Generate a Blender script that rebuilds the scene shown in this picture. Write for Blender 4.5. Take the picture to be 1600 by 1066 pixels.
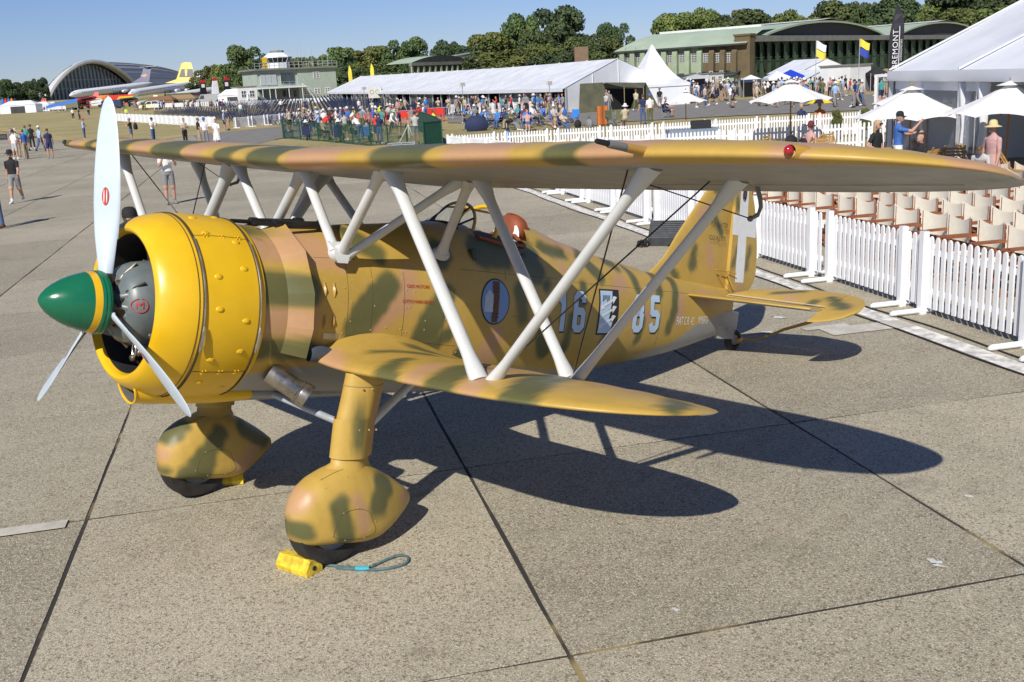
import bpy, bmesh, math, random
import numpy as np
from mathutils import Vector, Matrix
from math import pi, sin, cos, radians as R, sqrt, atan2
random.seed(7); rng = np.random.default_rng(7)
D = bpy.data; SC = bpy.context.scene; COL = SC.collection
for o in list(D.objects): D.objects.remove(o)

# ------------------------------------------------------------------ camera, world, sun, exposure
F_PX, PITCH, ROLL, YAW = 1625.926, R(14.134), R(-3.2), R(43.252)
CAM = np.array([-2.268, -6.746, 3.186])
_r0 = np.array([cos(YAW), -sin(YAW), 0.]); _f0 = np.array([sin(YAW), cos(YAW), 0.])
_F = cos(PITCH)*_f0 + np.array([0, 0, -sin(PITCH)]); _u0 = np.cross(_r0, _F)
_Rt = cos(ROLL)*_r0 + sin(ROLL)*_u0; _U = -sin(ROLL)*_r0 + cos(ROLL)*_u0
cd = D.cameras.new('camera'); cam = D.objects.new('camera', cd); COL.objects.link(cam)
cd.sensor_width = 36; cd.lens = 36*F_PX/1600; cd.clip_start = .05; cd.clip_end = 6000
cam.matrix_world = Matrix([[_Rt[0], _U[0], -_F[0], CAM[0]], [_Rt[1], _U[1], -_F[1], CAM[1]], [_Rt[2], _U[2], -_F[2], CAM[2]], [0, 0, 0, 1]])
SC.camera = cam
SUN_AZ, SUN_EL = R(-151), R(40)
sdir = Vector((cos(SUN_AZ)*cos(SUN_EL), sin(SUN_AZ)*cos(SUN_EL), sin(SUN_EL)))
W = D.worlds.new('World'); SC.world = W; W.use_nodes = True
_nt = W.node_tree; _nt.nodes.clear()
_o = _nt.nodes.new('ShaderNodeOutputWorld'); _b = _nt.nodes.new('ShaderNodeBackground'); _s = _nt.nodes.new('ShaderNodeTexSky')
_s.sky_type = 'NISHITA'; _s.sun_disc = False; _s.sun_elevation = SUN_EL; _s.sun_rotation = (pi/2-SUN_AZ) % (2*pi)
_s.air_density = 1.0; _s.dust_density = .0; _s.ozone_density = 4.0; _s.altitude = 50
_b.inputs[1].default_value = .060
_m = _nt.nodes.new('ShaderNodeMix'); _m.data_type = 'RGBA'; _m.blend_type = 'MULTIPLY'; _m.inputs[0].default_value = 1; _m.inputs[7].default_value = (.88, .97, 1.38, 1)
_nt.links.new(_s.outputs[0], _m.inputs[6]); _nt.links.new(_m.outputs[2], _b.inputs[0]); _nt.links.new(_b.outputs[0], _o.inputs[0])
sl = D.lights.new('sun', 'SUN'); sl.energy = 4.8; sl.angle = R(.53); sl.color = (1, .95, .87)
so = D.objects.new('sun', sl); COL.objects.link(so); so.rotation_euler = (-sdir).to_track_quat('-Z', 'Y').to_euler(); so.location = (0, 0, 30)
vs = SC.view_settings; vs.view_transform = 'Standard'; vs.look = 'None'; vs.exposure = 0.10; vs.gamma = 1; vs.use_curve_mapping = False

# ------------------------------------------------------------------ geometry of the place
def ray(u, v): return _F + (u-800)/F_PX*_Rt - (v-533)/F_PX*_U      # photograph pixel -> direction, used to survey where things stand
def gz(x, y):                                                        # the airfield rises very slightly far away
    d = math.hypot(x-CAM[0], y-CAM[1]); return max(0., d-120)*.0085
def G(u, v, z=0.):                                                   # ground point (or a level z above flat ground)
    r = ray(u, v); t = (z-CAM[2])/r[2]; return CAM + t*r
def GT(u, v):                                                        # point on the terrain
    r = ray(u, v); h = math.hypot(r[0], r[1]); t = CAM[2]/-r[2] if r[2] < -1e-6 else 1e9
    if t*h > 120: t = (CAM[2]+1.02)/(.0085*h-r[2]) if r[2] < .0085*h-1e-6 else 4000/h
    return CAM + t*r
def AT(u, v, d): return CAM + d*ray(u, v)                            # point at depth d metres
def PX(d): return d/F_PX                                             # metres covered by one photo pixel at depth d
GA = -0.53357; D1 = np.array([cos(GA), sin(GA), 0]); D2 = np.array([-sin(GA), cos(GA), 0])
def PQ(p, q, z=0.): return p*D1 + q*D2 + np.array([0, 0, z])         # slab grid coordinates: p across the fence, q along it

# ------------------------------------------------------------------ mesh helpers
def mesh(name, V, Fc, mats=(), parent=None, fm=None, smooth=True, me_only=False, sharp=40, recalc=True):
    me = D.meshes.new(name); me.from_pydata([tuple(map(float, v)) for v in V], [], [tuple(map(int, f)) for f in Fc])
    if not isinstance(mats, (list, tuple)): mats = [mats]
    for m in mats: me.materials.append(m)
    if fm is not None: me.polygons.foreach_set('material_index', np.asarray(fm, dtype=np.int32))
    if smooth:
        me.polygons.foreach_set('use_smooth', np.ones(len(me.polygons), dtype=bool))
        if sharp and sharp < 180: me.set_sharp_from_angle(angle=R(sharp))
    if smooth and len(me.polygons) < 60000 and recalc:
        bm = bmesh.new(); bm.from_mesh(me); bmesh.ops.recalc_face_normals(bm, faces=bm.faces); bm.to_mesh(me); bm.free()
    me.update()
    if me_only: return me
    return link(name, me, parent)
def link(name, me, parent=None, loc=None, rot=None, scale=None):
    o = D.objects.new(name, me); COL.objects.link(o)
    if parent is not None: o.parent = parent
    if loc is not None: o.location = tuple(float(c) for c in loc)
    if rot is not None: o.rotation_euler = rot
    if scale is not None: o.scale = scale if hasattr(scale, '__len__') else (scale,)*3
    return o
def tag(o, label=None, cat=None, group=None, kind=None):
    if label: o['label'] = label
    if cat: o['category'] = cat
    if group: o['group'] = group
    if kind: o['kind'] = kind
    return o
def thing(name, label, cat, loc=(0, 0, 0), rz=0., group=None, scale=None):
    o = D.objects.new(name, None); COL.objects.link(o); o.location = tuple(float(c) for c in loc); o.rotation_euler = (0, 0, rz); o.empty_display_size = .3
    if scale: o.scale = (scale,)*3
    return tag(o, label, cat, group)
KIDS = {}
def dup(root, loc, rz=0., label=None, group=None, scale=None):
    if root not in KIDS: KIDS[root] = [(c, [(g, list(g.children)) for g in c.children]) for c in root.children]
    r = root.copy(); COL.objects.link(r); r.location = tuple(float(c) for c in loc); r.rotation_euler = (0, 0, rz)
    if scale: r.scale = (scale,)*3
    if label: r['label'] = label
    if group: r['group'] = group
    for c, gs in KIDS[root]:
        k = c.copy(); COL.objects.link(k); k.parent = r
        for g, _ in gs:
            kk = g.copy(); COL.objects.link(kk); kk.parent = k
    return r
ORD = ['nearest', 'second', 'third', 'fourth', 'fifth', 'sixth', 'seventh', 'eighth', 'ninth', 'tenth', 'eleventh', 'twelfth', 'thirteenth', 'fourteenth', 'fifteenth', 'sixteenth', 'seventeenth', 'eighteenth', 'nineteenth', 'twentieth']
ORD += [t+'-'+o for t in ('twenty', 'thirty', 'forty') for o in ['first']+ORD[1:9]+['tenth']]
ORD = ORD[:20]+[o.replace('twenty-tenth', 'thirtieth').replace('thirty-tenth', 'fortieth').replace('forty-tenth', 'fiftieth') for o in ORD[20:]]
FST = ['first']+ORD[1:]
class MB:
    def __init__(s): s.V = []; s.F = []; s.M = []
    def add(s, V, Fc, m=0):
        n = len(s.V); s.V += [tuple(v) for v in V]; s.F += [tuple(i+n for i in f) for f in Fc]; s.M += [m]*len(Fc); return s
    def box(s, c, d, m=0, rz=0., tilt=None):
        c = np.asarray(c, float); hx, hy, hz = d[0]/2, d[1]/2, d[2]/2
        P = np.array([(x, y, z) for z in (-hz, hz) for y in (-hy, hy) for x in (-hx, hx)])
        if tilt is not None: P = P @ np.array(tilt.to_3x3()).T
        if rz: P = P @ np.array([[cos(rz), sin(rz), 0], [-sin(rz), cos(rz), 0], [0, 0, 1]])
        return s.add(P+c, [(0, 2, 3, 1), (4, 5, 7, 6), (0, 1, 5, 4), (2, 6, 7, 3), (0, 4, 6, 2), (1, 3, 7, 5)], m)
    def beam(s, a, b, w, h, m=0, up=(0, 0, 1)):                       # rectangular bar from a to b
        a = np.asarray(a, float); b = np.asarray(b, float); t = b-a; t = t/np.linalg.norm(t); up = np.asarray(up, float)
        if abs(t@up) > .98: up = np.array([1., 0, 0])
        x = np.cross(t, up); x /= np.linalg.norm(x); y = np.cross(x, t)
        P = [e+i*x*w/2+j*y*h/2 for e in (a, b) for i, j in ((-1, -1), (1, -1), (1, 1), (-1, 1))]
        return s.add(P, [(0, 1, 2, 3), (7, 6, 5, 4), (0, 4, 5, 1), (1, 5, 6, 2), (2, 6, 7, 3), (3, 7, 4, 0)], m)
    def tube(s, pts, r, n=8, m=0, cap=True, flat=1., up=(0, 0, 1)):
        pts = np.asarray(pts, float); k = len(pts); r = np.broadcast_to(np.asarray(r, float), (k,)); V = []; up = np.asarray(up, float)
        px = None
        for i in range(k):
            t = pts[min(i+1, k-1)]-pts[max(i-1, 0)]; t = t/(np.linalg.norm(t)+1e-12)
            if px is None:
                u = up if abs(t@up) < .97 else np.array([1., .1, 0])
                x = np.cross(t, u)
            else: x = px-t*(px@t)
            x = x/np.linalg.norm(x); y = np.cross(x, t); px = x
            for j in range(n):
                a = 2*pi*j/n; V.append(pts[i]+r[i]*(cos(a)*x*flat+sin(a)*y))
        Fc = [(i*n+j, (i+1)*n+j, (i+1)*n+(j+1) % n, i*n+(j+1) % n) for i in range(k-1) for j in range(n)]
        if cap: Fc += [tuple(range(n)), tuple(reversed(range((k-1)*n, k*n)))]
        return s.add(V, Fc, m)
    def loft(s, rings, m=0, cap=(False, False), closed=True):
        n = len(rings[0]); V = [p for r in rings for p in r]; k = len(rings); J = n if closed else n-1
        Fc = [(i*n+j, i*n+(j+1) % n, (i+1)*n+(j+1) % n, (i+1)*n+j) for i in range(k-1) for j in range(J)]
        if cap[0]: Fc.append(tuple(reversed(range(n))))
        if cap[1]: Fc.append(tuple(range((k-1)*n, k*n)))
        return s.add(V, Fc, m)
    def lathe(s, prof, n=24, m=0, c=(0, 0, 0), axis='z'):
        rings = []
        for r, h in prof:
            ring = []
            for j in range(n):
                a = 2*pi*j/n
                p = (r*cos(a), r*sin(a), h) if axis == 'z' else ((h, r*sin(a), r*cos(a)) if axis == 'x' else (r*cos(a), h, -r*sin(a)))
                ring.append(np.asarray(p)+np.asarray(c))
            rings.append(ring)
        return s.loft(rings, m)
    def sphere(s, c, r, nu=10, nv=7, m=0):
        r = np.broadcast_to(np.asarray(r, float), (3,)); prof = []
        for i in range(nv+1):
            t = -pi/2+pi*i/nv; prof.append((max(cos(t), 1e-3), sin(t)))
        rings = [[np.asarray(c)+r*np.array((q*cos(2*pi*j/nu), q*sin(2*pi*j/nu), h)) for j in range(nu)] for q, h in prof]
        return s.loft(rings, m, cap=(True, True))
    def xf(s, fn): s.V = [tuple(fn(v)) for v in s.V]; return s
    def obj(s, name, mats, parent=None, smooth=True, sharp=40): return mesh(name, s.V, s.F, mats, parent, s.M, smooth, sharp=sharp)
    def me(s, name, mats, smooth=True, sharp=40): return mesh(name, s.V, s.F, mats, None, s.M, smooth, True, sharp)

# ------------------------------------------------------------------ material helpers
def nodes(name):
    m = D.materials.new(name); m.use_nodes = True; nt = m.node_tree; b = nt.nodes['Principled BSDF']; return m, nt, b
def N(nt, t, **k):
    n = nt.nodes.new(t)
    for a, v in k.items():
        if a in n.bl_rna.properties.keys(): setattr(n, a, v)
        else: n.inputs[a].default_value = v
    return n
def mixc(nt, fac, a, b):
    n = nt.nodes.new('ShaderNodeMix'); n.data_type = 'RGBA'
    for sock, v in ((0, fac), (6, a), (7, b)):
        if isinstance(v, bpy.types.NodeSocket): nt.links.new(v, n.inputs[sock])
        elif sock == 0: n.inputs[0].default_value = v
        else: n.inputs[sock].default_value = (*v, 1) if len(v) == 3 else v
    return n.outputs[2]
def ramp(nt, src, a, b, lo=0., hi=1.):
    n = nt.nodes.new('ShaderNodeMapRange'); n.inputs[1].default_value = a; n.inputs[2].default_value = b; n.inputs[3].default_value = lo; n.inputs[4].default_value = hi
    n.interpolation_type = 'SMOOTHSTEP'; nt.links.new(src, n.inputs[0]); return n.outputs[0]
def noise(nt, scale, detail=4, co=None, rough=.6):
    n = N(nt, 'ShaderNodeTexNoise'); n.inputs['Scale'].default_value = scale; n.inputs['Detail'].default_value = detail; n.inputs['Roughness'].default_value = rough
    if co is None:
        t = nt.nodes.new('ShaderNodeTexCoord'); co = t.outputs['Object']
    nt.links.new(co, n.inputs['Vector']); return n.outputs['Fac']
def bump(nt, b, src, strength=.3, dist=.01):
    n = nt.nodes.new('ShaderNodeBump'); n.inputs['Strength'].default_value = strength; n.inputs['Distance'].default_value = dist
    nt.links.new(src, n.inputs['Height']); nt.links.new(n.outputs[0], b.inputs['Normal'])
MATS = {}
def mat(name, col, rough=.55, metal=0., var=.12, scale=9., bmp=0., bscale=60., bdist=.004, trans=0., rvar=.08):
    if name in MATS: return MATS[name]
    m, nt, b = nodes(name); c = np.array(col[:3], float)
    if var:
        nz = noise(nt, scale)
        nt.links.new(mixc(nt, ramp(nt, nz, .3, .7), tuple(c*(1-var)), tuple(np.minimum(c*(1+var), .95))), b.inputs['Base Color'])
        nt.links.new(ramp(nt, nz, .3, .7, rough-rvar, min(1, rough+rvar)), b.inputs['Roughness'])
    else:
        b.inputs['Base Color'].default_value = (*c, 1); b.inputs['Roughness'].default_value = rough
    b.inputs['Metallic'].default_value = metal
    if trans: b.inputs['Transmission Weight'].default_value = trans
    if bmp: bump(nt, b, noise(nt, bscale, 3), bmp, bdist)
    MATS[name] = m; return m
# ------------------------------------------------------------------ ground, apron slabs, grass
def posco(nt):
    g = nt.nodes.new('ShaderNodeNewGeometry'); return g.outputs['Position']
def concrete_mat():
    m, nt, b = nodes('apron concrete'); p = posco(nt)
    big = noise(nt, .35, 5, p); mid = noise(nt, 3.1, 5, p, .7)
    v = N(nt, 'ShaderNodeTexVoronoi'); v.inputs['Scale'].default_value = 140; nt.links.new(p, v.inputs['Vector'])
    v2 = N(nt, 'ShaderNodeTexVoronoi'); v2.inputs['Scale'].default_value = 62; nt.links.new(p, v2.inputs['Vector'])
    oi = nt.nodes.new('ShaderNodeObjectInfo')
    c = mixc(nt, ramp(nt, big, .32, .68), (.290, .257, .176), (.405, .361, .258))
    c = mixc(nt, ramp(nt, mid, .35, .75, 0, .5), c, (.41, .365, .26))
    hs = nt.nodes.new('ShaderNodeHueSaturation'); nt.links.new(c, hs.inputs['Color']); nt.links.new(ramp(nt, oi.outputs['Random'], 0, 1, .84, 1.12), hs.inputs['Value']); c = hs.outputs[0]
    sep = nt.nodes.new('ShaderNodeSeparateColor'); nt.links.new(v.outputs['Color'], sep.inputs[0])
    c = mixc(nt, ramp(nt, sep.outputs[0], .5, 1, 0, .72), c, (.10, .085, .06))
    c = mixc(nt, ramp(nt, sep.outputs[1], .66, .98, 0, .8), c, (.66, .60, .46))
    sep2 = nt.nodes.new('ShaderNodeSeparateColor'); nt.links.new(v2.outputs['Color'], sep2.inputs[0])
    c = mixc(nt, ramp(nt, sep2.outputs[0], .88, .95, 0, .6), c, (.10, .075, .055))
    c = mixc(nt, ramp(nt, sep2.outputs[1], .93, .97, 0, .45), c, (.30, .17, .09))
    st = noise(nt, 1.1, 6, p, .75); c = mixc(nt, ramp(nt, st, .54, .74, 0, .5), c, (.15, .13, .09))
    # faint drag marks along the bays
    mp = nt.nodes.new('ShaderNodeMapping'); mp.inputs['Rotation'].default_value = (0, 0, -GA); mp.inputs['Scale'].default_value = (.5, 5, 1); nt.links.new(p, mp.inputs['Vector'])
    dr = noise(nt, 1., 4, mp.outputs[0]); c = mixc(nt, ramp(nt, dr, .5, .75, 0, .35), c, (.44, .40, .29))
    nt.links.new(c, b.inputs['Base Color']); b.inputs['Roughness'].default_value = .85
    ad = nt.nodes.new('ShaderNodeMath'); ad.operation = 'ADD'; nt.links.new(v.outputs['Distance'], ad.inputs[0]); nt.links.new(mid, ad.inputs[1])
    bump(nt, b, ad.outputs[0], .45, .006)
    return m
M_conc = concrete_mat()
def grass_mat(name, c1, c2, c3):
    m, nt, b = nodes(name); p = posco(nt)
    c = mixc(nt, ramp(nt, noise(nt, .12, 6, p, .7), .38, .62), c1, c2)
    c = mixc(nt, ramp(nt, noise(nt, 2.2, 5, p, .75), .45, .72), c, c3)
    nt.links.new(c, b.inputs['Base Color']); b.inputs['Roughness'].default_value = .95
    bump(nt, b, noise(nt, 9, 4, p, .8), .8, .06); return m
M_grass = grass_mat('parched grass', (.37, .295, .125), (.27, .235, .085), (.47, .39, .20))
M_straw = grass_mat('straw verge', (.42, .33, .14), (.34, .26, .09), (.5, .42, .22))
M_asph = mat('worn taxiway', (.21, .195, .17), .9, var=.18, scale=1.2, bmp=.3, bscale=40)
def joint_mat():
    m, nt, b = nodes('joint sealant'); p = posco(nt)
    c = mixc(nt, ramp(nt, noise(nt, .8, 5, p), .52, .64), (.035, .031, .026), (.30, .235, .10))
    nt.links.new(c, b.inputs['Base Color']); b.inputs['Roughness'].default_value = .8; return m
M_joint = joint_mat()
# one sheet to the horizon
def terrain():
    rad = [0, 20, 45, 70, 95, 120, 190, 260, 400, 700, 1200, 2200, 4200]; n = 72; V = [(CAM[0], CAM[1], -.036)]
    for r in rad[1:]:
        for j in range(n):
            a = 2*pi*j/n; V.append((CAM[0]+r*cos(a), CAM[1]+r*sin(a), max(0, min(r, 1200)-120)*.0085-.036))
    Fc = [(0, 1+j, 1+(j+1) % n) for j in range(n)]
    for i in range(len(rad)-2): Fc += [(1+i*n+j, 1+(i+1)*n+j, 1+(i+1)*n+(j+1) % n, 1+i*n+(j+1) % n) for j in range(n)]
    return tag(mesh('ground', V, Fc, M_grass), kind='structure')
terrain()
SX, SY, OP, OQ = 3.048, 3.124, -.187, 1.272
def sheet(name, pts, z, m, sub=0, parent=None):
    bm = bmesh.new(); bm.faces.new([bm.verts.new((x, y, 0)) for x, y in pts]); bmesh.ops.triangulate(bm, faces=bm.faces[:])
    for it in range(4):
        es = [e for e in bm.edges if e.calc_length() > 25]
        if es: bmesh.ops.subdivide_edges(bm, edges=es, cuts=1, use_grid_fill=False); bmesh.ops.triangulate(bm, faces=bm.faces[:])
    V = [(v.co.x, v.co.y, z+gz(v.co.x, v.co.y)) for v in bm.verts]; Fc = [[v.index for v in f.verts] for f in bm.faces]
    bm.verts.index_update(); Fc = [[v.index for v in f.verts] for f in bm.faces]; bm.free()
    Fc = [f if (V[f[1]][0]-V[f[0]][0])*(V[f[2]][1]-V[f[0]][1])-(V[f[1]][1]-V[f[0]][1])*(V[f[2]][0]-V[f[0]][0]) > 0 else f[::-1] for f in Fc]
    o = mesh(name, V, Fc, m, parent, smooth=False); return tag(o, kind='structure') if parent is None else o
def sheetpx(name, px, z, m): return sheet(name, [GT(u, v)[:2] for u, v in px], z, m)
# apron: dark joint bed with slabs standing on it
bed = [PQ(p, q)[:2] for p, q in ((-30, -20), (27, -20), (27, 27), (9.3, 27), (6.5, 34), (3, 49), (2, 64), (-3, 80), (-9, 120), (-60, 140), (-120, 60), (-60, 0))]
apron = sheet('apron', bed, -.007, M_joint)
def inpoly(x, y, P):
    c = False
    for i in range(len(P)):
        x1, y1 = P[i][:2]; x2, y2 = P[i-1][:2]
        if (y1 > y) != (y2 > y) and x < (x2-x1)*(y-y1)/(y2-y1)+x1: c = not c
    return c
def slab_mesh(seed, gx, gy, k=5):
    r = random.Random(seed); hx, hy = SX/2, SY/2; top = []
    cs = [(-hx, -hy), (hx, -hy), (hx, hy), (-hx, hy)]
    for i in range(4):
        a, b = cs[i], cs[(i+1) % 4]
        for j in range(k):
            t = j/k; x = a[0]+(b[0]-a[0])*t; y = a[1]+(b[1]-a[1])*t
            e = r.uniform(0, .012)
            x -= np.sign(x)*(gx+e)*(abs(x) > hx-.01); y -= np.sign(y)*(gy+e)*(abs(y) > hy-.01); top.append((x, y))
    n = len(top); V = [(x, y, 0) for x, y in top]+[(x, y, -.03) for x, y in top]
    Fc = [tuple(range(n))]+[(i, i+n, (i+1) % n+n, (i+1) % n) for i in range(n)]
    return V, Fc
slabV = [mesh('concrete_slab', *slab_mesh(i, .009, .009), M_conc, smooth=False, me_only=True) for i in range(8)]
cand = []
for i in range(-34, 12):
    for j in range(-7, 46):
        P = PQ(OP+(i+.5)*SX, OQ+(j+.5)*SY)
        if (i+.5)*SX+OP > 9.1 and (j+.5)*SY+OQ > 27: continue
        if not inpoly(P[0], P[1], bed): continue
        d = P-CAM; z = d@_F; vis = z > 1 and abs(d@_Rt/z*F_PX) < 800+2.6*F_PX/max(z, 2) and abs(d@_U/z*F_PX) < 533+2.2*F_PX/max(z, 2)
        cand.append((0 if vis else 1, z if vis else abs(z)+100, P))
cand.sort(key=lambda c: (c[0], c[1])); far = MB()
for k, (nv, z, P) in enumerate(cand):
    if k < 296 and not nv:
        o = link('concrete_slab', slabV[random.randrange(8)], apron, P+np.array([0, 0, random.uniform(-.0025, .0025)]), (random.uniform(-.0006, .0006), random.uniform(-.0006, .0006), GA+random.choice((0, pi))))
    else:
        c = [PQ(sx*(SX/2-.011), sy*(SY/2-.010)) for sx, sy in ((-1, -1), (1, -1), (1, 1), (-1, 1))]
        far.add([P+q+np.array([0, 0, gz(P[0], P[1])]) for q in c], [(0, 1, 2, 3)])
tag(far.obj('distant_slabs', M_conc, apron, smooth=False), kind='stuff')
# dark tar beads left along the longitudinal joints
# painted/kerb strip and cables along the fence
M_white = mat('line paint', (.62, .60, .55), .8, var=.35, scale=7, bmp=.3, bscale=50)
sheet('white_line', [PQ(p, q)[:2] for p, q in ((8.72, -16), (8.98, -16), (8.98, 26), (8.72, 26))], .006, M_white)
M_pale = mat('repair mortar', (.50, .47, .40), .85, var=.15, scale=5)
for (u, v), (a, b) in (((38, 829), (.62, .16)), ((1290, 512), (.6, .14)), ((1355, 513), (1.1, .35))):
    P = G(u, v); P = P-CAM; P = CAM+P
    c = [P+sx*a/2*D1+sy*b/2*D2 for sx, sy in ((-1, -1), (1, -1), (1, 1), (-1, 1))]
    sheet('repair_patch', [q[:2] for q in c], .011, M_pale)
for (u, v), r in (((1461, 879), .045), ((1514, 776), .03), ((1217, 497), .08), ((1312, 494), .07), ((1056, 954), .025), ((1200, 520), .07), ((1465, 884), .03)):
    P = G(u, v); rr = random.Random(u)
    sheet('paint_fleck', [(P[0]+r*rr.uniform(.35, 1)*cos(a), P[1]+r*rr.uniform(.35, 1)*sin(a)*1.6) for a in np.arange(0, 2*pi, pi/6)], .006, mat('fleck paint', (.6, .6, .57), .8))
# grass verges beyond the apron
sheetpx('grass_field', [(-60, 176), (-60, 204), (0, 203), (60, 213), (140, 229), (180, 230), (250, 219), (300, 211), (370, 204), (440, 197), (560, 189), (560, 170), (300, 166)], .012, M_grass)
sheetpx('grass_edge', [(-60, 199), (0, 199), (70, 208), (145, 224), (185, 225), (250, 215), (300, 207), (440, 194), (440, 198), (300, 211.5), (215, 226), (180, 232), (140, 230.5), (60, 214), (0, 204.5), (-60, 205)], .018, M_straw)
sheetpx('grass_verge', [(395, 229), (440, 217), (520, 222), (640, 234), (700, 240), (660, 250), (560, 244), (450, 236)], .012, M_grass)
sheetpx('taxiway', [(300, 211.5), (440, 198), (560, 190), (600, 196), (600, 204), (440, 216), (395, 228), (330, 236)], .009, M_asph)
sheetpx('road', [(700, 192), (700, 176), (900, 172), (1060, 160), (1400, 146), (1400, 170), (1150, 181), (980, 190), (930, 196)], .009, M_asph)
# ------------------------------------------------------------------ the biplane
TH = R(12.7); PL0 = np.array([1.3, 0, 0])
def wf(a, s, w): return np.array([a*cos(TH)+w*sin(TH), s, -a*sin(TH)+w*cos(TH)+1.995])-PL0
def wfp(p): return wf(*p)
plane = thing('biplane', 'yellow nosed camouflaged biplane fighter parked on the concrete apron', 'aircraft', PL0)
M_yel = mat('cowl yellow', (.76, .455, .010), .36, var=.05, scale=3, bmp=.04, bscale=14, bdist=.01)
M_yin = mat('cowl inner', (.33, .19, .01), .5)
M_green = mat('spinner green', (.008, .135, .062), .25, var=.05, scale=4)
M_blade = mat('blade blue', (.53, .61, .66), .35, var=.04, scale=3)
M_blk = mat('black metal', (.012, .012, .013), .45)
M_dark = mat('engine dark', (.035, .033, .03), .55, .4, var=.3, scale=14)
M_eng = mat('crankcase grey', (.135, .160, .160), .4, var=.08)
M_hub = mat('oily steel', (.13, .105, .08), .4, .7, var=.3, scale=20)
M_strut = mat('strut grey white', (.60, .61, .59), .35, var=.05, scale=4)
M_under = mat('underside grey', (.30, .30, .285), .32, var=.06, scale=3)
M_steel = mat('exhaust steel', (.36, .32, .26), .3, .9, var=.25, scale=9)
M_wire = mat('wire', (.035, .03, .026), .4, .5, var=0)
M_tyre = mat('tyre rubber', (.022, .019, .017), .75, var=.35, scale=12, bmp=.2, bscale=50)
M_rim = mat('wheel rim', (.42, .44, .45), .35, .5)
M_leather = mat('tan leather', (.25, .062, .020), .6, var=.12, scale=6)
M_white2 = mat('marking white', (.76, .77, .75), .5, var=.04)
M_pblue = mat('marking pale blue', (.48, .62, .74), .5, var=.04)
M_mblk = mat('marking black', (.012, .013, .015), .5, var=0)
M_red = mat('marking red', (.45, .03, .015), .5, var=0)
M_seam = mat('seam', (.07, .045, .012), .6, var=0)
M_rivet = mat('fastener', (.50, .40, .20), .35, .4, var=0)
M_brass = mat('ochre trim', (.46, .26, .045), .4)
def glass_mat():
    m, nt, b = nodes('windscreen glass'); b.inputs['Base Color'].default_value = (.75, .85, .9, 1); b.inputs['Roughness'].default_value = .03
    b.inputs['Transmission Weight'].default_value = 1; b.inputs['IOR'].default_value = 1.05; b.inputs['Specular IOR Level'].default_value = .9; return m
M_glass = glass_mat()
def camo_mat():
    m, nt, b = nodes('camouflage paint')
    def at(n):
        a = nt.nodes.new('ShaderNodeAttribute'); a.attribute_name = n; return a.outputs['Fac']
    nz = noise(nt, 2.2, 4); fine = noise(nt, 26, 3)
    och = mixc(nt, ramp(nt, nz, .3, .7), (.46, .296, .055), (.52, .336, .070))
    grn = mixc(nt, ramp(nt, nz, .3, .7), (.095, .098, .034), (.125, .122, .043))
    pnk = (.49, .28, .14)
    c = mixc(nt, at('pink'), och, pnk); c = mixc(nt, at('green'), c, grn)
    c = mixc(nt, at('under'), c, (.30, .30, .285))
    c = mixc(nt, ramp(nt, fine, .3, .8, 0, .10), c, (.2, .14, .05))
    nt.links.new(c, b.inputs['Base Color']); nt.links.new(ramp(nt, noise(nt, 5, 3), .3, .7, .40, .52), b.inputs['Roughness'])
    bump(nt, b, noise(nt, 6, 2), .05, .02); return m
M_camo = camo_mat()
def capmask(X, Y, chains, soft=.03):
    m = np.zeros_like(X)
    wob = .010*(np.sin(X*23+1.3)*np.sin(Y*19+.4)+.6*np.sin(X*41+Y*37))
    for ch in chains:
        d = np.full_like(X, 1e9)
        if len(ch) == 1: ch = [ch[0], (ch[0][0]+1e-4, ch[0][1], ch[0][2])]
        for (x0, y0, r0), (x1, y1, r1) in zip(ch[:-1], ch[1:]):
            vx, vy = x1-x0, y1-y0; t = np.clip(((X-x0)*vx+(Y-y0)*vy)/(vx*vx+vy*vy), 0, 1)
            d = np.minimum(d, np.hypot(X-x0-t*vx, Y-y0-t*vy)-(r0+t*(r1-r0)))
        u = np.clip((soft-(d+wob))/(2*soft), 0, 1); m = np.maximum(m, u*u*(3-2*u))
    return m
def setattr_(me, name, val):
    a = me.attributes.new(name, 'FLOAT', 'POINT'); a.data.foreach_set('value', np.asarray(val, dtype=np.float32))
def blobs(seed, x0, x1, y0, y1, n, rmin, rmax, ang=None, ln=.3):
    r = random.Random(seed); out = []
    for _ in range(n):
        x, y = r.uniform(x0, x1), r.uniform(y0, y1); a = r.uniform(0, pi) if ang is None else ang+r.uniform(-.5, .5); l = ln*r.uniform(.5, 1.3)
        rr = r.uniform(rmin, rmax); out.append([(x, y, rr), (x+l*cos(a), y+l*sin(a), rr*r.uniform(.7, 1.2))])
    return out
def ss(x, a, b):
    u = np.clip((x-a)/(b-a), 0, 1); return u*u*(3-2*u)

def af_of(V):
    V = np.asarray(V, float)+PL0; z = V[:, 2]-1.995
    return np.stack([V[:, 0]*cos(TH)-z*sin(TH), V[:, 1], V[:, 0]*sin(TH)+z*cos(TH)], 1)
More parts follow.
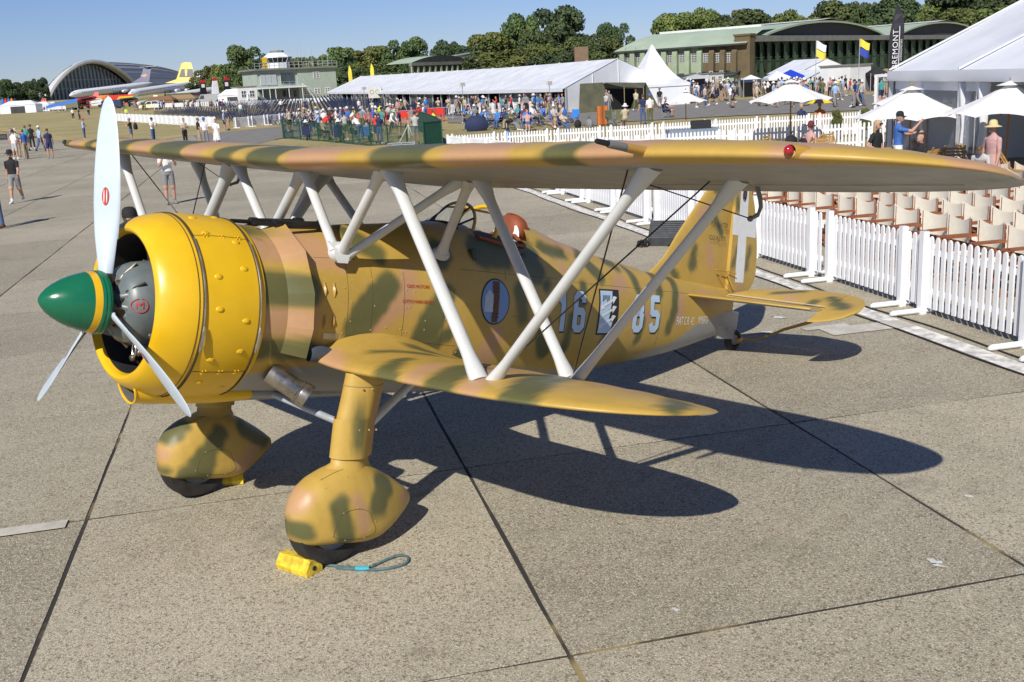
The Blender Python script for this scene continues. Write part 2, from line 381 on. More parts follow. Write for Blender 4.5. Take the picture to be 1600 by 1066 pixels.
# ---- fuselage
ST = np.array([(1.20, .585, -.60, .585, 0), (1.45, .585, -.605, .570, 0), (1.62, .575, -.615, .54, 0), (1.80, .60, -.63, .525, 0), (2.10, .655, -.645, .522, .02), (2.60, .715, -.65, .522, .03),
 (3.20, .785, -.65, .515, .05), (3.60, .775, -.64, .50, .06), (4.00, .735, -.62, .475, .08), (4.60, .66, -.575, .42, .09), (5.30, .59, -.49, .335, .10),
 (5.90, .54, -.41, .27, .11), (6.60, .485, -.30, .19, .12), (7.20, .44, -.17, .115, .14), (7.66, .41, -.06, .05, .16)])
def smooth_interp(x, xs, ys):
    xs = np.asarray(xs); ys = np.asarray(ys); d = np.gradient(ys, xs); i = np.clip(np.searchsorted(xs, x)-1, 0, len(xs)-2)
    h = xs[i+1]-xs[i]; t = (x-xs[i])/h
    return (2*t**3-3*t**2+1)*ys[i]+(t**3-2*t**2+t)*h*d[i]+(-2*t**3+3*t**2)*ys[i+1]+(t**3-t**2)*h*d[i+1]
def sec(a): return [float(smooth_interp(np.array(a), ST[:, 0], ST[:, k])) for k in range(1, 5)]
NU, NL = 2.15, 2.5
def fus_ring(a, n=112, inset=0.):
    t, b, h, c = sec(a); t -= inset; b += inset; h -= inset; out = []
    for j in range(n):
        f = 2*pi*j/n; e = 2/(NU if cos(f) > 0 else NL)
        out.append((a, h*np.sign(sin(f))*abs(sin(f))**(2/2.2), c+((t-c) if cos(f) > 0 else (c-b))*np.sign(cos(f))*abs(cos(f))**e))
    return out
def surf_s(a, w):
    t, b, h, c = sec(a); z = (w-c)/((t-c) if w > c else (c-b)); z = min(abs(z), .995)
    e = 2/(NU if w > c else NL); cf = z**(1/e); return h*(max(1-cf*cf, 0)**.5)**(2/2.2)
GREEN_L = [[(2.37, .26, .085), (2.18, .06, .11), (2.09, -.09, .10)], [(2.95, .22, .07), (2.82, .02, .11), (2.73, -.2, .12)], [(3.36, .58, .11), (3.63, .56, .10)], [(3.79, .27, .07), (3.85, .05, .06)], [(4.14, -.02, .08), (4.2, -.2, .1)],
 [(2.16, .58, .08), (2.31, .49, .07)], [(2.91, .52, .10)], [(3.82, .67, .08), (4.04, .45, .10)], [(4.84, .61, .07), (5.01, .46, .075)], [(5.29, .61, .05), (5.4, .55, .05)], [(5.59, .53, .05), (5.66, .33, .05)],
 [(6.04, .5, .065), (6.04, .33, .065)], [(6.23, .6, .05), (6.37, .47, .055), (6.34, .17, .06), (6.26, -.04, .06)], [(4.26, .66, .05), (4.56, .62, .05)], [(3.97, .73, .05), (4.09, .62, .055)], [(4.70, .35, .055), (4.67, .2, .055)], [(4.15, .34, .05)], [(4.53, .06, .05), (4.5, -.2, .06)],
 [(5.15, .1, .05), (5.1, -.2, .06)], [(1.2, .20, .10), (1.66, .19, .10)], [(1.2, -.22, .06), (1.66, -.23, .07)], [(1.2, .58, .04), (1.4, .57, .04)], [(5.75, .05, .05), (5.7, -.15, .05)], [(3.2, -.3, .09), (3.1, -.5, .1)], [(3.0, -.1, .05), (2.5, -.36, .07)]]
PINK_L = [[(2.56, .31, .08), (2.5, .14, .08), (2.27, -.02, .07), (2.2, -.15, .07)], [(1.2, -.03, .08), (1.66, -.03, .085)], [(1.2, .45, .06), (1.6, .46, .07)], [(1.58, .5, .09), (1.80, .47, .10), (1.95, .40, .06)], [(3.55, -.09, .07), (3.48, -.25, .10)], [(5.38, .40, .085), (5.24, .34, .06)], [(6.47, .27, .06), (6.44, .10, .085)], [(4.35, .79, .06), (4.6, .72, .06), (4.9, .66, .05)], [(5.09, .05, .06)], [(5.84, .11, .065), (5.62, -.02, .065)], [(6.9, .3, .07), (7.2, .3, .05)], [(2.03, -.25, .06)], [(4.45, .5, .05)]]
mir = lambda L, d: [[(x+d, y, r) for x, y, r in ch] for ch in L]
def camo_side(me, P, under=None):
    grow = lambda L: [[(x, y, r*(1.2 if x < 4.3 else 1.1)) for x, y, r in ch] for ch in L]
    a, s, w = P[:, 0], P[:, 1], P[:, 2]
    GL, PL = grow(GREEN_L), grow(PINK_L); gl, gr = capmask(a, w, GL), capmask(a, w, mir(GL, .17)); pl, pr = capmask(a, w, PL, .05), capmask(a, w, mir(PL, .17), .05)
    k = ss(s, -.06, .06); setattr_(me, 'green', gl*(1-k)+gr*k); setattr_(me, 'pink', pl*(1-k)+pr*k)
    setattr_(me, 'under', np.zeros(len(a)) if under is None else under)
def fuselage():
    A = np.concatenate([np.arange(1.20, 7.6, .028), [7.66]]); n = 168; rings = [fus_ring(a, n) for a in A]
    P = np.array([p for r in rings for p in r]); Fc = []
    for i in range(len(A)-1):
        for j in range(n):
            f = 2*pi*(j+.5)/n; f = min(f, 2*pi-f); am = (A[i]+A[i+1])/2
            if 3.40 < am < 3.97 and f < R(34): continue
            Fc.append((i*n+j, (i+1)*n+j, (i+1)*n+(j+1) % n, i*n+(j+1) % n))
    Fc.append(tuple(reversed([(len(A)-1)*n+j for j in range(n)])))
    o = mesh('fuselage', [wfp(p) for p in P], Fc, M_camo, plane, sharp=60)
    wl = np.interp(P[:, 0], [1.2, 1.6, 2.4, 4.5, 5.6, 6.3, 6.8, 7.3], [-.44, -.36, -.36, -.44, -.40, -.22, -.02, .14])
    camo_side(o.data, P, 1-ss(P[:, 2]-wl+.012*np.sin(P[:, 0]*9), -.02, .02))
    t = MB(); rr = [[p for p in fus_ring(a, 48, .02)] for a in (3.3, 3.6, 4.05)]
    t.loft([[wfp(p) for p in r] for r in rr]); t.box(wf(3.68, 0, -.2), (.7, .8, .02)); t.box(wf(4.0, 0, .2), (.05, .7, .8)); t.box(wf(3.36, 0, .15), (.04, .85, .9))
    t.box(wf(3.86, 0, .05), (.08, .4, .6)); t.obj('cockpit_tub', mat('cockpit interior', (.05, .055, .045), .7), o, smooth=False)
    return o
fus = fuselage()
def on_side(a, w, off=.003, side=-1): return wf(a, side*(surf_s(a, w)+off), w)
def seam(pts, r=.0016, par=fus, name='panel_seam', m=None):
    mb = MB()
    for chain in pts: mb.tube(chain, r, 5)
    return mb.obj(name, m or M_seam, par)
lin = lambda p, q, n=12: [(p[0]+(q[0]-p[0])*i/n, p[1]+(q[1]-p[1])*i/n) for i in range(n+1)]
sm = []
for p, q in (((2.0, .42), (2.0, -.26)), ((2.22, .40), (2.22, -.26)), ((2.52, .36), (2.52, -.26)), ((2.0, -.12), (3.1, -.20)), ((2.92, .10), (2.92, -.26)), ((3.14, -.19), (3.10, -.42)), ((1.75, .42), (2.1, .43)), ((3.7, .06), (3.78, .06)), ((6.08, .42), (6.08, -.25)), ((4.5, .38), (6.9, .335)), ((2.6, -.2), (2.6, -.4)), ((3.62, .36), (3.62, .44)), ((3.1, .42), (4.3, .40))):
    sm.append([on_side(a, w, .0) for a, w in lin(p, q)])
seam(sm)
rv = MB()
for a, w in ((2.03, .27), (2.03, .12), (2.03, -.02), (2.22, .29), (2.24, .1), (2.22, -.08), (2.5, .36), (2.54, .23), (2.54, .1), (2.57, .1), (2.50, -.07), (2.53, -.09), (2.56, -.09), (2.36, -.06), (2.36, -.11), (2.74, 0), (2.74, -.07), (2.95, .02), (1.97, .36), (1.97, .22), (1.97, .0), (1.97, -.11), (1.9, -.2), (1.83, -.2), (1.87, -.23), (2.62, .22), (3.12, -.25)):
    rv.sphere(on_side(a, w, .0), .006, 6, 4)
tag(rv.obj('fastener_heads', M_rivet, fus), kind='stuff')
for a, w in ((1.80, .20), (1.88, .20), (1.80, -.03), (1.88, -.03)):
    lv = MB(); lv.loft([[on_side(a-.012, w+z, .002), on_side(a, w+z, .016*(1-abs(z)/.055)+.003), on_side(a+.012, w+z, .002)] for z in np.linspace(-.05, .05, 7)], closed=False); lv.obj('louvre', M_brass, fus)
pl_ = MB(); pl_.loft([[on_side(a, w, .004) for w in (-.155, -.11)] for a in (1.80, 1.86, 1.93)], closed=False); pl_.obj('data_plate', mat('dull aluminium', (.45, .45, .44), .4, .7), fus)

# ---- cowling
cow = MB(); prof = [(.585, .468), (.555, .477), (.540, .490), (.535, .504), (.543, .523), (.565, .545), (.61, .573), (.68, .603), (.77, .624), (.80, .627)]
cow.lathe([(r, a) for a, r in [(.95, .46), (.60, .464), (.585, .468)]], 112, 1, axis='x'); cow.lathe([(r, a) for a, r in prof], 112, 0, axis='x')
def axrot(p): return wf(p[0], p[1], p[2])
nose = cow.xf(axrot).obj('cowl_ring', [M_yel, mat('cowl lining', (.02, .02, .022), .6)], plane)
mid = MB(); mid.lathe([(r, a) for a, r in ((.815, .628), (.90, .635), (1.02, .639), (1.12, .637), (1.205, .630))], 112, 0, axis='x'); mid = mid.xf(axrot).obj('cowl_panel', M_yel, plane)
bk = MB(); bk.lathe([(r, a) for a, r in ((1.225, .627), (1.262, .618), (1.262, .58))], 112, 0, axis='x'); bk.xf(axrot).obj('cowl_rim', M_yel, plane)
for a in (.808, 1.215):
    b_ = MB(); b_.lathe([(r, aa) for aa, r in ((a-.012, .622), (a-.007, .634), (a+.007, .635), (a+.012, .624))], 112, 0, axis='x'); b_.xf(axrot).obj('cowl_band', M_seam, plane)
    c_ = MB(); c_.tube([wf(a, -.640*sin(t), .640*cos(t)) for t in np.linspace(R(40), R(97), 40)], .0055, 6)
    c_.obj('tension_spring', mat('bright steel', (.55, .52, .45), .3, .9), plane)
    k = MB(); k.tube([wf(a, -.648*sin(t), .648*cos(t)) for t in np.linspace(R(96), R(112), 8)], [.005, .010, .008, .008, .008, .010, .008, .004], 8); k.tube([wf(a+.008, -.655*sin(t), .655*cos(t)) for t in np.linspace(R(100), R(110), 5)], .004, 6)
    k.obj('toggle_clasp', mat('bright steel', (.55, .52, .45), .3, .9), plane)
g = MB()
for t in (37, 127.5, -37, -127.5): g.tube([wf(a, -(r+.0005)*sin(R(t)), (r+.0005)*cos(R(t))) for a, r in ((.82, .628), (.9, .6355), (1.02, .6395), (1.12, .6375), (1.205, .630))], .0022, 5)
g.tube([wf(.775, -.6265*sin(t), .6265*cos(t)) for t in np.linspace(0, 2*pi, 90)], .0028, 5); g.obj('panel_seam', M_seam, mid)
hg = MB()
for t in (37, 127.5):
    for a in (.9, 1.02, 1.14):
        for da, dt in ((-.012, -1), (.012, 1), (-.012, 1.2), (.012, -1.2), (0, 0)):
            tt = R(t+dt); hg.sphere(wf(a+da, -.640*sin(tt), .640*cos(tt)), .006, 6, 4)
tag(hg.obj('panel_fasteners', M_yel, mid), kind='stuff')
bv = MB()
def blister(a, t):
    er = np.array([0, -sin(R(t)), cos(R(t))]); et = np.array([0, -cos(R(t)), -sin(R(t))]); rings = []
    for k in range(5):
        f = k/4*pi/2; rings.append([wf(*(np.array([a, 0, 0])+er*(.634+.012*sin(f))+np.array([1., 0, 0])*.031*cos(f)*cos(x)+et*.021*cos(f)*sin(x))) for x in np.linspace(0, 2*pi, 14, endpoint=False)])
    bv.loft(rings, cap=(False, True))
for row, (a, st) in enumerate(((.915, 66.5), (1.11, 41.0))):
    for k in range(7):
        for dt in (0, 19.5): bv = MB(); blister(a, st+51.43*k+dt); bv.obj('rocker_blister', M_yel, mid, sharp=180)
# chin intake and belly duct
def chin():
    mb = MB(); rings = []
    for a, wc, hw, h in ((.62, -.575, .125, .105), (.74, -.58, .135, .108), (.95, -.592, .16, .10), (1.2, -.60, .19, .092), (1.46, -.595, .21, .08)):
        rings.append([wf(a+.03*cos(f), hw*sin(f), wc-h*cos(f)) for f in np.linspace(-pi*.86, pi*.86, 36)])
    mb.loft(rings, closed=False); mb.tube([wf(.62+.03*cos(f), .125*sin(f), -.575-.105*cos(f)) for f in np.linspace(-pi*.86, pi*.86, 36)], .009, 6)
    o = mb.obj('chin_intake', M_yel, plane); i = MB()
    i.loft([[wf(a+.03*cos(f), (hw-.012)*sin(f), wc-(h-.012)*cos(f)) for f in np.linspace(-pi, pi, 36)] for a, wc, hw, h in ((.62, -.575, .125, .105), (.80, -.575, .13, .1))], cap=(False, True), closed=False)
    i.obj('intake_duct', mat('duct grey', (.15, .15, .15), .5), o)
    b = MB(); rings = []
    for a, wc, hw, h in ((1.462, -.595, .212, .081), (1.9, -.60, .24, .07), (2.6, -.60, .24, .06)):
        rings.append([wf(a, hw*sin(f), wc-h*cos(f)) for f in np.linspace(-pi*.8, pi*.8, 24)])
    b.loft(rings, closed=False); b.obj('belly_fairing', M_under, plane)
chin()
# gill flaps: flat panels opened behind the cowl
for side in (-1, 1):
    ang = (14, 46, 74, 96, 115)
    for t0, t1 in zip(ang[:-1], ang[1:]):
        mb = MB(); rows = []
        for a, r in ((1.44, .590), (1.45, .598), (1.62, .672)):
            if r < .6: rows.append([wf(a, side*r*sin(R(t)), r*cos(R(t))) for t in np.linspace(t0, t1, 7)])
            else: rows.append([wf(a, side*r*((1-k)*sin(R(t0))+k*sin(R(t1))), r*((1-k)*cos(R(t0))+k*cos(R(t1)))) for k in np.linspace(0, 1, 7)])
        off = wf(0, side*.004*sin(R((t0+t1)/2)), .004*cos(R((t0+t1)/2)))-wf(0, 0, 0)
        inner = [[p-off for p in r] for r in rows]
        mb.loft(rows, closed=False); mb.loft([rows[-1], inner[-1]], closed=False); mb.loft(inner, closed=False)
        o = mb.obj('gill_flap', M_camo, plane, sharp=25); camo_side(o.data, af_of(mb.V))
hd = MB(); hd.lathe([(r, a) for a, r in ((1.20, .588), (1.30, .598), (1.45, .598))], 112, axis='x')
P = np.array(hd.V); hd.xf(axrot); o = hd.obj('gill_band', M_camo, plane); camo_side(o.data, P)
# engine
eng = thing('engine', None, None); eng.parent = plane
e = MB(); e.lathe([(r, a) for r, a in ((.01, .435), (.05, .44), (.10, .455), (.17, .475), (.22, .50), (.258, .54), (.28, .60), (.295, .70), (.31, .95))], 48, axis='x'); e.xf(axrot).obj('crankcase_nose', M_eng, eng)
bd = MB()
for k in range(12):
    t = 2*pi*k/12; bd.sphere(wf(.465, .135*sin(t), .135*cos(t)), .013, 6, 4)
for k in range(20):
    t = 2*pi*k/20; bd.sphere(wf(.72, .30*sin(t), .30*cos(t)), .014, 6, 4)
tag(bd.obj('crankcase_bolts', M_hub, eng), kind='stuff')
for k in range(7):
    t = 2*pi*k/7+.22; c = MB(); u = np.array([0, sin(t), cos(t)]); v = np.array([0, cos(t), -sin(t)])
    for q in range(9):
        r = .31+q*.016; ring = []
        for rr, dr in ((.05, 0), (.085, 0), (.085, .006), (.05, .006)): ring.append([wf(*(u*(r+dr)+np.array([.86+rr*cos(x), 0, 0])+v*rr*sin(x))) for x in np.linspace(0, 2*pi, 14, endpoint=False)])
        c.loft(ring)
    c.tube([wf(*(u*.30+np.array([.77, 0, 0])+v*.05)), wf(*(u*.43+np.array([.75, 0, 0])+v*.06))], .012, 6); c.tube([wf(*(u*.30+np.array([.77, 0, 0])-v*.05)), wf(*(u*.43+np.array([.75, 0, 0])-v*.06))], .012, 6)
    c.obj('cylinder', M_dark, eng)
bkp = MB(); bkp.lathe([(.01, .985), (.60, .985), (.60, 1.0)], 48, axis='x'); bkp.xf(axrot).obj('baffle', M_dark, eng)
for k in (1, 2, 5, 6, 8):
    t = R(100+k*38); c = MB(); u = np.array([0, sin(t), cos(t)]); v = np.array([0, cos(t), -sin(t)])
    c.tube([wf(*(np.array([.47, 0, 0])+u*.12)), wf(*(np.array([.50, 0, 0])+u*.20+v*.03)), wf(*(np.array([.58, 0, 0])+u*.285+v*.07))], [.010, .012, .010], 6); c.obj('governor_pipe', M_dark if k % 2 else M_hub, eng)
for t in (70, 95, 112, 150, 205, 250):
    t = R(t); c = MB(); c.tube([wf(.452, -.105*sin(t), .105*cos(t)), wf(.50, -.195*sin(t), .195*cos(t)), wf(.52, -.21*sin(t), .21*cos(t))], [.03, .026, .012], 8, flat=.6); c.obj('crankcase_lug', M_eng, eng)
# oil and ignition pipes low in the opening
pp = MB()
for s, w in ((-.12, -.26), (-.2, -.22), (-.05, -.3), (-.26, -.15)): pp.tube([wf(.60, s*1.2, w*1.15), wf(.66, s*1.4, w*1.3), wf(.85, s*1.4, w*1.3)], .016, 6); pp.sphere(wf(.62, s*1.25, w*1.2), .028, 8, 5)
pp.obj('oil_pipe', M_hub, eng)
rg = MB(); rg.tube([wf(.60, -.11+.025*cos(t), -.30+.045*sin(t)) for t in np.linspace(0, 2*pi, 16)], .007, 6); rg.obj('lifting_ring', mat('bright steel', (.55, .52, .45), .3, .9), eng)
def text_mesh(txt, size, fn, name, m, par, cuts=0, align='CENTER', space=1.):
    cu = D.curves.new('t', 'FONT'); cu.body = txt; cu.size = size; cu.align_x = align; cu.align_y = 'CENTER'; cu.resolution_u = 3; cu.space_character = space
    ob = D.objects.new('t', cu); COL.objects.link(ob); bpy.context.view_layer.update()
    me = D.meshes.new_from_object(ob.evaluated_get(bpy.context.evaluated_depsgraph_get()))
    bm = bmesh.new(); bm.from_mesh(me); bmesh.ops.triangulate(bm, faces=bm.faces)
    if cuts: bmesh.ops.subdivide_edges(bm, edges=bm.edges, cuts=cuts)
    V = [fn(v.co.x, v.co.y) for v in bm.verts]; Fc = [[v.index for v in f.verts] for f in bm.faces]; bm.free()
    D.objects.remove(ob); D.curves.remove(cu); D.meshes.remove(me)
    return mesh(name, V, Fc, m, par, smooth=False)
def nose_pt(x, y):                                                   # on the crankcase nose, port front
    t = R(87.2)-y/.27; a = .548+x; r = np.interp(a, [.455, .475, .50, .54, .60, .70], [.10, .17, .22, .258, .28, .295])+.004
    return wf(a, -r*sin(t), r*cos(t))
text_mesh('M', .07, nose_pt, 'maker_letter', M_red, eng, 1)
rm = MB(); rm.tube([nose_pt(.046*cos(t), .046*sin(t)) for t in np.linspace(R(100), R(440), 40)], .0035, 5); rm.obj('maker_ring', M_red, eng)
# spinner and propeller
prop = D.objects.new('propeller', None); COL.objects.link(prop); prop.parent = plane
sp = MB(); pr_ = [(0, .004), (.006, .022), (.02, .045), (.05, .079), (.09, .110), (.14, .140), (.19, .163), (.24, .181), (.287, .194)]
sp.lathe([(r, a) for a, r in pr_], 56, 0, axis='x'); sp.lathe([(r, a) for a, r in ((.287, .1945), (.30, .1975), (.333, .203))], 56, 1, axis='x')
sp.lathe([(r, a) for a, r in ((.333, .2035), (.345, .206), (.348, .2085), (.356, .2085), (.359, .2065), (.366, .2075), (.369, .210), (.378, .210), (.381, .207), (.392, .208), (.398, .204), (.398, .13))], 56, 0, axis='x')
sp.xf(axrot).obj('spinner', [M_green, mat('spinner yellow', (.74, .42, .01), .28, var=.04)], prop)
hb = MB(); hb.lathe([(.01, .34), (.10, .36), (.115, .40), (.115, .47), (.07, .50), (.05, .56)], 28, axis='x')
BA = [8, 128, 248]
for b_ in BA:
    t = R(b_); u = np.array([0, sin(t), cos(t)]); hb.tube([np.array([.435, 0, 0])+u*.05, np.array([.435, 0, 0])+u*.19], [.075, .06], 14)
    v = np.array([0, cos(t), -sin(t)])
    for k in (-1, 1): hb.tube([np.array([.49, 0, 0])+u*.13+v*.07*k, np.array([.47, 0, 0])+u*.13+v*.11*k], .02, 8); hb.tube([np.array([.52, 0, 0])+u*.05+v*.1*k, np.array([.50, 0, 0])+u*.16+v*.10*k], .018, 8)
hb.xf(axrot).obj('propeller_hub', M_hub, prop)
def blade(t):
    u = np.array([0, sin(t), cos(t)]); v = np.array([0, cos(t), -sin(t)]); x = np.array([1., 0, 0]); rings = []; RR = 1.365; n = 20
    for r in np.concatenate([np.linspace(.11, .3, 6), np.linspace(.36, 1.25, 16), [1.29, 1.32, 1.345, 1.358, 1.364]]):
        k = (r-.11)/(RR-.11); ch = np.interp(r, [.11, .2, .3, .45, .65, .85, 1.0, 1.15, 1.25, 1.30, 1.33, 1.35, 1.364], [.085, .10, .125, .165, .195, .20, .19, .165, .13, .105, .08, .052, .01])
        th = np.interp(r, [.11, .2, .3, .5, .9, 1.3, 1.364], [.075, .065, .05, .036, .021, .011, .004]); be = R(np.interp(r, [.11, .3, .6, 1.0, 1.36], [50, 46, 36, 27, 21]))
        cd_ = v*cos(be)-x*sin(be); nd = v*sin(be)+x*cos(be)
        ring = []
        for j in range(n):
            f = 2*pi*j/n; ring.append(wf(*(np.array([.435, 0, 0])+u*r+cd_*ch*.5*cos(f)+nd*th*.5*sin(f)*(1 if sin(f) < 0 else .55))))
        rings.append(ring)
    mb = MB(); mb.loft(rings, cap=(True, True))
    nx = nd
    o = mb.obj('propeller_blade', [M_blade, M_blk], prop, sharp=70)
    ax_ = wf(1, 0, 0)-wf(0, 0, 0); fm = [1 if ax_ @ np.array(p.normal) > .2 else 0 for p in o.data.polygons]; o.data.polygons.foreach_set('material_index', fm)
    be = R(33); cd_ = v*cos(be)-x*sin(be); nd = v*sin(be)+x*cos(be)
    for nm, sx, sy, off, m in (('blade_badge', .034, .060, .0185, M_red), ('badge_stripe', .0045, .045, .0195, M_white2), ('badge_stripe', .0045, .045, .0195, M_white2)):
        ox = 0 if nm == 'blade_badge' else (.010 if m is M_white2 and blade.k else -.010); blade.k = 1-blade.k if nm != 'blade_badge' else blade.k
        mesh(nm, [wf(*(np.array([.435, 0, 0])+u*(.70+sy*sin(f))+cd_*(ox+sx*cos(f)*.75)-nd*off)) for f in np.linspace(0, 2*pi, 24, endpoint=False)], [tuple(range(24))], m, o, smooth=False)
blade.k = 0
for b_ in BA: blade(R(b_))
# ---- wings
def airfoil(n=26, t=.12, m=.04, p=.4):
    x = (1-np.cos(np.linspace(0, pi, n)))/2
    yt = 5*t*(.2969*np.sqrt(x)-.126*x-.3516*x**2+.2843*x**3-.1015*x**4)
    yc = np.where(x < p, m/p**2*(2*p*x-x*x), m/(1-p)**2*((1-2*p)+2*p*x-x*x))
    return np.concatenate([x[::-1], x[1:]]), np.concatenate([(yc+yt)[::-1], (yc-yt)[1:]])
def wing(name, S, le, te, wl, t, m, chains_g, chains_p, ugrey, rib=.30, par=None, camber=.04, fillet=None, inc=0.):
    k = 51; rings = []; P = []
    for s in S:
        ax, ay = airfoil(t=float(t(abs(s))) if callable(t) else t, m=camber)
        a0, a1 = le(abs(s)), te(abs(s)); c = max(a1-a0, .004)
        sag = .006*(1-abs(sin(pi*s/rib))**.7) if c > .2 else 0
        for x, y in zip(ax, ay):
            yy = y*c; yy -= np.sign(y)*(.006-sag)*(1 if .08 < x < .97 else 0)
            w = wl(abs(s), c)+yy+inc*(1-x)*c
            if fillet: w += fillet(abs(s), x, y)
            P.append((a0+x*c, s, w))
    P = np.array(P); ns = len(S)
    Fc = [(i*k+j, i*k+j+1, (i+1)*k+j+1, (i+1)*k+j) for i in range(ns-1) for j in range(k-1)]
    Fc += [tuple(reversed(range(k))), tuple((ns-1)*k+j for j in range(k))]
    o = mesh(name, [wfp(p) for p in P], Fc, m, par or plane, sharp=60)
    X, Y = P[:, 1], P[:, 0]
    setattr_(o.data, 'green', capmask(X, Y, chains_g, .028)); setattr_(o.data, 'pink', capmask(X, Y, chains_p, .045))
    xx = np.tile(ax, ns); side = np.tile(np.concatenate([np.zeros(26), np.ones(25)]), ns)
    setattr_(o.data, 'under', side*ss(xx+.012*np.sin(X*5), .055, .10) if ugrey else np.zeros(len(P)))
    return o
UT = 4.87
def tip(s, s0, s1, p): t = min(1., max(0., (s-s0)/(s1-s0))); return max(0., 1-t*t)**p
def ule(s): return 2.52-.95*tip(s, 3.3, UT, .42)
def ute(s): return 2.52+.77*tip(s, 3.3, UT, .36)
def uwl(s, c): return 1.085+.026*s
def uth(s): return np.interp(s, [0, 1.5, 4, 4.87], [.122, .118, .092, .075])
SU = np.concatenate([-np.array([4.87, 4.868, 4.864, 4.856, 4.845, 4.83, 4.81, 4.785, 4.755]), np.arange(-4.72, 4.721, .05), np.array([4.755, 4.785, 4.81, 4.83, 4.845, 4.856, 4.864, 4.868, 4.87])])
ug, up_ = [], []
def band(lst, s0, s1, skew, rnd):
    c = (s0+s1)/2; h = (s1-s0)/2
    lst.append([(c, 1.45, h), (c+skew*.3, 1.85, h), (c+skew, 2.4, h*1.1), (c+skew*1.6, 3.2, h*.9)])
for a, b, sk in ((1.4, 1.95, .2), (.61, .89, -.3), (-.13, .34, .25), (-1.78, -1.21, .3), (-2.95, -2.71, -.35), (2.4, 2.7, .3), (3.2, 3.4, -.2), (3.9, 4.1, .1)): band(ug, a, b, sk, 0)
for a, b, sk in ((1.05, 1.35, .2), (-.83, -.2, .2), (-2.49, -1.95, .2), (-3.41, -3.0, -.2), (2.0, 2.3, .3), (2.8, 3.1, .2), (3.5, 3.8, 0)): band(up_, a, b, sk, 0)
up_ += [[(-4.14, 1.7, .08), (-4.2, 2.2, .14)], [(-4.75, 2.2, .10), (-4.8, 2.7, .1)]]
UCA, UIN = .032, .0
uw = wing('upper_wing', SU, ule, ute, uwl, uth, M_camo, ug, up_, True, camber=UCA)
def u_low(a, s):                                                     # underside level of the upper wing
    c = ute(abs(s))-ule(abs(s)); x = np.clip((a-ule(abs(s)))/c, 0, 1); ax, ay = airfoil(t=float(uth(abs(s))), m=UCA); return uwl(abs(s), c)+UIN*(1-x)*c+c*np.interp(x, ax[25:], ay[25:])
# aileron gap lines and hinge gap underneath
gl = []
for sd in (-1, 1):
    gl.append([wf(2.86, sd*s, u_low(2.86, s)) for s in np.linspace(2.4, 4.5, 24)]); gl.append([wf(a, sd*2.4, u_low(a, 2.4)) for a in np.linspace(2.86, 3.25, 8)])
for g_ in gl: seam([g_], .0015, uw, 'aileron_gap', mat('gap grey', (.24, .235, .22), .7, var=0))
L0 = 3.28
def lle(s): return 2.61-.89*tip(s, 2.0, L0, .46)
def lte(s): return 2.61+.51*tip(s, 2.1, L0, .34)
def lwl(s, c): return -.352+.044*s
def lth(s): return np.interp(s, [.4, 2.2, 3.28], [.10, .085, .07])
def lfil(s, x, y): return (.14*max(0, (1.0-s)/.55)**2*(.35+.65*sin(pi*min(1, x*1.1))) if y > 0 else .05*max(0, (1.0-s)/.55)**2)
LG = [[(-1.46, 1.68, .07), (-1.31, 1.79, .08), (-1.20, 2.0, .07)], [(-.97, 2.46, .06), (-.84, 2.02, .05)], [(-1.93, 1.70, .12), (-1.76, 2.1, .14)], [(-2.56, 1.74, .13), (-2.36, 2.2, .13), (-2.24, 2.6, .10)], [(-3.2, 2.40, .07), (-3.08, 2.65, .09)], [(-.7, 2.5, .07), (-1.0, 2.8, .07)], [(-1.9, 2.85, .10)]]
LP = [[(-.80, 1.68, .12), (-.66, 1.8, .08)], [(-1.67, 1.7, .07), (-1.54, 2.0, .10)], [(-2.18, 1.75, .08), (-1.97, 2.13, .10), (-1.85, 2.4, .10)], [(-2.6, 2.52, .11), (-2.75, 2.6, .08)], [(-1.0, 2.7, .1)]]
for sd in (-1, 1):
    S = np.concatenate([np.arange(.40, 3.14, .045), [3.17, 3.20, 3.225, 3.245, 3.26, 3.27, 3.276, 3.28]]); S = -S[::-1] if sd < 0 else S
    k = -sd; gch = [[(x*k, y, r) for x, y, r in c] for c in LG]; pch = [[(x*k, y, r) for x, y, r in c] for c in LP]
    lw = wing('lower_wing', S, lle, lte, lwl, lth, M_camo, gch, pch, True, fillet=lfil)
def l_up(a, s):
    c = lte(s)-lle(s); x = np.clip((a-lle(s))/c, 0, 1); ax, ay = airfoil(t=float(lth(s))); return lwl(s, c)+c*np.interp(x, ax[:26][::-1], ay[:26][::-1])+lfil(s, x, 1)
# ---- struts: streamlined tubes with flared shoes
def strut(p, q, ch=.088, th=.052, e0=(1.45, .16), e1=(1.3, .14), name='strut', m=None, par=None):
    p = np.asarray(p, float); q = np.asarray(q, float); L = np.linalg.norm(q-p); t = (q-p)/L
    x = np.array([1., 0, 0]); x = x-t*(x@t); x /= np.linalg.norm(x); y = np.cross(t, x); rings = []
    ks = [0, .25, .5, .75, 1]
    st = [(-.02, e0[0]*1.08)]+[(k*e0[1], e0[0]+(1-e0[0])*(k*k*(3-2*k))) for k in ks]+[(L/2, 1.0)]+[(L-k*e1[1], e1[0]+(1-e1[0])*(k*k*(3-2*k))) for k in reversed(ks)]+[(L+.02, e1[0]*1.08)]
    for d, k in st:
        ring = []
        for j in range(18):
            f = 2*pi*j/18; cx = cos(f); tx = (.25*(1-cx)/2+.75) if cx > 0 else 1
            ring.append(wfp(p+t*d+x*ch*.5*k*cx+y*th*.5*k*sin(f)*(1 if cx < .2 else 1-.25*(cx-.2))))
        rings.append(ring)
    mb = MB(); mb.loft(rings, cap=(True, True)); return mb.obj(name, m or M_strut, par or plane, sharp=70)
